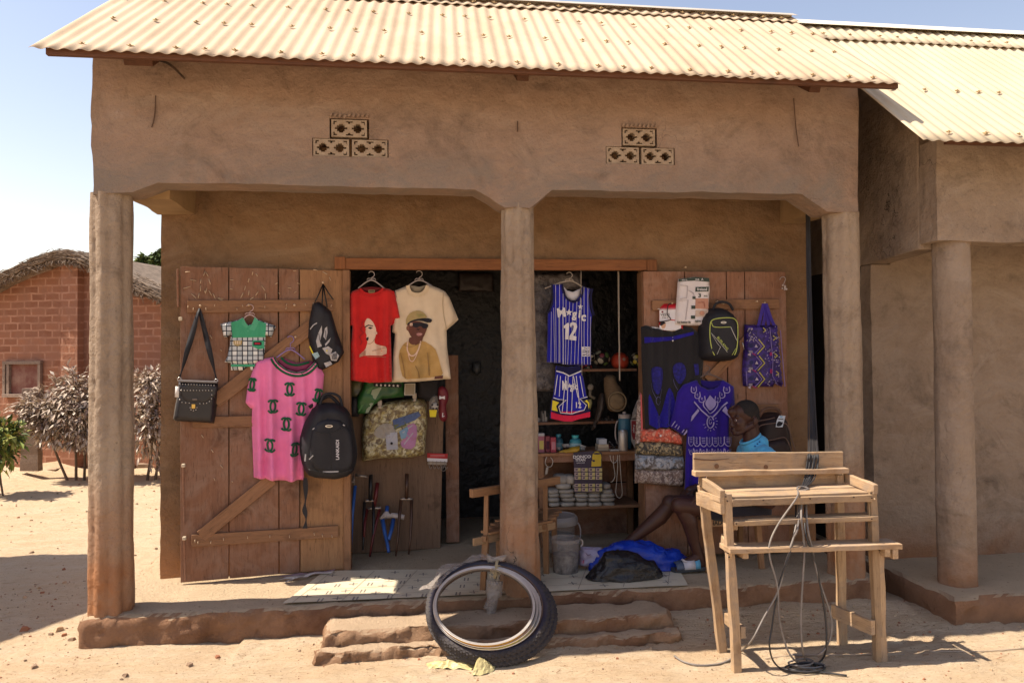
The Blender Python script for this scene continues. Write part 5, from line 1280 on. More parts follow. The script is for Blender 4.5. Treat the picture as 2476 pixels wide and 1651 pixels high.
mb = MB(); mb.ball(RD.W('C7', 250, 755, d=.1), .008, 10); mb.build('snap', mWHT, t, smooth=True)

# underwear pack, red box
t = thing('underwear_pack', 'white three piece underwear pack with dark green top flap on the right door', 'pack', RD.W('B3', 680, 380, d=.06))
slab('packet', RD.g('B3', (528, 150), (700, 128), (848, 138), (858, 235), (846, 450), (800, 640), (640, 642), (490, 630), (505, 380), (520, 190), d=.08), RD, .07, .028, M('pack_white', (.66, .60, .60), (.6, .54, .55), rough=.35, bmp=.3, bscale=14, dist=.02), t, folds(.006, 3, 3, .3), .015, .02)
mDG = M('pack_green', (.02, .035, .022), rough=.4); f0 = folds(.006, 3, 3, .3)
prints('label_print', RD, .099, f0, [('B3', [(530, 152), (700, 130), (846, 140), (852, 182), (690, 168), (524, 178)], 0), ('B3', [(705, 235), (845, 232), (842, 282), (702, 285)], 0), ('B3', [(705, 355), (840, 355), (840, 468), (702, 462)], 1), ('B3', [(705, 478), (840, 475), (830, 550), (702, 545)], 2), ('B3', rect(672, 335, 704, 362), 0), ('B3', rect(660, 430, 700, 466), 0), ('B3', rect(655, 535, 698, 570), 0), ('B3', stroke([(540, 215), (620, 225), (610, 350), (540, 360)], 3), 3), ('B3', stroke([(530, 380), (625, 370), (600, 580)], 3), 3), ('B3', stroke([(630, 270), (680, 300), (690, 340)], 3), 3), ('B3', stroke([(725, 400), (790, 395), (800, 450)], 4), 4), ('B3', oval(770, 510, 26, 22), 1)], [mDG, M('print_peach', (.52, .26, .18)), M('print_sand', (.56, .42, .34)), M('pencil', (.35, .3, .32)), M('print_rust', (.35, .10, .06))], t, .02)
mb = MB(); mb2 = MB()
ptext(mb, '3', RD, 'B3', 748, 325, 40, .1, f0, 1.2, 0, 0, .03); ptext(mb, 'PCS', RD, 'B3', 812, 332, 16, .1, f0, 1, 0, 0, .02); ptext(mb, 'NEW IN', RD, 'B3', 748, 597, 22, .1, f0, .9, 0, 0, .02); ptext(mb, 'for better fit', RD, 'B3', 582, 606, 22, .1, f0, .9, 0, 0, .02)
ptext(mb2, 'freisod', RD, 'B3', 774, 260, 28, .1005, f0, .95, 0, 0, .02); ptext(mb2, 'A', RD, 'B3', 775, 155, 24, .1005, f0); ptext(mb2, 'WB', RD, 'B3', 722, 158, 18, .1005, f0); ptext(mb2, 'SIZE XL', RD, 'B3', 590, 163, 13, .1005, f0)
mb.build('lettering', mDG, t); mb2.build('lettering', mWPR, t)
t = thing('red_packet', 'red and white vest packet half hidden by the white underwear pack', 'pack', RD.W('B3', 420, 540, d=.05))
slab('packet', RD.g('B3', (305, 405), (560, 402), (562, 700), (300, 700)), RD, .04, .03, M('pack_red', (.55, .015, .025), rough=.4), t, None, .008, .03)
prints('face_panel', RD, .071, None, [('B3', [(325, 475), (555, 470), (555, 590), (450, 575), (325, 600)], 0), ('B3', [(325, 690), (325, 625), (380, 590), (470, 585), (550, 610), (552, 690)], 0, 1), ('B3', [(335, 615), (365, 600), (392, 620), (388, 660), (360, 680), (340, 650)], 1, 1), ('B3', [(330, 640), (335, 605), (370, 596), (392, 618), (375, 622), (350, 640)], 2), ('B3', stroke([(305, 465), (500, 462)], 4), 0), ('B3', oval(355, 497, 10), 3)], [mWPR, mSKINP, mDKP, M('maroon', (.2, .02, .04))], t, .02)
mb = MB(); ptext(mb, 'VESTS', RD, 'B3', 385, 528, 26, .072); ptext(mb, '3 in 1', RD, 'B3', 385, 558, 20, .072); mb.build('lettering', mDKP, t)
mb = MB(); mb.tube([RD.W('B3', *p, d=.085) for p in sp2([(448, 408), (415, 430), (408, 520), (440, 580), (310, 602)])], .0035, 6); mb.build('elastic_cord', mBLK2, t, smooth=True)

mLIME = M('lime_piping', (.46, .52, .12), rough=.5); mGRPI = M('grey_piping', (.5, .48, .46), rough=.5)
t, f = backpack('black backpack with lime green piping hanging on the right door', RD, 'B3', [(795, 620), (830, 520), (900, 460), (985, 440), (1080, 455), (1160, 520), (1205, 620), (1212, 800), (1225, 900), (1200, 985), (1120, 1015), (960, 1022), (820, 1005), (775, 960), (785, 800)], .06, .12,
                dict(c=(1000, 740), seed=5, ld=.122, loop=[(890, 480), (915, 415), (985, 392), (1060, 415), (1100, 480)], plate=(1000, 608, 30, 12), puff=.07,
                     lines=[([(905, 952), (880, 900), (858, 780), (858, 640), (880, 585), (960, 562), (1080, 560), (1130, 585), (1150, 650), (1148, 800), (1135, 900), (1115, 950)], .0036, mLIME), ([(872, 605), (905, 655), (1075, 655)], .0028, mLIME), ([(1075, 655), (1100, 710), (1142, 800)], .0026, mGRPI), ([(870, 720), (960, 820), (1040, 920)], .0018, mGRPI), ([(968, 862), (930, 945)], .0018, mGRPI), ([(968, 862), (940, 835), (880, 740)], .0016, mGRPI), ([(1130, 880), (1090, 950)], .0022, mLIME)]), mBLK)
mb = MB(); ptext(mb, 'BUSLANG', RD, 'B3', 990, 828, 24, .188, None, 1.15, -.88); mb.build('lettering', mLIME, t)
for i, p in enumerate((((775, 670), (760, 760)), ((845, 815), (840, 880)), ((805, 840), (812, 905)), ((1200, 820), (1215, 890)))):
    mb = MB(); mb.tube([RD.W('B3', *p[0], d=.10), RD.W('B3', *p[1], d=.09)], .004, 6); mb.build('zip_pull', mSIL, t, smooth=True)

t = thing('shopping_bag', 'purple patterned woven shopping bag on the right end of the right door', 'bag', RD.W('B3', 1430, 950, d=.05))
mPUR = M('purple_woven', (.045, .02, .20), (.025, .012, .09), scale=34, rough=.5, lo=.45, hi=.55)
fb = folds(.008, 3, 21, .3)
slab('body', RD.g('B3', (1240, 628), (1400, 632), (1580, 630), (1605, 900), (1642, 1290), (1560, 1250), (1545, 1288), (1228, 1280), (1216, 1120), (1232, 900), d=.09), RD, .05, .05, mPUR, t, fb, .02, .018)
ly = []; rr = random.Random(4)
for k, y in enumerate((860, 1035, 1205)):
    ly += [('B3', stroke([(1370, y-75), (1430, y), (1355, y+80)], 11), 1), ('B3', stroke([(1340, y-70), (1400, y), (1325, y+75)], 8), 2), ('B3', [(1325, y+10), (1342, y-22), (1360, y+10)], 0), ('B3', oval(1288, y-8, 20, 22), 3), ('B3', stroke([(1300, y+70), (1340, y+95)], 10), 4)]
    for j in range(3): ly += [('B3', stroke([(1262, y+48+j*9), (1300, y+48+j*9)], 4), 0), ('B3', stroke([(1252+k*2, y+85+0*j), (1280, y+70), (1280, y+100), (1252, y+85)], 4), 0)]
for k in range(70):
    x, y = rr.uniform(1430, 1580), rr.uniform(650, 1270); ly.append(('B3', oval(x, y, rr.uniform(3, 7), rr.uniform(3, 7), 6), rr.choice((0, 0, 2))))
for k in range(22):
    x, y = rr.uniform(1245, 1330), rr.uniform(645, 800); ly.append(('B3', stroke([(x, y), (x+rr.uniform(-16, 16), y+rr.uniform(8, 20))], 5), 0))
ly += [('B3', stroke([(1408, 665), (1432, 690), (1410, 712)], 9), 1)]+[('B3', stroke([(1515+i*14, 750+i*185), (1545+i*14, 772+i*185), (1515+i*14, 795+i*185)], 9), 1) for i in range(3)]+[('B3', stroke([(1480, 660), (1510, 1000), (1505, 1170), (1560, 1265)], 5), 2), ('B3', oval(1490, 940, 14, 20), 4), ('B3', oval(1492, 1120, 14, 26), 4), ('B3', stroke([(1232, 1120), (1240, 1275)], 6), 2), ('B3', stroke([(1590, 690), (1605, 900), (1638, 1280)], 5), 2)]
prints('pattern', RD, .101, fb, ly, [M('bag_white', (.50, .42, .50)), M('bag_yellow', (.50, .44, .08)), M('bag_lilac', (.26, .19, .45)), M('bag_navy', (.02, .02, .1)), M('bag_magenta', (.30, .02, .12))], t, .02)
for pts in ([(1422, 410), (1395, 520), (1365, 650)], [(1418, 415), (1440, 520), (1415, 640)], [(1440, 408), (1462, 520), (1475, 640)], [(1445, 410), (1490, 550), (1532, 640)]):
    mb = MB(); vs = []
    for p in sp2(pts, 5): a = RD.W('B3', p[0]-17, p[1], d=.085); b = RD.W('B3', p[0]+17, p[1], d=.08); vs += [a, b]
    mb.add(vs, [(2*i, 2*i+1, 2*i+3, 2*i+2) for i in range(len(vs)//2-1)]); o = mb.build('handle', M('purple_handle', (.05, .025, .30), rough=.5), t); s = o.modifiers.new('t', 'SOLIDIFY'); s.thickness = .003
t = thing('key_charm', 'clear beaded charm on a wire hook at the top right corner of the right door', 'charm', RD.W('B3', 1640, 200, d=.03))
mb = MB(); mb.tube([RD.W('B3', *p, d=.035) for p in sp2([(1592, 160), (1605, 135), (1632, 128), (1652, 150), (1640, 185), (1630, 205)])], .003, 6); mb.build('hook', mGREYP, t, smooth=True)
mb = MB()
for k in range(9): mb.ball(RD.W('B3', 1640+rr.uniform(-26, 26), 238+rr.uniform(-25, 25), d=.035), rr.uniform(.005, .009), 8)
mb.build('beads', M('clear_beads', (.55, .46, .44), rough=.15), t, smooth=True)
# brown backpack behind the man
t = thing('brown_backpack', 'dark brown backpack with a pale card tag hanging behind the seated man', 'backpack', RD.W('C1', 2000, 900, d=.06))
mBRN = M('brown_nylon', (.035, .018, .016), (.022, .012, .011), scale=8, rough=.6, bmp=.3, bscale=260, dist=.002); mBRL = M('brown_piping', (.17, .10, .075), rough=.5)
slab('body', smooth_poly(RD.g('C1', (1560, 1900), (1580, 1250), (1600, 850), (1680, 600), (1800, 520), (2000, 480), (2200, 520), (2300, 720), (2350, 1100), (2380, 1400), (2390, 1900), d=.15), 1), RD, .04, .15, mBRN, t, folds(.006, 3, 7, .4), .07)
slab('front_pocket', smooth_poly(RD.g('C1', (1600, 1900), (1600, 1150), (1800, 1040), (2100, 980), (2230, 1080), (2310, 1400), (2320, 1900), d=.17), 1), RD, .17, .05, mBRN, t, None, .04)
for pts in ([(1610, 820), (1680, 740), (1900, 700), (2130, 690), (2230, 760), (2300, 1000), (2380, 1250)], [(1750, 1045), (1900, 1035), (2100, 985), (2190, 1010), (2260, 1150), (2310, 1320)], [(1620, 650), (1800, 620), (1960, 580)]):
    mb = MB(); mb.tube([RD.W('C1', *p, d=.2) for p in sp2(pts)], .004, 6); mb.build('piping', mBRL, t, smooth=True)
mb = MB(); mb.tube([RD.W('C1', *p, d=.12) for p in sp2([(1650, 560), (1740, 430), (1870, 395), (2000, 415), (2080, 500)])], .011, 8); mb.build('carry_loop', M('brown_strap', (.15, .075, .045), rough=.7), t, smooth=True)
prints('card_tag', RD, .205, None, [('C1', [(2050, 540), (2178, 545), (2118, 775), (1980, 775), (2000, 640)], 0), ('C1', [(2000, 700), (2040, 650), (2110, 680), (2130, 660), (2100, 750), (1995, 765)], 1, 1), ('C1', [(2065, 550), (2120, 552), (2110, 582), (2062, 575)], 2), ('C1', [(2030, 600), (2130, 605), (2128, 620), (2028, 615)], 1)], [M('tag_white', (.66, .70, .76)), mDKP, M('tag_blue', (.2, .45, .65))], t)
# ------------------------------------------------------------------ inside the doorway, left half
PW = PL(1.50, 1.12, 2.15, 1.19)
mPLY = wood('plywood', (.20, .12, .075), (.135, .08, .05), 'Z', vary=.05)
a = PW.g('A7', (75, 1195), (766, 1180), (795, 60), (85, 60)); mb = MB(); mb.prism([(a[0][0], PZ+.005), (a[1][0], PZ+.005), (a[2][0], a[2][1]), (a[3][0], a[2][1])], PW.P, -.02, 0)
o = mb.build('plywood_board', mPLY, None, bevel=.002); tag(o, 'brown plywood board standing inside the left half of the doorway', 'board')
a = PW.W('A7', 812, 1000, d=-.12); mb = MB(); mb.box((a.x+.05, a.y+.03, .9), (.10, .05, 1.42)); o = mb.build('timber_post', mDOOR, None, bevel=.004); tag(o, 'dark timber upright just right of the plywood board', 'post')


def wrinkle(seed, amp, s=9, ridge=.7):
    def f(u, z):
        n = NZ.noise(V((u*s, z*s, seed*3.1))); m = 1-abs(NZ.noise(V((u*s*1.9+n, z*s*1.9, seed*5.3))))*2; return amp*(n*.6+ridge*max(0, m-.35)+.35*NZ.noise(V((u*s*4, z*s*4, seed))))
    return f


t = thing('fabric_pack', 'plump yellowish camouflage cloth pack in clear plastic clipped above the plywood board', 'cloth pack', PW.W('A7', 420, 280, d=.1))
mCY = patch('camo_yellow', [(.40, .32, .11), (.50, .43, .22), (.22, .15, .06), (.55, .50, .33), (.14, .09, .04)], 15, .45, .46, .60)
wf_ = wrinkle(2, .02, 9)
slab('packet', PW.g('A7', (240, 108), (300, 85), (420, 60), (540, 44), (645, 40), (668, 85), (675, 200), (662, 350), (655, 470), (540, 495), (300, 500), (176, 522), (170, 350), (182, 200), d=.1), PW, .06, .08, mCY, t, wf_, .05, .014)
prints('insert_card', PW, .145, wf_, [('A7', [(250, 300), (330, 225), (420, 240), (430, 330), (300, 350)], 5, 1), ('A7', [(350, 305), (440, 295), (446, 425), (360, 430)], 0), ('A7', [(405, 205), (600, 140), (620, 170), (575, 205), (415, 270)], 1), ('A7', [(415, 240), (500, 215), (510, 245), (420, 278)], 2), ('A7', [(455, 290), (520, 250), (530, 330), (470, 350)], 3), ('A7', [(500, 250), (585, 220), (590, 330), (570, 425), (480, 420), (460, 370), (520, 330)], 4, 1), ('A7', oval(397, 380, 10), 6), ('A7', stroke([(480, 300), (560, 240)], 8), 0), ('A7', stroke([(490, 390), (560, 300)], 7), 0)], [M('card_white', (.46, .45, .50)), M('card_blue', (.10, .14, .28)), M('card_olive', (.14, .15, .06)), M('card_cyan', (.22, .35, .5)), M('card_pink', (.48, .22, .38)), M('crinkled_clear', (.38, .34, .30)), mDKP], t, .02)
for x, y in ((308, 75), (572, 20)):
    mb = MB(); c = PW.W('A7', x, y, d=.14); mb.box(c, (.03, .02, .04)); mb.box(c+V((0, -.005, -.03)), (.022, .015, .02)); mb.build('clip', M('clip_pale', (.5, .42, .35)), t, bevel=.004)
t = thing('hardware_card', 'hook set on a card with red and white header beside the plywood', 'card', PW.W('A7', 745, 520, d=.02))
prints('card', PW, .02, None, [('A7', [(668, 455), (824, 460), (820, 498), (668, 492)], 0), ('A7', [(668, 492), (820, 498), (820, 522), (668, 516)], 1), ('A7', rect(690, 466, 800, 482), 2)], [M('card_red', (.42, .03, .03)), mWPR, M('card_redpale', (.5, .12, .12))], t)
mb = MB()
for i in range(5):
    x = 680+i*30; p = [PW.W('A7', x, 515, d=.03), PW.W('A7', x, 545, d=.03), PW.W('A7', x+8, 570, d=.035), PW.W('A7', x+16, 575, d=.035), PW.W('A7', x+20, 560, d=.035)]; mb.tube(p, .0025, 5)
mb.bar(PW.W('A7', 672, 530, d=.026), PW.W('A7', 815, 535, d=.026), .003, .02); mb.tube([PW.W('A7', 790+18*cos(k), 573+18*sin(k), d=.035) for k in [i*.6 for i in range(11)]], .003, 5)
mb.build('hook_set', M('dull_steel', (.30, .26, .23), rough=.4, metal=.6), t)
# green and dark things tucked behind the shirts
IW = PL(1.5, .98, 2.5, 1.02)
mGB = M('green_vinyl', (.03, .13, .03), (.02, .075, .02), scale=7, rough=.35)
t = thing('green_raincoat', 'green plastic coat folded with pale streaks below the red shirt', 'coat', IW.W('A6', 350, 1400))
slab('coat', IW.g('A6', (250, 1200), (640, 1200), (650, 1400), (430, 1420), (350, 1480), (270, 1570), (170, 1570), (180, 1400), (240, 1300)), IW, 0, .03, mGB, t, wrinkle(4, .02, 8), .02)
prints('streak', IW, .035, None, [('A6', [(330, 1330), (430, 1300), (290, 1560), (260, 1560)], 0), ('A6', [(300, 1310), (340, 1300), (210, 1540), (190, 1550)], 1)], [M('pale_green', (.30, .36, .24), rough=.4), M('leaf_green', (.07, .22, .05), rough=.4)], t)
prints('starred_band', IW, .045, None, [('A6', [(345, 1262), (625, 1270), (620, 1308), (345, 1296)], 0)]+[('A6', star(375+i*42, 1282+i*1.5, 15), 1) for i in range(6)], [mDKP, mWPR], t)
t = thing('olive_packet', 'khaki plastic packet hanging beside the door jamb below the red shirt', 'packet', IW.W('A6', 170, 1330))
slab('packet', IW.g('A6', (100, 1220), (250, 1220), (235, 1400), (160, 1430), (100, 1400)), IW, -.04, .03, M('olive_plastic', (.12, .11, .05), (.07, .065, .035), rough=.3), t, wrinkle(6, .015, 10))
t = thing('black_bundle', 'dark bundle hanging low beside the door jamb', 'bundle', IW.W('A6', 150, 1480))
slab('bundle', IW.g('A6', (95, 1400), (190, 1400), (210, 1480), (195, 1600), (95, 1600)), IW, -.03, .06, mBLK, t, wrinkle(7, .02, 9), .04)
t = thing('bird_card', 'small white card with a dark bird drawing below the cream shirt', 'card', IW.W('A6', 705, 1330))
prints('card', IW, .06, None, [('A6', [(655, 1268), (760, 1265), (758, 1385), (648, 1385)], 0), ('A6', [(675, 1310), (700, 1290), (735, 1300), (740, 1320), (700, 1330), (680, 1325)], 1, 1), ('A6', stroke([(670, 1360), (700, 1335), (740, 1362)], 10), 1), ('A6', stroke([(664, 1278), (750, 1276), (748, 1374), (660, 1374), (664, 1278)], 4), 2)], [M('card_cream', (.46, .42, .36)), mDKP, M('card_tan', (.3, .24, .17))], t)
t = thing('dark_trousers', 'black trousers hanging behind the cream shirt hem', 'trousers', IW.W('A6', 880, 1340))
slab('cloth', IW.g('A6', (770, 1200), (1000, 1200), (995, 1400), (900, 1450), (790, 1400)), IW, -.02, .04, M('black_wool', (.012, .009, .011)), t, wrinkle(9, .02, 6), .03)
t = thing('maroon_sandal', 'maroon rubber sandal with a white bow hanging right of the camouflage pack', 'sandal', IW.W('A6', 1040, 1440))
slab('sole', smooth_poly(IW.g('A6', (990, 1300), (1040, 1290), (1085, 1330), (1095, 1420), (1065, 1480), (1070, 1540), (1085, 1600), (1060, 1650), (1010, 1640), (990, 1560), (1000, 1450), (985, 1380)), 2), IW, 0, .02, M('maroon_rubber', (.16, .012, .022), rough=.5), t)
prints('bow', IW, .022, None, [('A6', [(1000, 1390), (1025, 1400), (1055, 1390), (1055, 1425), (1028, 1415), (1000, 1425)], 0), ('A6', stroke([(1035, 1560), (1030, 1600), (1050, 1590)], 8), 0)], [mWPR], t)
t = thing('toy_ball', 'little white and black toy football in clear wrap beside the maroon sandal', 'toy ball', IW.W('A6', 955, 1490, d=.05))
mb = MB(); c = IW.W('A6', 955, 1492, d=.05); mb.ball(c, .026, 16); mb.build('ball', M('ball_white', (.42, .38, .34)), t, smooth=True)
mb = MB()
for a_, b_ in ((0, .2), (1.3, .5), (-1.2, .5), (.5, -.8), (-.6, -.8)): mb.ball(c+V((sin(a_)*.02, -.019, b_*.02)), .008, 8, sc=(1, .6, 1))
mb.build('ball_patch', mDKP, t, smooth=True)
slab('wrap', IW.g('A6', (930, 1280), (965, 1260), (985, 1400), (990, 1560), (900, 1570), (895, 1450)), IW, -.01, .03, M('clear_wrap', (.34, .30, .27), rough=.25, alpha=.45), t, wrinkle(12, .01, 12))
prints('yellow_base', IW, .03, None, [('A6', [(900, 1530), (975, 1530), (965, 1600), (905, 1600)], 0)], [mYEL], t)
# bicycle forks and pump
mFRK = M('bronze_paint', (.10, .05, .03), (.06, .03, .02), rough=.35, metal=.3); mFBK = M('black_paint', (.02, .017, .017), rough=.35); mFRD = M('dark_red_paint', (.12, .015, .015), rough=.35); mFBL = M('blue_paint', (.03, .10, .36), rough=.3)
FP = PL(1.5, 1.02, 2.2, 1.06)


def fork(label, m, steer, crown, legs, wl=.012):
    t = thing('bicycle_fork', label, 'bicycle fork', FP.W('A7', *crown[0]), 'bicycle forks leaning by the plywood')
    mb = MB(); mb.tube([FP.W('A7', *p, d=-.03 if i == 0 else 0) for i, p in enumerate(steer)], .0145, 10); mb.build('steerer', m, t, smooth=True)
    mb = MB(); mb.tube([FP.W('A7', *p) for p in crown], .011, 8); mb.build('crown', mSTL, t, smooth=True)
    for L in legs: mb = MB(); k = len(L); mb.tube([FP.W('A7', *p, d=.12*(i/(k-1))) for i, p in enumerate(L)], [wl-.005*i/(k-1) for i in range(k)], 8); mb.build('blade', m, t, smooth=True)
    return t


mSTL = M('worn_steel', (.34, .28, .24), rough=.4, metal=.7)
fork('bronze bicycle fork standing alone against the plywood board', mFRK, [(514, 612), (512, 700), (510, 800)], [(462, 806), (490, 802), (535, 802), (558, 806)], [[(468, 810), (455, 960), (445, 1100), (430, 1235)], [(548, 810), (548, 950), (540, 1100), (527, 1222)]])
fork('black bicycle fork leaning behind the red one near the jamb', mFBK, [(240, 620), (238, 720), (236, 815)], [(188, 824), (210, 815), (250, 815), (262, 822)], [[(192, 826), (186, 960), (184, 1100), (180, 1190)], [(258, 826), (262, 960), (255, 1120), (235, 1240)]])
fork('dark red bicycle fork leaning between the black and blue ones', mFRD, [(290, 680), (278, 780), (262, 870)], [(215, 880), (250, 872), (300, 872), (318, 870)], [[(212, 882), (195, 980), (190, 1090)], [(308, 880), (280, 990), (255, 1100), (232, 1240)]])
t = fork('blue bicycle fork with torn white paper round its top', mFBL, [(365, 860), (360, 900), (352, 945)], [(322, 950), (360, 942), (420, 945)], [[(328, 955), (345, 1050), (368, 1150), (376, 1205)], [(412, 955), (396, 1040), (376, 1110)]], .016)
slab('paper_wrap', FP.g('A7', (308, 945), (345, 895), (370, 892), (385, 915), (400, 905), (440, 908), (496, 920), (490, 958), (440, 945), (400, 940), (340, 942), (318, 955)), FP, .01, .02, M('torn_paper', (.46, .40, .38)), t, wrinkle(14, .012, 18))
t = thing('bicycle_pump', 'long blue bicycle tube with a steel top standing at the jamb', 'bicycle pump', FP.W('A7', 100, 900))
mb = MB(); mb.tube([FP.W('A7', 122, 700, d=.02), FP.W('A7', 100, 920, d=.05), FP.W('A7', 84, 1200, d=.09)], .012, 10); mb.build('barrel', mFBL, t, smooth=True)
mb = MB(); mb.tube([FP.W('A7', 120, 622, d=.05), FP.W('A7', 216, 635, d=.05)], .009, 8); mb.build('handle', mSTL, t, smooth=True)
mb = MB(); mb.tube([FP.W('A7', 78, 670, d=.05), FP.W('A7', 118, 675, d=.05)], .006, 8); mb.tube([FP.W('A7', 110, 630, d=.03), FP.W('A7', 116, 700, d=.03)], .006, 8); mb.build('valve_rod', mSTL, t, smooth=True)

# ------------------------------------------------------------------ inside, right half: counter, shelf, stock
CY = 1.08
CP = PY(CY)
t = thing('shop_counter', 'rough wooden counter with a lower shelf in the right half of the doorway', 'counter', (3.27, CY, PZ))
za = CP.W('B2', 110, 925).z; zb_ = CP.W('B2', 240, 1525).z; xl, xr = 2.62, 3.70
plank('counter_top', (xl, CY+.18, za), (xr, CY+.18, za+.004), .36, .022, mDOORX, t)
plank('apron', (xl, CY+.03, za-.035), (xr, CY+.03, za-.033), .05, .02, mDOOR, t, up=(0, 1, 0))
plank('lower_shelf', (xl, CY+.18, zb_), (xr-.05, CY+.18, zb_+.002), .36, .022, mDOORX, t)
a, b = CP.W('B2', 130, 960), CP.W('B2', 195, 1560)
for x in (2.66, 2.885): plank('leg', (x+.02, CY+.02, PZ), (x, CY+.02, za-.01), .045, .04, mDOORX, t, up=(0, 1, 0))
plank('leg', (3.66, CY+.02, PZ), (3.66, CY+.02, za-.01), .045, .04, mDOORX, t, up=(0, 1, 0)); plank('leg', (3.66, CY+.34, PZ), (3.66, CY+.34, za-.01), .045, .04, mDOORX, t, up=(0, 1, 0))
plank('back_board', (xl, CY+.37, .38), (xr, CY+.37, .38), .40, .015, mDOOR, t, up=(0, 1, 0)); plank('back_board', (xl, CY+.37, .70), (xr, CY+.37, .70), .22, .015, mDOOR, t, up=(0, 1, 0))
# plywood in front of the right door foot
QP = PL(3.60, .66, 4.1, .62)
a = CP.W('C2', 420, 700)
ZT = za+.012
SH = PY(CY+.10)


def at_counter(x, y, dy=.10): return PY(CY+dy).W('B2', x, y)


def item(name, label, cat, build, group=None):
    t = thing(name, label, cat, (0, 0, 0), group); build(t); return t


mPAK = M('maroon_pack', (.20, .02, .045), (.13, .012, .03), rough=.4); mTEAL = M('teal_plastic', (.05, .25, .32), rough=.35); mTEALD = M('dark_teal', (.03, .10, .15), rough=.4); mBOX = M('card_box', (.46, .36, .26), rough=.8)


def bx(name, label, cat, x0, x1, ytop, dy, dep, mat, cap=None, lab=None, rz=0):
    p, r = at_counter(x0, ytop, dy), at_counter(x1, ytop, dy); w_ = r.x-p.x; h = p.z-ZT; c = ((p.x+r.x)/2, p.y+dep/2, ZT+h/2)
    t = thing(name, label, cat, (c[0], c[1], ZT)); mb = MB(); mb.box(c, (w_, dep, h), Matrix.Rotation(rz, 3, 'Z')); mb.build('body', mat, t, bevel=.003)
    if cap: mb = MB(); mb.box((c[0], c[1], ZT+h+.006), (w_*1.04, dep*1.04, .022), Matrix.Rotation(rz, 3, 'Z')); mb.build('lid', cap, t, bevel=.003)
    if lab: mb = MB(); mb.box((c[0], c[1]-dep/2-.001, ZT+h*.45), (w_*.7, .003, h*.5), Matrix.Rotation(rz, 3, 'Z')); mb.build('label', lab, t)
    return t


def bottle(name, label, cat, x, ytop, r, dy, mat, cap, lab=None):
    p = at_counter(x, ytop, dy); h = p.z-ZT; t = thing(name, label, cat, (p.x, p.y, ZT))
    mb = MB(); mb.lathe([(r*.95, 0), (r, .004), (r, h*.62), (r*.8, h*.74), (r*.5, h*.8), (r*.5, h*.86)], (p.x, p.y, ZT), 18); mb.build('body', mat, t, auto=40)
    mb = MB(); mb.lathe([(r*.6, 0), (r*.6, h*.14)], (p.x, p.y, ZT+h*.86), 14); mb.build('cap', cap, t, auto=40)
    if lab: mb = MB(); mb.lathe([(r*1.02, h*.15), (r*1.02, h*.5)], (p.x, p.y, ZT), 18); mb.build('label', lab, t, auto=40)
    return t


bx('cosmetic_box', 'small box with pale top and yellow front at the left end of the counter', 'box', 100, 168, 705, .06, .06, M('box_pinkish', (.34, .12, .16)), M('box_grey', (.4, .38, .4)), M('box_yellow', (.5, .42, .12)))
bx('cosmetic_box', 'plum red box standing second on the counter', 'box', 178, 232, 712, .07, .06, mPAK, None, M('box_dark', (.06, .01, .03)))
bx('cosmetic_box', 'bright maroon box standing third on the counter, beside the dark teal jar', 'box', 238, 298, 725, .05, .06, M('crimson_pack', (.33, .025, .06), rough=.4), None, M('box_rose', (.5, .2, .24)))
bottle('jar', 'dark teal bottle behind the maroon boxes on the counter', 'jar', 325, 690, .034, .16, mTEALD, mTEAL, M('teal_label', (.16, .3, .36)))
bottle('jar', 'bright turquoise jar with white label in the middle of the counter', 'jar', 512, 700, .045, .14, mTEAL, M('turquoise_cap', (.06, .42, .44), rough=.4), M('jar_label', (.32, .48, .52)))
t = thing('yellow_packet', 'crumpled yellow plastic packet lying on the counter front', 'packet', at_counter(440, 880, .05))
slab('packet', PY(CY+.04).g('B2', (320, 885), (380, 862), (430, 850), (470, 830), (560, 815), (558, 870), (520, 895), (440, 905), (350, 905)), PY(CY+.04), 0, .06, M('yellow_plastic', (.46, .29, .03), (.36, .21, .02), rough=.35), t, wrinkle(20, .02, 16))
t = thing('paper_scraps', 'white crumpled paper scraps behind the yellow packet', 'paper', at_counter(430, 840, .1))
for i, P in enumerate(([(300, 830), (350, 830), (345, 870), (305, 865)], [(360, 800), (440, 795), (460, 830), (380, 840)], [(565, 800), (635, 825), (620, 845), (560, 840)], [(565, 838), (618, 842), (618, 865), (566, 864)])): slab('scrap', PY(CY+.12).g('B2', *P), PY(CY+.12), 0, .02, M('paper_white', (.50, .45, .42)), t, wrinkle(21+i, .02, 20), .01)
for k, (x0, x1, yt, y0) in enumerate(((765, 888, 842, 0), (768, 885, 805, 842), (778, 866, 745, 805))):
    p, r = at_counter(x0, yt, .06), at_counter(x1, yt, .06); base = ZT if k == 0 else at_counter(x0, y0, .06).z+.001; h = p.z-base
    o = MB(); o.box(((p.x+r.x)/2, p.y+.05, base+h/2), (r.x-p.x, .09, h)); o = o.build('small_box', [mBOX, M('box_cream', (.50, .42, .32)), M('box_whiteblue', (.50, .52, .58))][k], None, bevel=.002)
    tag(o, ['brown cardboard box at the bottom of the little box pile on the counter', 'cream box in the middle of the little box pile on the counter', 'whitish box on top of the little box pile on the counter'][k], 'box')
bx('soap_box', 'flat white box lying left of the silver can', 'box', 905, 1003, 862, .03, .05, M('flat_white', (.52, .47, .42)))
t = thing('earphone_tangle', 'tangle of dark earphone leads behind the flat white box', 'earphones', at_counter(920, 820, .12))
for k in range(4): mb = MB(); mb.tube(spline([at_counter(870+R.uniform(0, 100), 760+R.uniform(0, 100), .08+R.uniform(0, .06)) for _ in range(6)], 6), .003, 5); mb.build('lead', [mDKP, M('lead_red', (.2, .05, .05)), M('lead_grey', (.3, .28, .26))][k % 3], t, smooth=True)
p = at_counter(1043, 652, .05); h = p.z-ZT; t = thing('silver_can', 'tall dull silver can standing near the right end of the counter', 'can', (p.x, p.y, ZT))
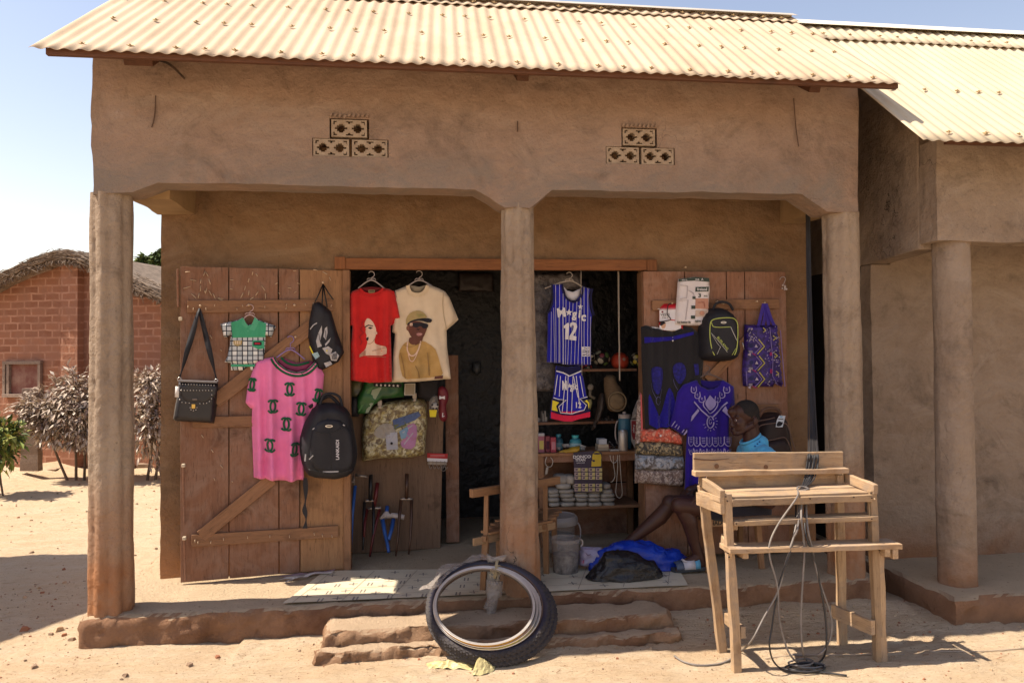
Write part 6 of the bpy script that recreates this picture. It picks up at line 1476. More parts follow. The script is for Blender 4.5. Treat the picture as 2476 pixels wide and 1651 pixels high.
mb = MB(); mb.lathe([(.033, 0), (.036, .005), (.036, h-.01), (.033, h-.004), (.030, h)], (p.x, p.y, ZT), 24); mb.build('body', M('dull_silver', (.55, .50, .46), (.46, .42, .39), scale=12, rough=.45, metal=.5), t, auto=40)
mb = MB(); mb.lathe([(.0335, h), (.031, h+.008), (.01, h+.009)], (p.x, p.y, ZT), 24); mb.build('lid', mSIL, t, auto=40)
p = at_counter(1060, 510, .16); t = thing('blue_flask', 'blue flask with grey lid behind the silver can', 'flask', (p.x, p.y, ZT)); h = p.z-ZT
mb = MB(); mb.lathe([(.05, 0), (.052, .01), (.052, h*.9), (.045, h)], (p.x, p.y, ZT), 24); mb.build('body', M('flask_blue', (.05, .16, .24), rough=.4), t, auto=40)
mb = MB(); mb.lathe([(.048, 0), (.048, .03), (.015, .034), (.013, .05)], (p.x, p.y, ZT+h), 20); mb.build('lid', mGREYP, t, auto=40)
mb = MB(); mb.tube([V((p.x-.055-.025*sin(k), p.y-.02, ZT+h*.55+.09*cos(k))) for k in [i*pi/8 for i in range(9)]], .006, 6); mb.build('handle', mGREYP, t, smooth=True)
SP = PY(CY+.06); t = thing('saw_pack', 'long tool in a white and red sleeve standing beside the flask', 'tool pack', SP.W('B2', 1175, 700))
mb = MB(); mb.prism(SP.g('B2', (1128, 528), (1235, 520), (1232, 870), (1190, 875), (1132, 760)), SP.P, 0, .01); mb.build('sleeve', M('sleeve_grey', (.36, .33, .32), (.26, .24, .23), scale=20), t)
prints('red_label', SP, .0115, None, [('B2', [(1140, 540), (1195, 540), (1195, 745), (1160, 750), (1140, 690)], 0)], [M('label_red', (.26, .03, .035))], t)
mb = MB(); ptext(mb, 'PI.super', SP, 'B2', 1166, 630, 22, .014, None, .9, -pi/2); mb.build('lettering', mWPR, t)
slab('silver_foil', SP.g('B2', (1135, 520), (1150, 440), (1200, 310), (1235, 300), (1240, 520)), SP, .0, .03, M('foil', (.34, .31, .30), (.12, .11, .11), scale=30, rough=.3), t, wrinkle(30, .02, 18))
# battery card hung at the front of the counter
KP = PY(CY-.012); t = thing('blade_card', 'navy display card of small yellow packets hung from the counter edge', 'display card', KP.W('B2', 655, 1110))
mKN = M('card_navy', (.022, .014, .05), rough=.4); mKY = M('card_gold', (.60, .42, .03), rough=.4); mKP = M('cell_pink', (.45, .33, .32), rough=.4); mKC = M('cell_cream', (.5, .42, .18), rough=.4)
mb = MB(); mb.prism(KP.g('B2', (490, 892), (700, 878), (805, 892), (815, 1330), (505, 1342)), KP.P, 0, .004); mb.build('board', mKN, t)
ly = [('B2', oval(752, 950, 52, 70, 16), 1), ('B2', [(695, 985), (800, 975), (800, 1045), (692, 1050)], 1), ('B2', oval(716, 985, 16, 12), 0), ('B2', oval(752, 905, 40, 10), 0)]
for r_, y in enumerate((1065, 1112, 1155, 1238, 1285)):
    for c_ in range(4):
        x = 500+c_*79; ly += [('B2', rect(x, y, x+70, y+36), 2), ('B2', [(x+44, y), (x+70, y), (x+70, y+36), (x+36, y+36)], 3), ('B2', [(x+8, y+12), (x+40, y+8), (x+34, y+26), (x+14, y+22)], 0)]
prints('packet_print', KP, .0055, None, ly, [mKN, mKY, mKP, mKC], t)
mb = MB(); ptext(mb, 'DONCO', KP, 'B2', 586, 942, 32, .006, None, 1.15, 0, 0, .03); ptext(mb, 'TITAN', KP, 'B2', 568, 977, 28, .006, None, 1.0, 0, 0, .03); ptext(mb, 'SUPER BLADES', KP, 'B2', 572, 1008, 10, .006); ptext(mb, 'TITAN', KP, 'B2', 662, 1322, 12, .006); mb.build('lettering', mWPR, t)
# little sacks
mSACK = M('sack_white', (.36, .32, .275), (.27, .235, .2), scale=14, rough=.75, bmp=.7, bscale=24, dist=.012, vary=.12)
KS = PY(CY+.06); z0 = zb_+.011
rows = [(1462, [(205, 328), (335, 498), (500, 642), (645, 798), (805, 942)]), (1408, [(200, 325), (352, 508), (505, 640), (640, 782), (780, 944)]), (1362, [(200, 328), (330, 486), (490, 640), (640, 772), (776, 934)]), (1320, [(195, 318), (312, 492), (495, 640), (645, 790), (800, 915)]), (1262, [(300, 450), (470, 620), (630, 790), (805, 892)]), (1190, [(276, 420), (400, 500)])]
nm = 0; s0_ = None
for ri, (y, L) in enumerate(rows):
    for a_, b_ in L:
        p, r = KS.W('B2', a_, y), KS.W('B2', b_, y); w_ = r.x-p.x; hh = (.0158 if ri < 4 else .020)
        if ri == 5: hh = .032
        mb = MB(); c = V(((p.x+r.x)/2, CY+.07+R.uniform(-.008, .008), p.z)); sd = R.random()*50
        n = 18; k = 10
        for i in range(k+1):
            th_ = pi*i/k
            for j in range(n):
                aa = 2*pi*j/n; sx = abs(cos(aa))**.55*(1 if cos(aa) > 0 else -1); sy = abs(sin(aa))**.55*(1 if sin(aa) > 0 else -1); st_ = sin(th_)**.5
                v = V((w_*.52*sx*st_, .075*sy*st_, hh*1.12*(abs(cos(th_))**.7)*(1 if cos(th_) > 0 else -1))); v += V((1, 1, 1))*0+v.normalized()*.006*NZ.noise(V((v.x*30+sd, v.y*30, v.z*30))); mb.v.append(c+v)
        for i in range(k):
            for j in range(n): mb.f.append((i*n+j, (i+1)*n+j, (i+1)*n+(j+1) % n, i*n+(j+1) % n)); mb.m.append(0)
        o = mb.build('small_sack', mSACK, None, smooth=True)
        col = ['first', 'second', 'third', 'fourth', 'fifth'][L.index((a_, b_))]; rw = ['bottom', 'second', 'third', 'fourth', 'fifth', 'top'][ri]
        tag(o, f'small white sack, {col} from the left in the {rw} layer of the shelf pile', 'sack', 'small white sacks piled on the lower shelf')
# hanging things in the gloom
GP = PY(1.0)
for nme, lab, x, y0, y1, dx in (('long_string', 'pale cord hanging from the lintel in front of the jersey', 652, 180, 1500, 12), ('long_string', 'double pale cord hanging from the lintel down to the silver can', 1118, 180, 1568, 18)):
    t = thing(nme, lab, 'cord', DW.W('B1', x, y0)); 
    for o_ in ((0,) if x < 700 else (0, 10)):
        L = [PY(WY-.01 if x < 700 else WY+.06).W('B1', x+o_+dx*i/10+R.uniform(-2, 2), y0+(y1-y0)*i/10) for i in range(11)]; mb = MB(); mb.tube(spline(L, 3), .0022, 5); mb.build('strand', M('cord_pale', (.42, .35, .28)), t, smooth=True)
for lab, L in (('white cord loop hanging under the left end of the counter', [(195, 940), (178, 990), (190, 1040), (240, 1050), (262, 990), (235, 945)]), ('thin white cord with hook end under the counter middle', [(900, 925), (910, 980), (940, 1010), (975, 985), (985, 925)]), ('long white cord loop hanging under the right of the counter', [(985, 920), (985, 1050), (970, 1250), (965, 1350), (1000, 1400), (1035, 1350), (1020, 1150), (1005, 920)]), ('loose white cord end under the counter right of the card', [(935, 925), (940, 1040), (955, 1150), (930, 1210), (905, 1222)])):
    t = thing('cord_loop', lab, 'cord', PY(CY-.01).W('B2', *L[0]), 'white cord loops under the counter'); mb = MB(); mb.tube(spline([PY(CY-.015).W('B2', *p) for p in L], 6), .0028, 6); mb.build('cord', M('cord_white', (.50, .44, .38)), t, smooth=True)
    if 'left end' in lab: slab('tag', PY(CY-.02).g('B2', (185, 1060), (215, 1050), (205, 1130), (175, 1145)), PY(CY-.02), 0, .008, M('tag_pale', (.38, .33, .28)), t)
# balls on the back shelf
BP_ = PY(1.35)
o = plank('ball_shelf', (2.7, 1.42, BP_.W('B1', 900, 1395).z-.025), (3.7, 1.42, BP_.W('B1', 900, 1395).z-.025), .2, .02, mDOOR, None); tag(o, 'dark plank shelf that carries the coloured balls', 'shelf')


def ball(label, x, y, r_, base, cols, seed, faces=False):
    c = BP_.W('B1', x, y); r = (BP_.W('B1', x+r_, y)-c).length; c.y += r; t = thing('play_ball', label, 'ball', c, 'coloured balls on the back shelf'); mb = MB(); mb.ball(c, r, 28); mb.build('ball', base, t, smooth=True)
    rr = random.Random(seed); ph = (1+5**.5)/2
    dirs = [V(p).normalized() for p in ((0, 1, ph), (0, -1, ph), (0, 1, -ph), (0, -1, -ph), (1, ph, 0), (-1, ph, 0), (1, -ph, 0), (-1, -ph, 0), (ph, 0, 1), (-ph, 0, 1), (ph, 0, -1), (-ph, 0, -1))]
    if not faces: dirs += [V((a, b, c_)).normalized() for a in (-1, 1) for b in (-1, 1) for c_ in (-1, 1)]+[V(p).normalized() for p in ((0, 1/ph, ph), (0, -1/ph, ph), (0, 1/ph, -ph), (0, -1/ph, -ph), (1/ph, ph, 0), (-1/ph, ph, 0), (1/ph, -ph, 0), (-1/ph, -ph, 0), (ph, 0, 1/ph), (-ph, 0, 1/ph), (ph, 0, -1/ph), (-ph, 0, -1/ph))]
    rot = Matrix.Rotation(rr.uniform(0, 6), 3, V((rr.random(), rr.random(), rr.random())))
    for i, d in enumerate(dirs):
        d = rot @ d
        if d.y > .2 or (faces and i % 2): continue
        a = d.orthogonal().normalized(); b = d.cross(a); mb = MB(); n = 6; R1 = .30 if not faces else .2
        ring = [(d+(a*cos(2*pi*k/n)+b*sin(2*pi*k/n))*R1).normalized() for k in range(n)]; mb.add([c+d*r*1.012]+[c+v*r*1.01 for v in ring], [(0, k+1, (k+1) % n+1) for k in range(n)]); mb.build('ball_patch', cols[i % len(cols)], t)


mBB = M('ball_black', (.014, .012, .012), rough=.4); C_ = lambda n, c: M(n, c, rough=.4)
ball('multicoloured football with red, green and white hexagons on the back shelf', 940, 1285, 108, mBB, [C_('b_red', (.40, .03, .04)), C_('b_green', (.12, .19, .06)), C_('b_white', (.42, .38, .30)), C_('b_maroon', (.2, .03, .04)), C_('b_cream', (.36, .34, .24))], 1)
ball('orange red ball with small dark rings on the back shelf', 1175, 1325, 112, C_('b_orange', (.50, .06, .03)), [mBB, C_('b_rust', (.22, .02, .015)), C_('b_pale', (.45, .3, .24))], 5, True)
ball('black football with yellow and green hexagons beside the charcoal dress', 1395, 1310, 95, mBB, [C_('b_yellow', (.52, .40, .03)), C_('b_white', (.42, .38, .30)), C_('b_green2', (.18, .28, .07))], 2)
ball('dim red and green ball half hidden behind the jersey hem', 745, 1410, 62, mBB, [C_('b_red', (.40, .03, .04)), C_('b_dull', (.2, .12, .1)), C_('b_green', (.12, .19, .06))], 9)
ball('dim pale patched ball peeping out beside the jersey edge', 790, 1265, 55, mBB, [C_('b_cream', (.36, .34, .24)), C_('b_white', (.42, .38, .30))], 7)
# straw basket, horn, plastic covered clothes and small dark stock
EP = PY(1.3)
t = thing('straw_basket', 'round lidded straw basket hanging in the dark above the counter', 'basket', EP.W('B2', 945, 300)); mSTR = M('straw', (.20, .13, .075), (.13, .085, .05), scale=40, rough=.9, stretch=(1, 1, 6))
slab('pouch', smooth_poly(EP.g('B2', (832, 30), (955, 25), (968, 110), (1020, 170), (1060, 260), (1072, 410), (1000, 440), (880, 435), (850, 330), (828, 180)), 1), EP, 0, .07, mSTR, t, None, .05)
slab('round_lid', oval_p := EP.g('B2', *oval(948, 318, 98, 104, 24)), EP, .06, .03, M('straw_pale', (.25, .17, .095), (.18, .12, .07), scale=30, rough=.9), t, None, .03)
mb = MB(); u = [EP.P(u_, z_, .085) for u_, z_ in oval_p]; mb.tube(u, .006, 6, closed=True); mb.build('rim', M('straw_rim', (.28, .2, .12)), t, smooth=True)
t = thing('dark_boot', 'long dark boot shape hanging left of the straw basket', 'boot', EP.W('B2', 770, 420))
slab('boot', smooth_poly(EP.g('B2', (790, 225), (830, 230), (838, 330), (820, 450), (760, 560), (710, 650), (690, 640), (720, 540), (750, 430), (760, 300)), 1), EP, 0, .06, M('dark_rubber', (.05, .035, .03), rough=.5), t, None, .03)
t = thing('pale_trinket', 'pale bone coloured trinket hanging right of the shorts', 'trinket', EP.W('B2', 680, 200))
mb = MB(); mb.ball(EP.W('B2', 682, 165, d=.02), .024, 14, sc=(1, .7, 1.1)); mb.build('knob', M('bone', (.30, .25, .20)), t, smooth=True)
mb = MB(); mb.tube([EP.W('B2', 680, 200, d=.02), EP.W('B2', 675, 260, d=.02), EP.W('B2', 730, 290, d=.02)], .012, 8); mb.build('stem', M('bone_dark', (.2, .17, .13)), t, smooth=True)
mb = MB(); mb.tube([EP.W('B2', 672, 300, d=.02), EP.W('B2', 678, 345, d=.02), EP.W('B2', 660, 410, d=.02)], .017, 8); mb.build('tail', M('bone_yellow', (.3, .27, .12)), t, smooth=True)
XP = PY(1.02)
t = thing('wrapped_clothes', 'grey plastic wrapped clothes hanging at the left edge behind the jersey', 'clothes', XP.W('B1', 180, 700))
mWR = M('grey_wrap', (.16, .14, .14), (.06, .05, .055), scale=13, rough=.3, bmp=.8, bscale=30, dist=.03)
slab('wrap', XP.g('B1', (20, 205), (650, 205), (640, 420), (330, 420), (250, 700), (240, 1100), (330, 1380), (330, 1700), (20, 1700)), XP, 0, .06, mWR, t, wrinkle(40, .04, 7), .05, .02)
t = thing('navy_coat', 'dark navy coat hanging in the gloom between the jersey and the cords', 'coat', XP.W('B1', 800, 500))
slab('coat', XP.g('B1', (690, 205), (940, 205), (930, 600), (900, 1000), (800, 1050), (780, 500)), PY(1.5), 0, .05, M('navy_wool', (.012, .011, .028), (.008, .008, .014)), t, folds(.03, 4, 5, .4, 0, 2.2, .5), .04)
HB = PY(2.1); rr = random.Random(31)
for i, (zid, P, col, lab) in enumerate((('A6', [(1185, 160), (1540, 165), (1540, 355), (1190, 350)], (.045, .030, .026), 'dim brown poster on the far wall above the dark corner'), ('A6', [(1330, 1060), (1410, 1050), (1420, 1150), (1370, 1190), (1320, 1140)], (.07, .07, .07), 'dim crumpled plastic shape on the far dark wall'))):
    t = thing('wall_poster' if i == 0 else 'plastic_bag', lab, 'poster' if i == 0 else 'bag', HB.W(zid, *P[0])); slab('sheet', HB.g(zid, *P), HB, 0, .01 if i == 0 else .04, M('dim_%s' % ('brown' if i == 0 else 'grey'), col, rough=.35), t, wrinkle(50+i, .006 if i == 0 else .03, 9))
EP2 = PY(1.45)
t = thing('stock_rack', 'dark rack of small packed goods in the gloom beneath the hanging clothes', 'rack', EP2.W('B2', 180, 400))
plank('rack_shelf', (2.75, 1.5, EP2.W('B2', 180, 565).z), (3.75, 1.5, EP2.W('B2', 180, 565).z), .2, .02, mDOOR, t)
for k in range(14):
    x = 100+k*12+rr.uniform(-4, 4) if k < 8 else 810+(k-8)*22; hgt = rr.uniform(40, 160) if k < 8 else rr.uniform(30, 75); p = EP2.W('B2', x, 560); r = EP2.W('B2', x+16, 560-hgt); mb = MB(); mb.box(((p.x+r.x)/2, 1.47, (p.z+r.z)/2), (r.x-p.x, .05, r.z-p.z)); mb.build('packet', [M('p_grey', (.16, .14, .13)), M('p_dark', (.05, .04, .04)), M('p_tan', (.15, .11, .06)), M('p_white', (.28, .26, .25))][rr.randrange(4)], t, bevel=.003)

# floor sheet ------------------------------------------------------------------
mTILE = M('vinyl_cream', (.70, .62, .45), (.60, .51, .36), scale=4, rough=.45, bmp=.15, bscale=20)
t = thing('vinyl_mat', 'cream vinyl floor sheet printed with crosses and double dashes on the veranda', 'floor mat', (2.4, .35, PZ))
mb = MB(); nx, ny = 90, 24; c0, c1, c2, c3 = (1.20, .045), (3.61, .005), (3.69, .44), (1.36, .69)
def mp_(s, r): return (c0[0]+(c1[0]-c0[0])*s)*(1-r)+(c3[0]+(c2[0]-c3[0])*s)*r, (c0[1]+(c1[1]-c0[1])*s)*(1-r)+(c3[1]+(c2[1]-c3[1])*s)*r
def mz(x, y): return PZ+.011+.003*NZ.noise(V((x*4, y*4, 0)))
for j in range(ny+1):
    for i in range(nx+1): x, y = mp_(i/nx, j/ny); mb.v.append(V((x+.006*NZ.noise(V((x*8, y*8, 2))), y+.008*NZ.noise(V((x*6, y*6, 5))), mz(x, y))))
for j in range(ny):
    for i in range(nx): mb.f.append((j*(nx+1)+i, j*(nx+1)+i+1, (j+1)*(nx+1)+i+1, (j+1)*(nx+1)+i)); mb.m.append(0)
MI = 1
def mark(x0, y0, x1, y1, w_):
    a, b = V((x0, y0)), V((x1, y1)); d = (b-a).normalized(); n = V((-d.y, d.x))*w_/2
    mb.add([V((p.x, p.y, mz(p.x, p.y)+.0018)) for p in (a-n, b-n, b+n, a+n)], [(0, 1, 2, 3)], MI)
for i in range(24):
    x = 1.30+i*.1
    for j in range(5):
        y = .06+j*.14+(.07 if i % 4 == 0 else 0)
        s_ = (x-1.2)/2.45; ymax = .66-.24*s_
        if y > ymax-.05: continue
        sh = (y-.05)*.25
        if i % 2 == 0:
            if R.random() < .25 and x > 2.2: continue
            mark(x+sh-.028, y+.02, x+sh+.028, y+.02, .008); mark(x+sh, y-.01, x+sh, y+.05, .007)
        elif x < 2.5:
            for o_ in (-.011, .011): mark(x+sh+o_, y-.03, x+sh+o_+.008, y+.03, .008)
MI = 2
for i in range(9):
    x = 1.25+i*.28; p, r = (x, .03), (x+.16, .66-.24*(x-1.2)/2.45); k = 12
    for q_ in range(k): f = lambda w_: (p[0]+(r[0]-p[0])*w_, p[1]+(r[1]-p[1])*w_); mark(*f(q_/k), *f((q_+1)/k), .004)
for yy in (.12, .27, .42, .57):
    for q_ in range(60):
        x0, x1 = 1.3+q_*.038, 1.338+q_*.038
        if yy < .6-.24*(x1-1.2)/2.45 and x1 < 3.6: mark(x0, yy, x1, yy, .0035)
mb.build('sheet', [mTILE, M('mat_print', (.20, .17, .15), (.3, .26, .22), scale=30, lo=.4, hi=.7), M('mat_line', (.40, .31, .22))], t)
t = thing('paper_strips', 'torn pink and white paper strips on the floor under the left door', 'paper', onZ('A5', 1050, 1385, PZ))
for L in ([(950, 1372), (1180, 1350), (1420, 1322)], [(960, 1395), (1200, 1372)], [(1010, 1420), (1100, 1385), (1300, 1340)], [(1080, 1365), (1400, 1340)]):
    mb = MB(); P = [onZ('A5', *p, PZ+.012+i*.004) for i, p in enumerate(L)]; P = spline(P, 4); vs = []
    for p in P: vs += [p+V((0, -.012, R.uniform(0, .006))), p+V((.01, .014, R.uniform(0, .01)))]
    mb.add(vs, [(2*i, 2*i+1, 2*i+3, 2*i+2) for i in range(len(P)-1)]); mb.build('strip', [M('strip_pink', (.50, .33, .32)), M('strip_mauve', (.27, .18, .2)), M('strip_white', (.58, .52, .47))][R.randrange(3)], t)
# ------------------------------------------------------------------ the rough table in front
mTB = wood('table_wood', (.45, .315, .19), (.30, .19, .105), 'X', rough=.85, vary=.22, dark=(.19, .115, .065), grey=(.27, .20, .145))
tb = thing('wooden_stall_table', 'rough raw timber stall table with three shelves standing before the right bay', 'table', (3.95, -.66, 0))
TF, TR = PY(-.80), PY(-.55)


def tp_(name, pl, a, b, w, t, d=0, up=None, **k):
    return plank(name, pl.W('B5', *a, d=d), pl.W('B5', *b, d=d), w, t, mTB, tb, up=up or (0, 1, 0), rough=k.pop('rough', .0025), nseg=k.pop('nseg', 6), bevel=.003, **k)


fl0, fl1 = TF.W('B5', 364, 352), V((3.568, -.786, -.02)); fr0, fr1 = TF.W('B5', 1294, 332), V((4.334, -.80, -.02)); bl0, bl1 = TR.W('B5', 205, 300), V((3.602, -.53, -.02)); br0, br1 = TR.W('B5', 1085, 232), V((4.283, -.55, -.02))
for a, b, w, t in ((fl0, fl1, .040, .036), (fr0, fr1, .036, .036), (bl0, bl1, .046, .032), (br0, br1, .042, .032)): plank('leg', a, b, w, t, mTB, tb, up=(0, 1, 0), rough=.003, nseg=8, taper=1.1)
plank('leg_splice', fr0.lerp(fr1, .35)+V((.030, .0, 0)), fr0.lerp(fr1, .98)+V((.024, .0, 0)), .034, .034, mTB, tb, up=(0, 1, 0), rough=.003, nseg=6)
zt = TF.W('B5', 800, 372).z; xa, xb = fl0.x+.02, fr0.x-.01
plank('table_top', (xa, -.735, zt), (xb, -.735, zt), .125, .022, mTB, tb, rough=.002, nseg=8); plank('table_top', (xa-.01, -.607, zt+.002), (xb, -.605, zt+.002), .118, .022, mTB, tb, rough=.002, nseg=8)
plank('front_rail', (xa+.0, -.812, zt-.018), (xb-.0, -.812, zt-.018), .034, .022, mTB, tb, up=(0, 1, 0), rough=.002, nseg=6)
tp_('back_panel', TR, (235, 275), (1075, 275), .095, .016, d=-.012)
tp_('back_board', TR, (150, 150), (1105, 140), .098, .022, d=.0)
tp_('back_ledge', TR, (150, 223), (1132, 205), .028, .055, d=.026)
# sides
for pts, w in ((((195, 262), (338, 362)), .05), (((190, 345), (335, 392)), .03), (((178, 385), (340, 440)), .07)):
    a, b = PY(-.545).W('B5', *pts[0]), PY(-.825).W('B5', *pts[1]); plank('side_rail', a, b, w, .024, mTB, tb, up=(1, 0, 0), rough=.003, nseg=4)
a, b = PY(-.53).W('B5', 1115, 245), PY(-.82).W('B5', 1322, 325); plank('side_rail', a, b, .05, .024, mTB, tb, up=(1, 0, 0), rough=.003, nseg=4)
zs = TF.W('B5', 860, 535).z; a = TF.W('B5', 400, 545); b = TF.W('B5', 1318, 508)
plank('shelf_plank', (a.x, -.775, a.z+.005), (b.x, -.775, b.z+.003), .11, .026, mTB, tb, rough=.0025, nseg=8)
plank('shelf_cleat', (a.x+.015, -.80, a.z-.02), (a.x+.015, -.70, a.z-.02), .03, .028, mTB, tb)
a = TF.W('B5', 350, 705); b = TF.W('B5', 1466, 672)
plank('shelf_plank', (a.x, -.80, a.z), (b.x-.02, -.80, b.z), .13, .026, mTB, tb, rough=.0025, nseg=8)
plank('shelf_bracket', PY(-.62).W('B5', 340, 640), PY(-.83).W('B5', 385, 740), .055, .022, mTB, tb, up=(1, 0, 0))
for x, l in ((1352, 30), (1402, 52)): p = TF.W('B5', x, 700); plank('shelf_cleat', (p.x, -.86, p.z-.012), (p.x, -.72, p.z-.012), .03, l/1000+.01, mTB, tb)
p = TF.W('B5', 460, 735); plank('shelf_cleat', (p.x, -.85, p.z+.004), (p.x, -.66, p.z+.004), .03, .04, mTB, tb)
plank('stretcher', TR.W('B5', 1045, 1105), PY(-.83).W('B5', 1305, 1215), .075, .022, mTB, tb, up=(1, 0, 0), rough=.003, nseg=4)
plank('stretcher', TR.W('B5', 360, 1150), PY(-.81).W('B5', 470, 1240), .06, .022, mTB, tb, up=(1, 0, 0), rough=.003, nseg=4)
for p in (fl0, fr0): mb = MB(); mb.tube([p+V((0, -.028, -.04)), p+V((0, -.022, -.04))], .004, 8); mb.build('nail', mPEG, tb)
for x, y in ((300, 177), (615, 183)): c = TR.W('B5', x, y, d=.012); mb = MB(); mb.lathe([(.013, 0), (.0125, .0012)], c, 12, rot=Matrix.Rotation(pi/2, 3, 'X')); mb.build('knot', M('knot', (.16, .08, .04)), tb)
mb = MB(); mb.tube([TR.W('B5', *p, d=.0125) for p in ((152, 128), (200, 134), (280, 138), (380, 128))], [.004, .003, .003, .001], 6); mb.build('split', M('split_dark', (.07, .03, .02)), tb)

nl = None
for x, y in ((358, 372), (368, 400), (1290, 350), (1295, 380), (372, 735), (380, 760), (1330, 690), (1345, 715), (420, 700), (700, 690), (1000, 680), (1440, 670), (425, 545), (1295, 515), (880, 525), (600, 395), (900, 385), (1180, 375)):
    p = TF.W('B5', x, y, d=.032)
    mb = MB(); mb.lathe([(.0042, -.004), (.0042, .001), (.002, .002)], p, 8, rot=Matrix.Rotation(pi/2, 3, 'X')); mb.build('nail_head', mIRON, tb)
# ------------------------------------------------------------------ cables
mCAB = M('black_cable', (.022, .02, .022), (.035, .032, .032), rough=.5); mCABG = M('dusty_cable', (.24, .21, .185), (.14, .12, .11), scale=8, rough=.7)
t = thing('cable_bundle', 'black cable bundle hanging from the beam, knotted on the table, looping to the sand', 'cables', (4.2, -.6, 0))
def vv(x, y, Y): return PY(Y).W('VV', x, y)
rr = random.Random(3)
for k in range(9):
    o = (k-4)*1.9; P = [vv(1856+o*.5, 440, .34-.01*k), vv(1858+o*.6, 620, .22), vv(1861+o*.7, 800, .0), vv(1866+o, 960, -.32), vv(1868+o*1.5, 1038, -.545), vv(1866+o*1.8, 1062, -.572), vv(1858+o*1.4, 1098, -.60), vv(1846+o*.8, 1118, -.66)]
    mb = MB(); mb.tube(spline([p+V((rr.uniform(-.003, .003), rr.uniform(-.006, .006), 0)) for p in P], 5), .0036, 6); mb.build('cable', mCAB, t, smooth=True)
mb = MB()
for k in range(4): c = TF.W('B5', 848, 322+k*5, d=-.12); mb.tube([c+V((.028*cos(a)+.004*k, .016*sin(a), .010*sin(a*1+k))) for a in [i*.5 for i in range(13)]], .0045, 6)
mb.build('knot', mCABG, t, smooth=True)
LOOP = [([(820, 335), (812, 380), (700, 540), (643, 660), (640, 760), (690, 950), (700, 1150), (745, 1330), (790, 1410)], [(830, 1452)], mCABG), ([(840, 335), (800, 600), (740, 800), (692, 980), (600, 1150), (520, 1300)], [(450, 1370), (350, 1432), (200, 1455), (90, 1435), (28, 1403)], mCABG), ([(850, 338), (842, 500), (862, 700), (852, 900), (840, 1150), (850, 1350)], [(875, 1440), (930, 1495)], mCABG), ([(868, 332), (882, 560), (910, 700), (955, 900), (1028, 1120), (1036, 1240), (1005, 1330), (950, 1385)], [(860, 1412), (780, 1400)], mCABG),
        ([(872, 340), (868, 590), (930, 790), (975, 1000), (1002, 1200), (1000, 1350)], [(975, 1430), (930, 1470)], mCAB), ([(812, 360), (790, 650), (700, 940), (652, 1220), (638, 1330)], [(668, 1440), (750, 1500), (950, 1505), (1135, 1528)], mCAB), ([(830, 345), (822, 560), (790, 640), (770, 700)], [], mCABG)]
for top_, gr, m in LOOP:
    P = []
    for i, (x, y) in enumerate(top_):
        P.append(PY(-.70 if i == 0 else -.845-.02*(i/len(top_))).W('B5', x, y))
    for x, y in gr: g_ = onZ('B5', x, y, .0); P.append(V((g_.x, g_.y, gz(g_.x, g_.y)+.008)))
    mb = MB(); mb.tube(spline(P, 6), .0050, 6); mb.build('cable', m, t, smooth=True)
for k, (rx, ry, cx, cy) in enumerate(((115, 22, 880, 1478), (95, 16, 900, 1470), (130, 26, 860, 1488), (80, 20, 840, 1462))):
    P = []
    for i in range(22): a = 2*pi*i/22; g_ = onZ('B5', cx+rx*cos(a), cy+ry*sin(a), 0); P.append(V((g_.x, g_.y, gz(g_.x, g_.y)+.008+.004*k)))
    mb = MB(); mb.tube(P, .0048, 6, closed=True); mb.build('cable', mCAB if k % 2 == 0 else mCABG, t, smooth=True)
t = thing('ground_wire', 'thin pale wire lying on the sand along the shade line behind the table', 'wire', onZ('C5', 700, 1395, 0))
P = [onZ('C5', x, y, 0) for x, y in ((-120, 1425), (100, 1415), (350, 1418), (500, 1412), (690, 1400), (840, 1390), (930, 1385), (1150, 1375), (1387, 1362))]
for s_ in ((0, 4), (5, 8)): mb = MB(); mb.tube(spline([V((p.x, p.y, gz(p.x, p.y)+.006)) for p in P[s_[0]:s_[1]+1]], 5), .003, 5); mb.build('wire', M('wire_pale', (.42, .32, .24)), t, smooth=True)

# ------------------------------------------------------------------ chairs
mCH = wood('chair_wood', (.30, .165, .08), (.2, .1, .048), 'X', vary=.1, dark=(.13, .06, .03)); mINK = M('marker_ink', (.03, .022, .02))


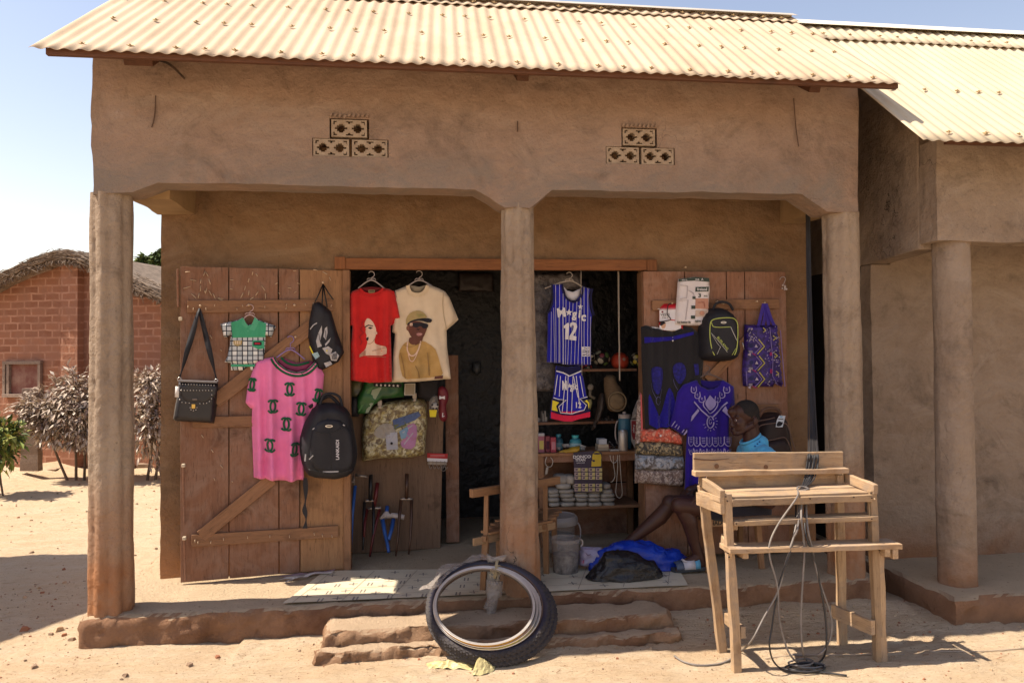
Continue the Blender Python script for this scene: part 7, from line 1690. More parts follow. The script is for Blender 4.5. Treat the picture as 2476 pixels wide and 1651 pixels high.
def chair(label, A, Bp, zs_, zt_, txt, depth, seatd=.40, over=.06, tilt=.05):
    """A, Bp: plan points of the two visible posts; the seat runs back from them along depth"""
    A, Bp = V((*A, 0)), V((*Bp, 0)); e = (Bp-A).normalized(); n = V(depth).normalized(); t = thing('wooden_chair', label, 'chair', (A+Bp)/2+n*.2+V((0, 0, PZ)), 'low wooden chairs on the veranda')
    for P in (A, Bp):
        s_ = -1 if P == A else 1
        plank('leg', P-n*.03+e*s_*.015+V((0, 0, PZ)), P+V((0, 0, zs_)), .034, .032, mCH, t, up=n, taper=1.15)
        plank('back_post', P+V((0, 0, zs_-.02)), P+n*tilt*.4-e*s_*.015*0+V((0, 0, zt_)), .030, .028, mCH, t, up=n, taper=.85)
        plank('leg', P+n*seatd+V((0, 0, PZ)), P+n*seatd*.95+V((0, 0, zs_)), .034, .032, mCH, t, up=n)
        plank('side_rail', P-n*.05+V((0, 0, zs_-.005)), P+n*(seatd+.03)+V((0, 0, zs_-.005)), .03, .034, mCH, t)
    z = zs_-.015; r0, r1 = A-e*over-n*.022+V((0, 0, z)), Bp+e*over-n*.022+V((0, 0, z))
    rail = plank('name_rail', r0, r1, .046, .016, mCHP, t, up=n)
    plank('top_rail', A-e*(over+.03)+n*tilt*.4+V((0, 0, zt_-.002)), Bp+e*(over+.03)+n*tilt*.4+V((0, 0, zt_-.002)), .05, .034, mCH, t, up=n)
    for k in range(4): plank('seat_slat', A-e*.02+n*(.03+k*.105)+V((0, 0, zs_+.018)), Bp+e*.02+n*(.03+k*.105)+V((0, 0, zs_+.018)), .085, .016, mCH, t)
    mb = MB(); w = (r1-r0).length
    for s_, f in txt: c = r0.lerp(r1, f)-n*.0095; text(mb, s_, lambda x, y, d, c=c: c+e*x+V((0, 0, y))-n*d, .042, .9, .03, 0, .012)
    o = mb.build('lettering', mINK, t); return t


mCHP = wood('chair_rail_wood', (.34, .22, .12), (.25, .15, .08), 'X', vary=.05)
chair('low wooden chair with lettered rail standing behind the middle column', (2.385, .155), (2.80, .42), .50, .775, (('CHALA', .14), ('32.7', .43)), (.38, .93, 0), .30, .09)
ch2 = chair('low wooden chair with lettered rail under the seated man', (3.86, .30), (4.215, .335), .515, .60, (('HALAY', .26),), (-.02, 1, 0), .26)

# ------------------------------------------------------------------ tyre bundle leaning on the step
tb0, tb1 = V((2.285, -.555, .035)), V((2.435, -.005, .345)); upv = (tb1-tb0).normalized(); ev = (V((1, 0, 0))-upv*upv.x).normalized(); nv = ev.cross(upv)
if nv.y > 0: nv = -nv
mTY = M('tyre_rubber', (.035, .03, .032), (.055, .045, .042), scale=14, rough=.75); mTYS = M('tyre_sidewall', (.030, .026, .042), (.04, .034, .045), rough=.5)


def ring(r, prof, off, n, fn=None, mi=None, ctr=None, a0=0, a1=2*pi):
    """sweep prof (dr, dn) round the bundle's plane"""
    mb = MB(); c0 = (tb0+tb1)/2+nv*off+(ctr or V((0, 0, 0))); full = a1-a0 > 6.2; m = len(prof)
    for i in range(n if full else n+1):
        a = a0+(a1-a0)*i/n; d = ev*cos(a)+upv*sin(a)
        for j, (dr, dn) in enumerate(prof): mb.v.append(c0+d*(r+dr+(fn(a, j) if fn else 0))+nv*dn)
    for i in range(n):
        for j in range(m): k = (i+1) % n if full else i+1; mb.f.append((i*m+j, i*m+(j+1) % m, k*m+(j+1) % m, k*m+j)); mb.m.append(0 if mi is None else mi(j))
    return mb


tyre_prof = [(.021*cos(a), .0195*sin(a)) for a in [2*pi*i/14 for i in range(14)]]
tread = lambda f_: (lambda a, j: (.004 if (int(a*f_)+(j % 2)) % 2 == 0 else -.003) if j in (0, 1, 2, 3, 11, 12, 13) else 0)
L_ = [('black knobbly bicycle tyre at the back of the leaning bundle', .340, .002, V((.014, 0, 0)), 22), ('black bicycle tyre in the middle of the leaning bundle, between two other tyres', .330, .026, V((.003, 0, .0)), 21), ('black bicycle tyre with smooth navy sidewall at the front of the leaning bundle', .318, .048, V((-.008, 0, 0))-upv*.006, 20)]
for lab, r, off, c, f_ in L_:
    t = thing('bicycle_tyre', lab, 'tyre', tb0, 'bicycle tyres in the leaning bundle')
    ring(r, tyre_prof, off, 720, tread(f_), lambda j: 0 if j in (0, 1, 2, 11, 12, 13) else 1, c).build('tyre', [mTY, mTYS], t, auto=50)
    ring(r-.0195, [(.003, .014), (.003, -.014), (-.004, -.014), (-.004, .014)], off, 120, None, None, c).build('bead', M('bead_brown', (.16, .09, .06)), t, smooth=False)
mRIM = M('aluminium_rim', (.74, .70, .66), (.62, .58, .54), scale=8, rough=.28, metal=.6); mRIN = M('rim_inside', (.22, .18, .15), (.16, .13, .11), rough=.4, metal=.6)
rim_prof = [(.010, .0145), (.012, .012), (.003, .0105), (.003, -.0105), (.012, -.012), (.010, -.0145), (-.002, -.0125), (-.007, -.006), (-.007, .006), (-.002, .0125)]
for i, (lab, r, off, c) in enumerate((('dull grey bicycle rim tight inside the tyres, rearmost of the three rims', .284, .060, V((-.012, 0, 0))-upv*.022), ('shiny aluminium bicycle rim, the middle one of the three inside the tyres', .274, .078, V((-.018, 0, 0))-upv*.034), ('shiny aluminium bicycle rim with a gold sticker, frontmost in the leaning bundle', .262, .100, V((-.024, 0, 0))-upv*.048))):
    t = thing('bicycle_rim', lab, 'rim', tb0, 'bicycle rims in the leaning bundle')
    ring(r, rim_prof, off, 160, None, lambda j: 0 if j in (0, 4, 5, 9) else 1, c).build('rim', [mRIM, mRIN], t, auto=30)
    ring(r, [(.0048, .0098), (.0048, -.0098), (.0036, -.0098), (.0036, .0098)], off, 80, None, None, c, 3.35, 6.0).build('sticker', [M('gold_sticker', (.55, .30, .015), (.38, .16, .01), scale=10, rough=.35), M('lemon_sticker', (.55, .46, .02), (.42, .33, .02), scale=10, rough=.35)][i % 2], t)
    for k in range(12):
        a = k*2*pi/12+.2; d = ev*cos(a)+upv*sin(a); mb = MB(); p = (tb0+tb1)/2+nv*off+c+d*(r-.0125); mb.tube([p, p-d*.001], .003, 6); mb.build('spoke_hole', mDKP, t)
t = thing('raffia_tie', 'yellowish raffia cord tying the tyres and rims together at the top', 'cord', tb1); mRAF = M('raffia', (.46, .37, .22), (.36, .28, .16), scale=20, rough=.8)
cc = (tb0+tb1)/2; at_ = lambda a, r, off: cc+(ev*cos(a)+upv*sin(a))*r+nv*off
for k in range(3): mb = MB(); a = pi/2-.02+k*.018; mb.tube(spline([at_(a, .205, .10), at_(a, .27, .105), at_(a, .345, .065), at_(a, .37, .02), at_(a, .345, -.03), at_(a, .29, -.02), at_(a, .21, .04), at_(a, .205, .10)], 5), .0035, 6); mb.build('strand', mRAF, t, smooth=True)
mb = MB()
for k in range(14): p = at_(pi/2-.02+R.uniform(-.04, .06),   .205+R.uniform(-.02, .03), .105+R.uniform(0, .015)); mb.tube(spline([p, p+V((R.uniform(-.03, .03), -.01, R.uniform(-.03, .01))), p+V((R.uniform(-.05, .04), -.012, R.uniform(-.07, 0)))], 4), .0016, 4)
mb.build('frayed_end', mRAF, t, smooth=True)
mWRP = M('cloudy_plastic', (.55, .48, .42), (.36, .30, .26), scale=22, rough=.22, bmp=.9, bscale=40, dist=.03, alpha=.5)


def sheet3(name, mat, parent, fn, nu, nv_, amp, s, seed):
    """a crumpled sheet fn(a, b) -> point"""
    mb = MB()
    for j in range(nv_+1):
        for i in range(nu+1):
            p = V(fn(i/nu, j/nv_)); k = wrinkle(seed, amp, s); d = k(p.x+p.y*.7, p.z+p.y*.4); mb.v.append(p+V((.3*d, -.7*d, .6*d))+V((1, 1, 1))*NZ.noise(p*26+V((seed, 0, 0)))*amp*.5)
    for j in range(nv_):
        for i in range(nu): mb.f.append((j*(nu+1)+i, j*(nu+1)+i+1, (j+1)*(nu+1)+i+1, (j+1)*(nu+1)+i)); mb.m.append(0)
    return mb.build(name, mat, parent)


t = thing('torn_plastic_wrap', 'torn cloudy plastic wrapping clinging to the left side of the tyre bundle', 'plastic wrap', at_(2.6, .34, .03))
sheet3('wrap', mWRP, t, lambda a, b: at_(1.75+1.25*a, .30+.10*b+.02*sin(a*14)*b, .085-.06*b), 34, 10, .014, 16, 3)
for x0, y0, x1, y1 in ((200, 420, 290, 380), (180, 520, 270, 490)): p, r = PY(-.2).W('B6', x0, y0), PY(-.22).W('B6', x1, y1); sheet3('wrap', mWRP, t, lambda a, b: p.lerp(r, a)+V((0, 0, .02*b)), 8, 3, .008, 20, 6)
t = thing('hanging_plastic_strip', 'crinkled plastic strip hanging down inside the rims', 'plastic wrap', at_(pi/2, .2, .03))
S6 = PY(-.10)
slab('strip', S6.g('B6', (640, 330), (770, 340), (765, 460), (735, 480), (720, 560), (700, 620), (650, 625), (640, 570), (615, 550), (645, 480), (635, 400)), S6, 0, .02, mWRP, t, wrinkle(60, .02, 14), .02, .012)
t = thing('plastic_scrap', 'folded clear plastic piece poking above the left top of the tyre bundle', 'plastic wrap', PY(-.05).W('B6', 700, 150))
slab('scrap', PY(-.06).g('B6', (640, 120), (690, 150), (800, 130), (790, 175), (700, 195), (650, 195)), PY(-.06), 0, .02, mWRP, t, wrinkle(61, .015, 18), .015, .012)
t = thing('plastic_scrap', 'small clear plastic flap inside the right side of the rims', 'plastic wrap', at_(.3, .26, .05))
sheet3('scrap', mWRP, t, lambda a, b: at_(.45-.5*a, .285-.06*b*sin(pi*a), .06), 10, 5, .008, 18, 9)
t = thing('yellow_plastic_sheet', 'crumpled pale yellow plastic on the sand in front of the tyre bundle', 'plastic', onZ('B6', 480, 1010, 0)); mYP = M('pale_yellow_plastic', (.58, .50, .25), (.46, .38, .17), scale=10, rough=.35, bmp=.6, bscale=30, dist=.02)
for quad, s_, h in (([(160, 985), (330, 965), (545, 1000), (520, 1040), (330, 1035), (190, 1030)], 1, .03), ([(530, 1080), (545, 1000), (560, 940), (600, 975), (720, 1005), (700, 1040), (600, 1075)], 2, .09)):
    g0 = [onZ('B6', *p, 0.01) for p in quad]; c = sum(g0, V((0, 0, 0)))/len(g0); mb = MB(); n = 24
    def edge(a):
        x = a*len(g0); i = int(x) % len(g0); return g0[i].lerp(g0[(i+1) % len(g0)], x-int(x))
    for j in range(8):
        for i in range(n): f = j/7; p = c.lerp(edge(i/n), f); p.z = gz(p.x, p.y)+.004+h*(1-f*f)*(.45+.8*abs(NZ.noise(V((p.x*14, p.y*14, s_)))))+.012*NZ.noise(V((p.x*40, p.y*40, s_))); mb.v.append(p)
    for j in range(7):
        for i in range(n): mb.f.append((j*n+i, j*n+(i+1) % n, (j+1)*n+(i+1) % n, (j+1)*n+i)); mb.m.append(0)
    mb.build('sheet', mYP, t)

# ------------------------------------------------------------------ buckets, bags, paper
mBKT = M('cloudy_bucket', (.42, .38, .36), (.36, .32, .3), scale=6, rough=.3, bmp=.3, bscale=12, alpha=.3); mBKC = M('bucket_contents', (.07, .06, .055), (.26, .23, .21), scale=30, rough=.6)


def bucket(label, zid, l, r, ytop, ybot, Y, lid=False, content=.55):
    pl = PY(Y); a, b = pl.W(zid, l, ybot), pl.W(zid, r, ybot); top = pl.W(zid, l, ytop).z; z0 = a.z; c = V(((a.x+b.x)/2, Y, z0)); R0 = (b.x-a.x)/2; h = top-z0
    t = thing('clear_bucket', label, 'bucket', c, 'cloudy plastic buckets'); mb = MB()
    mb.lathe([(R0*.85, 0), (R0*.98, h), (R0*1.06, h), (R0*1.06, h-.02), (R0*1.03, h-.02)], c, 36); o = mb.build('wall', mBKT, t, auto=40)
    mb = MB(); mb.lathe([(R0*.86, .004), (R0*.91, h*content), (R0*.5, h*content+.01)], c, 28); mb.build('contents', mBKC, t, auto=40)
    mb = MB(); mb.tube([c+V((R0*1.03+.016*sin(k), -.01, h-.035+.022*cos(k))) for k in [i*pi/10 for i in range(11)]] if not lid else [c+V((R0*1.05+.03*sin(k), 0, h*.55+.07*cos(k))) for k in [i*pi/10 for i in range(11)]], .005, 6); mb.build('handle', mGREYP, t, smooth=True)
    if lid: mb = MB(); mb.lathe([(R0*1.1, h-.03), (R0*1.12, h-.01), (R0*1.1, h+.012), (R0*1.0, h+.03), (R0*.95, h+.022)], c, 36); mb.build('lid', M('bucket_lid', (.34, .30, .28), rough=.35, alpha=.75), t, auto=40)
    return t


bucket('cloudy plastic bucket with dark contents standing right of the middle chair', 'C3', 385, 868, 860, 1462, .42)
bucket('lidded cloudy bucket behind the open bucket, under the counter', 'C3', 190, 800, 540, 1080, .86, True, .5)
t = thing('crumpled_paper_bag', 'crumpled pale lilac paper bag between the open bucket and the blue bag', 'paper bag', PY(.48).W('C3', 1000, 1300))
slab('bag', PY(.48).g('C3', (880, 1003), (1000, 995), (1120, 1005), (1240, 1010), (1235, 1120), (1180, 1200), (1140, 1325), (980, 1318), (835, 1305), (850, 1180), (845, 1080), (880, 1060)), PY(.48), 0, .09, M('lilac_paper', (.46, .40, .52), (.38, .32, .42), scale=10, rough=.7), t, wrinkle(70, .03, 11), .04, .012)
prints('bag_print', PY(.48), .102, wrinkle(70, .03, 11), [('C3', [(880, 1200), (900, 1190), (890, 1290), (875, 1290)], 0), ('C3', [(905, 1230), (940, 1215), (930, 1280), (905, 1285)], 1), ('C3', stroke([(960, 1100), (1000, 1150), (1050, 1130)], 12), 0), ('C3', stroke([(900, 1035), (990, 1040), (1090, 1030)], 8), 0)], [M('bag_mauve', (.22, .13, .22)), M('bag_pink', (.42, .12, .2))], t, .02)


def crumple(name, label, cat, mat, poly, zid, Y, dep, seed, amp=.03, extra=None):
    """a soft plastic bag: outline at Y, belly towards the street, resting on the floor"""
    pl = PY(Y); g = pl.g(zid, *poly); u0, u1 = min(p[0] for p in g), max(p[0] for p in g); zt_ = max(p[1] for p in g); mb = MB(); n, k = 60, 26; c = ((u0+u1)/2, PZ+.02)
    t = thing(name, label, cat, (c[0], Y, PZ))
    for i in range(k+1):
        v = i/k
        for j in range(n):
            a = 2*pi*j/n; d = V((cos(a), sin(a)))
            # distance from c to outline along the upper half circle for cos
            x = c[0]+(u1-u0)/2*cos(a)*sin(pi*min(1, v*.5+.5)) if 0 else 0
            th_ = pi/2*v; sx = cos(a)*cos(th_)**.6; X = c[0]+(u1-u0)/2*sx
            ztop = max([zt_*0+PZ+.02]+[p0[1]+(p1[1]-p0[1])*(X-p0[0])/(p1[0]-p0[0]) for p0, p1 in zip(g, g[1:]+g[:1]) if (p0[0]-X)*(p1[0]-X) < 0])
            Z = PZ+.015+(ztop-PZ-.015)*sin(th_)**.9*1.0; Yy = Y+dep*sin(a)*cos(th_)**.8
            p = V((X, Yy, Z)); w_ = NZ.noise(V((p.x*8+seed, p.y*8, p.z*8))); rg = 1-2*abs(NZ.noise(V((p.x*12+seed, p.y*12+w_, p.z*12+5)))); rg2 = 1-2*abs(NZ.noise(V((p.x*30+seed, p.y*30, p.z*30+9))))
            nr = V((sx, sin(a)*cos(th_), sin(th_)*.8)); p = p+nr*(amp*(.6*w_+.55*max(0, rg)+.25*max(0, rg2))-amp*.3); p.z = max(p.z, PZ+.013); mb.v.append(p)
    for i in range(k):
        for j in range(n): mb.f.append((i*n+j, i*n+(j+1) % n, (i+1)*n+(j+1) % n, (i+1)*n+j)); mb.m.append(0)
    mb.f.append(tuple(range(n))[::-1]); mb.m.append(0)
    return t, mb.build('bag', mat, t, auto=38)


mBLB = M('blue_polythene', (.010, .045, .42), (.007, .028, .28), scale=8, rough=.22, bmp=.5, bscale=26, dist=.02); mBKB = M('black_polythene', (.010, .009, .010), (.018, .016, .017), scale=8, rough=.26, bmp=.6, bscale=26, dist=.02)
crumple('blue_plastic_bag', 'shiny blue polythene bag lying behind the black one at the man\'s feet', 'plastic bag', mBLB, [(-180, 1250), (-100, 1215), (0, 1212), (130, 1182), (300, 1200), (430, 1245), (560, 1190), (615, 1185), (620, 1260), (560, 1330), (540, 1400), (-170, 1410)], 'B4', .40, .10, 3, .035)
crumple('black_plastic_bag', 'black polythene bag lying on the vinyl mat in front of the blue one', 'plastic bag', mBKB, [(1440, 300), (1530, 190), (1570, 105), (1700, 108), (1840, 130), (1900, 165), (1985, 135), (2000, 200), (2015, 300), (1960, 345), (1500, 345)], 'B6', .22, .10, 8, .03)

# ------------------------------------------------------------------ the seated man
mSK = M('dark_skin', (.060, .024, .016), (.042, .016, .011), scale=10, rough=.5, bmp=.12, bscale=300, dist=.001, spec=.35); mHAIR = M('short_hair', (.012, .009, .009), (.02, .015, .013), scale=200, rough=.9, bmp=.6, bscale=500, dist=.002); mSHT = cloth('sky_blue_cotton', (.10, .42, .68), (.08, .35, .58)); mSHO = cloth('dark_shorts', (.02, .018, .025))


def blob(name, parts, vox, mat, parent, smooth=6, fac=.5, cut=None):
    """one continuous surface from overlapping tapered limbs: ('c', a, ra, b, rb) or ('e', centre, (rx, ry, rz), rot)"""
    bm = bmesh.new()
    for p in parts:
        if p[0] == 'c':
            a, ra, b, rb = V(p[1]), p[2], V(p[3]), p[4]; d = b-a; L = d.length; z = d.normalized(); x = z.orthogonal().normalized(); y = z.cross(x); mb = MB(); n = 20; k = 7; rings = []
            for i in range(k+1): t_ = -pi/2+pi/2*i/k; rings.append((ra*cos(t_), ra*sin(t_)))
            for i in range(1, 6): t_ = i/6; rings.append((ra+(rb-ra)*t_, L*t_))
            for i in range(k+1): t_ = pi/2*i/k; rings.append((rb*cos(t_), L+rb*sin(t_)))
            for r_, h in rings: mb.v += [a+z*h+(x*cos(2*pi*j/n)+y*sin(2*pi*j/n))*max(r_, 1e-4) for j in range(n)]
            m = len(rings); fs = [(i*n+j, i*n+(j+1) % n, (i+1)*n+(j+1) % n, (i+1)*n+j) for i in range(m-1) for j in range(n)]+[tuple(range(n))[::-1], tuple((m-1)*n+j for j in range(n))]
        else:
            mb = MB(); mb.ball(p[1], 1, 24, sc=p[2], rot=p[3] if len(p) > 3 else None); fs = mb.f
            if len(p) > 3:
                mb = MB(); c = V(p[1]); q_ = MB(); q_.ball((0, 0, 0), 1, 24, sc=p[2]); mb.v = [c+p[3] @ v for v in q_.v]; fs = q_.f
        vs = [bm.verts.new(v) for v in mb.v]
        for f in fs:
            try: bm.faces.new([vs[i] for i in f])
            except ValueError: pass
    bmesh.ops.remove_doubles(bm, verts=bm.verts, dist=1e-5); bmesh.ops.recalc_face_normals(bm, faces=bm.faces)
    me = bpy.data.meshes.new(name); bm.to_mesh(me); bm.free(); o = bpy.data.objects.new(name, me); C.objects.link(o)
    r = o.modifiers.new('r', 'REMESH'); r.mode = 'VOXEL'; r.voxel_size = vox; s = o.modifiers.new('s', 'SMOOTH'); s.iterations = smooth; s.factor = fac
    me2 = bpy.data.meshes.new_from_object(o.evaluated_get(bpy.context.evaluated_depsgraph_get())); o.modifiers.clear(); o.data = me2; bpy.data.meshes.remove(me); me2.name = name
    if cut:
        bm = bmesh.new(); bm.from_mesh(me2)
        for co_, no_ in cut: bmesh.ops.bisect_plane(bm, geom=bm.verts[:]+bm.edges[:]+bm.faces[:], plane_co=co_, plane_no=no_, clear_outer=True)
        bm.to_mesh(me2); bm.free()
    me2.materials.clear(); me2.materials.append(mat); me2.polygons.foreach_set('use_smooth', [True]*len(me2.polygons))
    if parent: adopt(o, parent)
    return o


PYc = .38; MP = PY(PYc); man = thing('person', 'man in sky blue shirt sitting in profile on a low chair behind the stall table', 'person', (4.0, PYc, PZ))
H = lambda x, y, dy=0: MP.W('C1', x, y)+V((0, dy, 0))
G = lambda zid, x, y, Y: PY(Y).W(zid, x, y)
pp_ = []
E = lambda c, r, rot=None: pp_.append(('e', c, r, rot) if rot is not None else ('e', c, r))
K = lambda a, ra, b, rb: pp_.append(('c', a, ra, b, rb))
u1_ = (H(1100, 500)-H(1000, 500)).length/100        # metres per crop pixel
tiltR = Matrix.Rotation(radians(8), 3, 'Y')
E(H(1375, 480), (262*u1_*.93, .073, 235*u1_)); E(H(1250, 470), (150*u1_, .062, 160*u1_)); E(H(1240, 690), (150*u1_, .056, 240*u1_)); E(H(1480, 560), (140*u1_, .066, 190*u1_))
for s_ in (-1, 1):
    K(H(1440, 720, s_*.050), .020, H(1190, 895, s_*.018), .019); E(H(1185, 690, s_*.040), (.022, .018, .024)); K(H(1115, 575, s_*.012), .0115, H(1150, 565, s_*.042), .011)
    E(H(1102, 752, s_*.013), (.011, .009, .009)); E(H(1470, 635, s_*.071), (.018, .008, .030), Matrix.Rotation(-s_*.35, 3, 'Z')); K(H(1480, 575, s_*.076), .006, H(1510, 640, s_*.079), .006); K(H(1510, 640, s_*.079), .006, H(1455, 705, s_*.071), .006)
    E(H(1150, 625, s_*.026), (.013, .014, .012))
K(H(1118, 610), .011, H(1085, 725), .0125); E(H(1073, 738), (.0125, .013, .011)); K(H(1096, 828, -.014), .0095, H(1096, 828, .014), .0095); K(H(1106, 862, -.013), .0105, H(1106, 862, .013), .0105); E(H(1160, 905), (.022, .024, .017)); K(H(1090, 470), .03, H(1110, 540), .02)
K(H(1460, 760), .056, H(1500, 1060), .058); K(H(1500, 1060), .060, H(1560, 1200), .075)
sh = H(1580, 1250); hipc = G('S', 1815, 1228, PYc)
torso0, torso1 = sh+V((0, 0, -.06)), hipc+V((.01, 0, .03))
K(torso0+V((0, -.09, 0)), .085, torso1+V((0, -.06, .0)), .105); K(torso0+V((0, .09, 0)), .085, torso1+V((0, .06, 0)), .105); K(sh+V((0, -.13, -.02)), .06, sh+V((0, .13, -.02)), .06)
knN, anN = G('C2', 965, 430, .30), G('C2', 1310, 1190, .31); knF, anF = G('C2', 840, 375, .47), G('C2', 190, 1075, .50)
hipN, hipF = hipc+V((0, -.085, 0)), hipc+V((0, .085, 0))
knN, knF = knN+V((.03, 0, -.012)), knF+V((.025, 0, -.02))
K(hipN, .085, knN, .056); K(hipF, .085, knF, .056)
for kn, an in ((knN, anN), (knF, anF)):
    E(kn+V((-.008, 0, .004)), (.055, .052, .055)); calf = kn.lerp(an, .32)+V((.022, 0, .0)); K(kn, .047, calf, .054); K(calf, .054, kn.lerp(an, .75), .036); K(kn.lerp(an, .7), .037, an, .034)
footN = G('C2', 950, 1350, .30); footN.z = PZ+.045; hl = anN+V((.03, 0, -.05)); hl.z = PZ+.05
K(anN, .034, hl, .033); K(anN+V((-.01, 0, -.02)), .034, footN+V((.06, 0, .01)), .027); K(hl, .03, footN+V((.05, 0, -.005)), .027)
for i in range(5): K(footN+V((.05, -.035+i*.017, -.005)), .013-.001*i, footN+V((.0+i*.008, -.038+i*.018, -.012)), .012-.0012*i)
toeF = anF+V((-.16, .0, 0)); toeF.z = PZ+.04; hF = anF+V((.03, 0, -.04)); hF.z = PZ+.045
K(anF, .034, hF, .032); K(anF, .033, toeF+V((.05, 0, .01)), .026); K(hF, .03, toeF+V((.05, 0, 0)), .026)
for i in range(5): K(toeF+V((.05, -.03+i*.016, -.003)), .012, toeF+V((.0+i*.006, -.034+i*.017, -.008)), .011-.001*i)
for s_, kn in ((-1, knN), (1, knF)):
    s0s = sh+V((.005, s_*.165, -.03)); el = hipc+V((.03, s_*.215, .075)); wr = hipc.lerp(kn, .62)+V((0, s_*.085, .105)); K(s0s, .05, el, .040); K(el, .040, wr, .026)
    d = (kn+V((0, 0, .04))-wr).normalized(); pc = wr+d*.055+V((0, 0, -.004)); K(wr, .024, pc, .030)
    sd_ = d.cross(V((0, 0, 1))).normalized(); dn = V((0, 0, -1))
    for i in range(4):
        b0 = pc+d*.022+sd_*(-.027+.018*i); l = (.036, .042, .040, .030)[i]; m1 = b0+d*l+dn*.008; K(b0, .0085, m1, .0078); K(m1, .0078, m1+d*l*.75+dn*.020, .0066)
    th0 = pc-d*.01-sd_*.028*s_; th1 = th0+d*.03-sd_*.020*s_+dn*.010; K(th0, .010, th1, .0085); K(th1, .0085, th1+d*.026+dn*.010, .007)
blob('body', pp_, .0042, mSK, man, 5, .5)
hair = [('e', H(1385, 462), (258*u1_*.96, .0755, 233*u1_)), ('e', H(1490, 540), (142*u1_, .0685, 190*u1_))]
ho = blob('hair', hair, .0045, mHAIR, man, 4, .5, cut=[(H(1250, 470), (H(1250, 470)-H(1420, 650)).cross(V((0, 1, 0))).normalized()*1 if False else V((-.62, 0, -.78)).normalized()), (H(1480, 700), V((0, 0, -1)))])
for s_ in (-1, 1):
    mb = MB(); c = H(1136, 632, s_*.030); mb.ball(c, .0105, 16); mb.build('eye', M('eye_white', (.35, .27, .24), rough=.25), man, smooth=True)
    mb = MB(); mb.ball(c+V((-.0062, s_*.005, 0)), .0052, 12); mb.build('iris', M('eye_dark', (.008, .005, .005), rough=.2), man, smooth=True)
    mb = MB(); mb.tube([H(1098, 578, s_*.020), H(1125, 562, s_*.034), H(1175, 572, s_*.050)], [.003, .0035, .002], 6); mb.build('eyebrow', mHAIR, man, smooth=True)
# clothes
shp_ = [('c', torso0+V((0, -.09, 0)), .098, torso1+V((0, -.06, -.0)), .125), ('c', torso0+V((0, .09, 0)), .098, torso1+V((0, .06, 0)), .125), ('c', sh+V((.0, -.13, -.022)), .071, sh+V((.0, .13, -.022)), .071), ('e', H(1560, 1180), (.088, .10, .075)), ('e', H(1640, 1090), (.055, .085, .055))]
for s_ in (-1, 1): s0s = sh+V((.005, s_*.165, -.03)); el = hipc+V((.03, s_*.215, .075)); shp_.append(('c', s0s, .066, s0s.lerp(el, .72), .062))
so = blob('shirt', shp_, .006, mSHT, man, 4, .5, cut=[(H(1430, 1030), (H(1640, 915)-H(1285, 1120)).cross(V((0, 1, 0))).normalized()), (V((0, 0, hipc.z+.09)), V((0, 0, -1)))])
tx = bpy.data.textures.new('creases', 'CLOUDS'); tx.noise_scale = .05; dm = so.modifiers.new('creases', 'DISPLACE'); dm.texture = tx; dm.strength = .008; dm.mid_level = .5; dm.texture_coords = 'GLOBAL'
rg = (H(1640, 915)-H(1285, 1120)); nn = rg.normalized(); cen = H(1462, 1018); yv = V((0, 1, 0)); mb = MB()
mb.tube([cen+nn*(rg.length/2)*1.0*cos(a)+yv*.066*sin(a)+V((0, 0, .004)) for a in [2*pi*i/28 for i in range(28)]], .0085, 8, closed=True); mb.build('collar', mSHT, man, smooth=True)
mb = MB()
for x, y in ((1440, 1130), (1490, 1085), (1532, 1045)): c = H(x, y, -.088); mb.ball(c, .006, 8, sc=(1.2, .5, 1))
mb.build('collar_trim', M('trim_blue', (.02, .10, .28)), man)
spp = [('c', hipN, .098, hipN.lerp(knN, .55), .082), ('c', hipF, .098, hipF.lerp(knF, .55), .082), ('e', hipc, (.13, .16, .11))]
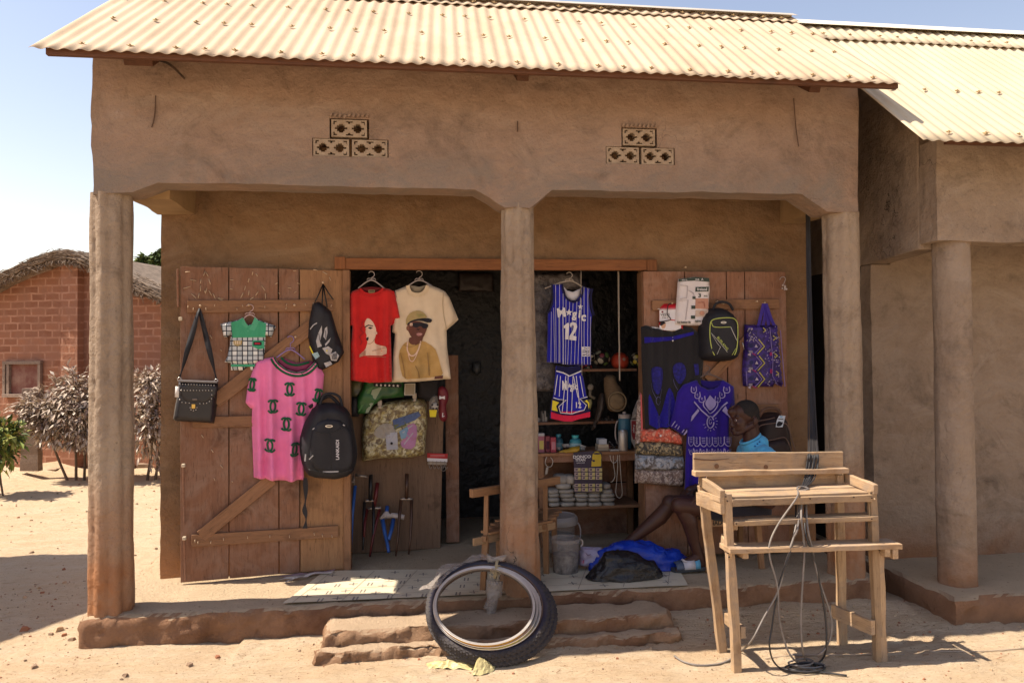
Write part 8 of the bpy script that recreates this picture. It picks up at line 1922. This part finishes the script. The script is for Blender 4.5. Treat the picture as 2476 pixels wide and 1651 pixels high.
blob('shorts', spp, .007, mSHO, man, 3, .5)
# sandal on the near foot
fl_ = footN.copy(); fl_.z = PZ+.012; hl_ = hl.copy(); hl_.z = PZ+.012; dd_ = (fl_-hl_).normalized(); side = V((-dd_.y, dd_.x, 0)); L = (fl_-hl_).length+.06; a0 = hl_-dd_*.035
SOLE = smooth_poly([(0, -.03), (.03, -.04), (L*.45, -.036), (L*.75, -.05), (L*.95, -.042), (L, -.012), (L, .014), (L*.93, .044), (L*.7, .05), (L*.4, .038), (.03, .038), (0, .028)], 1)
mSO = M('grey_sole', (.05, .055, .065), (.035, .04, .05), rough=.6); mB1, mB2 = M('strap_bluegrey', (.075, .10, .16), rough=.5), M('strap_white', (.52, .50, .54), rough=.5)
sd = MB(); sd.prism(SOLE, lambda x, y, d: a0+dd_*x+side*y+V((0, 0, d)), 0, .026); so_ = sd.build('sandal', mSO, man, bevel=.005)


def strap(name, x0, x1, h, mat, w0=.052, par=so_):
    mb = MB(); n = 14
    for t_ in (0, 1):
        x = x0+(x1-x0)*t_
        for i in range(n+1): a = pi*i/n; mb.v.append(a0+dd_*x+side*(-w0*cos(a))+V((0, 0, .02+h*(1 if t_ == 0 else .8)*sin(a)**.8)))
    mb.add([], []); mb.f += [(i, i+1, n+2+i, n+1+i) for i in range(n)]; mb.m += [0]*n
    o = mb.build(name, mat, par, smooth=True); s = o.modifiers.new('t', 'SOLIDIFY'); s.thickness = .005; return o


strap('strap', L*.42, L*.72, .062, mB2); strap('strap', L*.70, L*.92, .05, mB1); strap('strap', L*.28, L*.44, .066, M('strap_sky', (.10, .33, .52), rough=.5), .05)
mb = MB(); c = a0+dd_*L*.57+V((0, 0, .075)); mb.box(c+V((-.03, -.03, 0)), (.03, .02, .008), Matrix.Rotation(.5, 3, 'Y')); mb.build('strap_badge', mB2, so_)
mb = MB(); c = a0+dd_*L*.56+side*-.051+V((0, 0, .035)); c.y -= .004; mb.ball(c, 1, 14, sc=(.028, .004, .010)); mb.build('strap_opening', mDKP, so_, smooth=True)
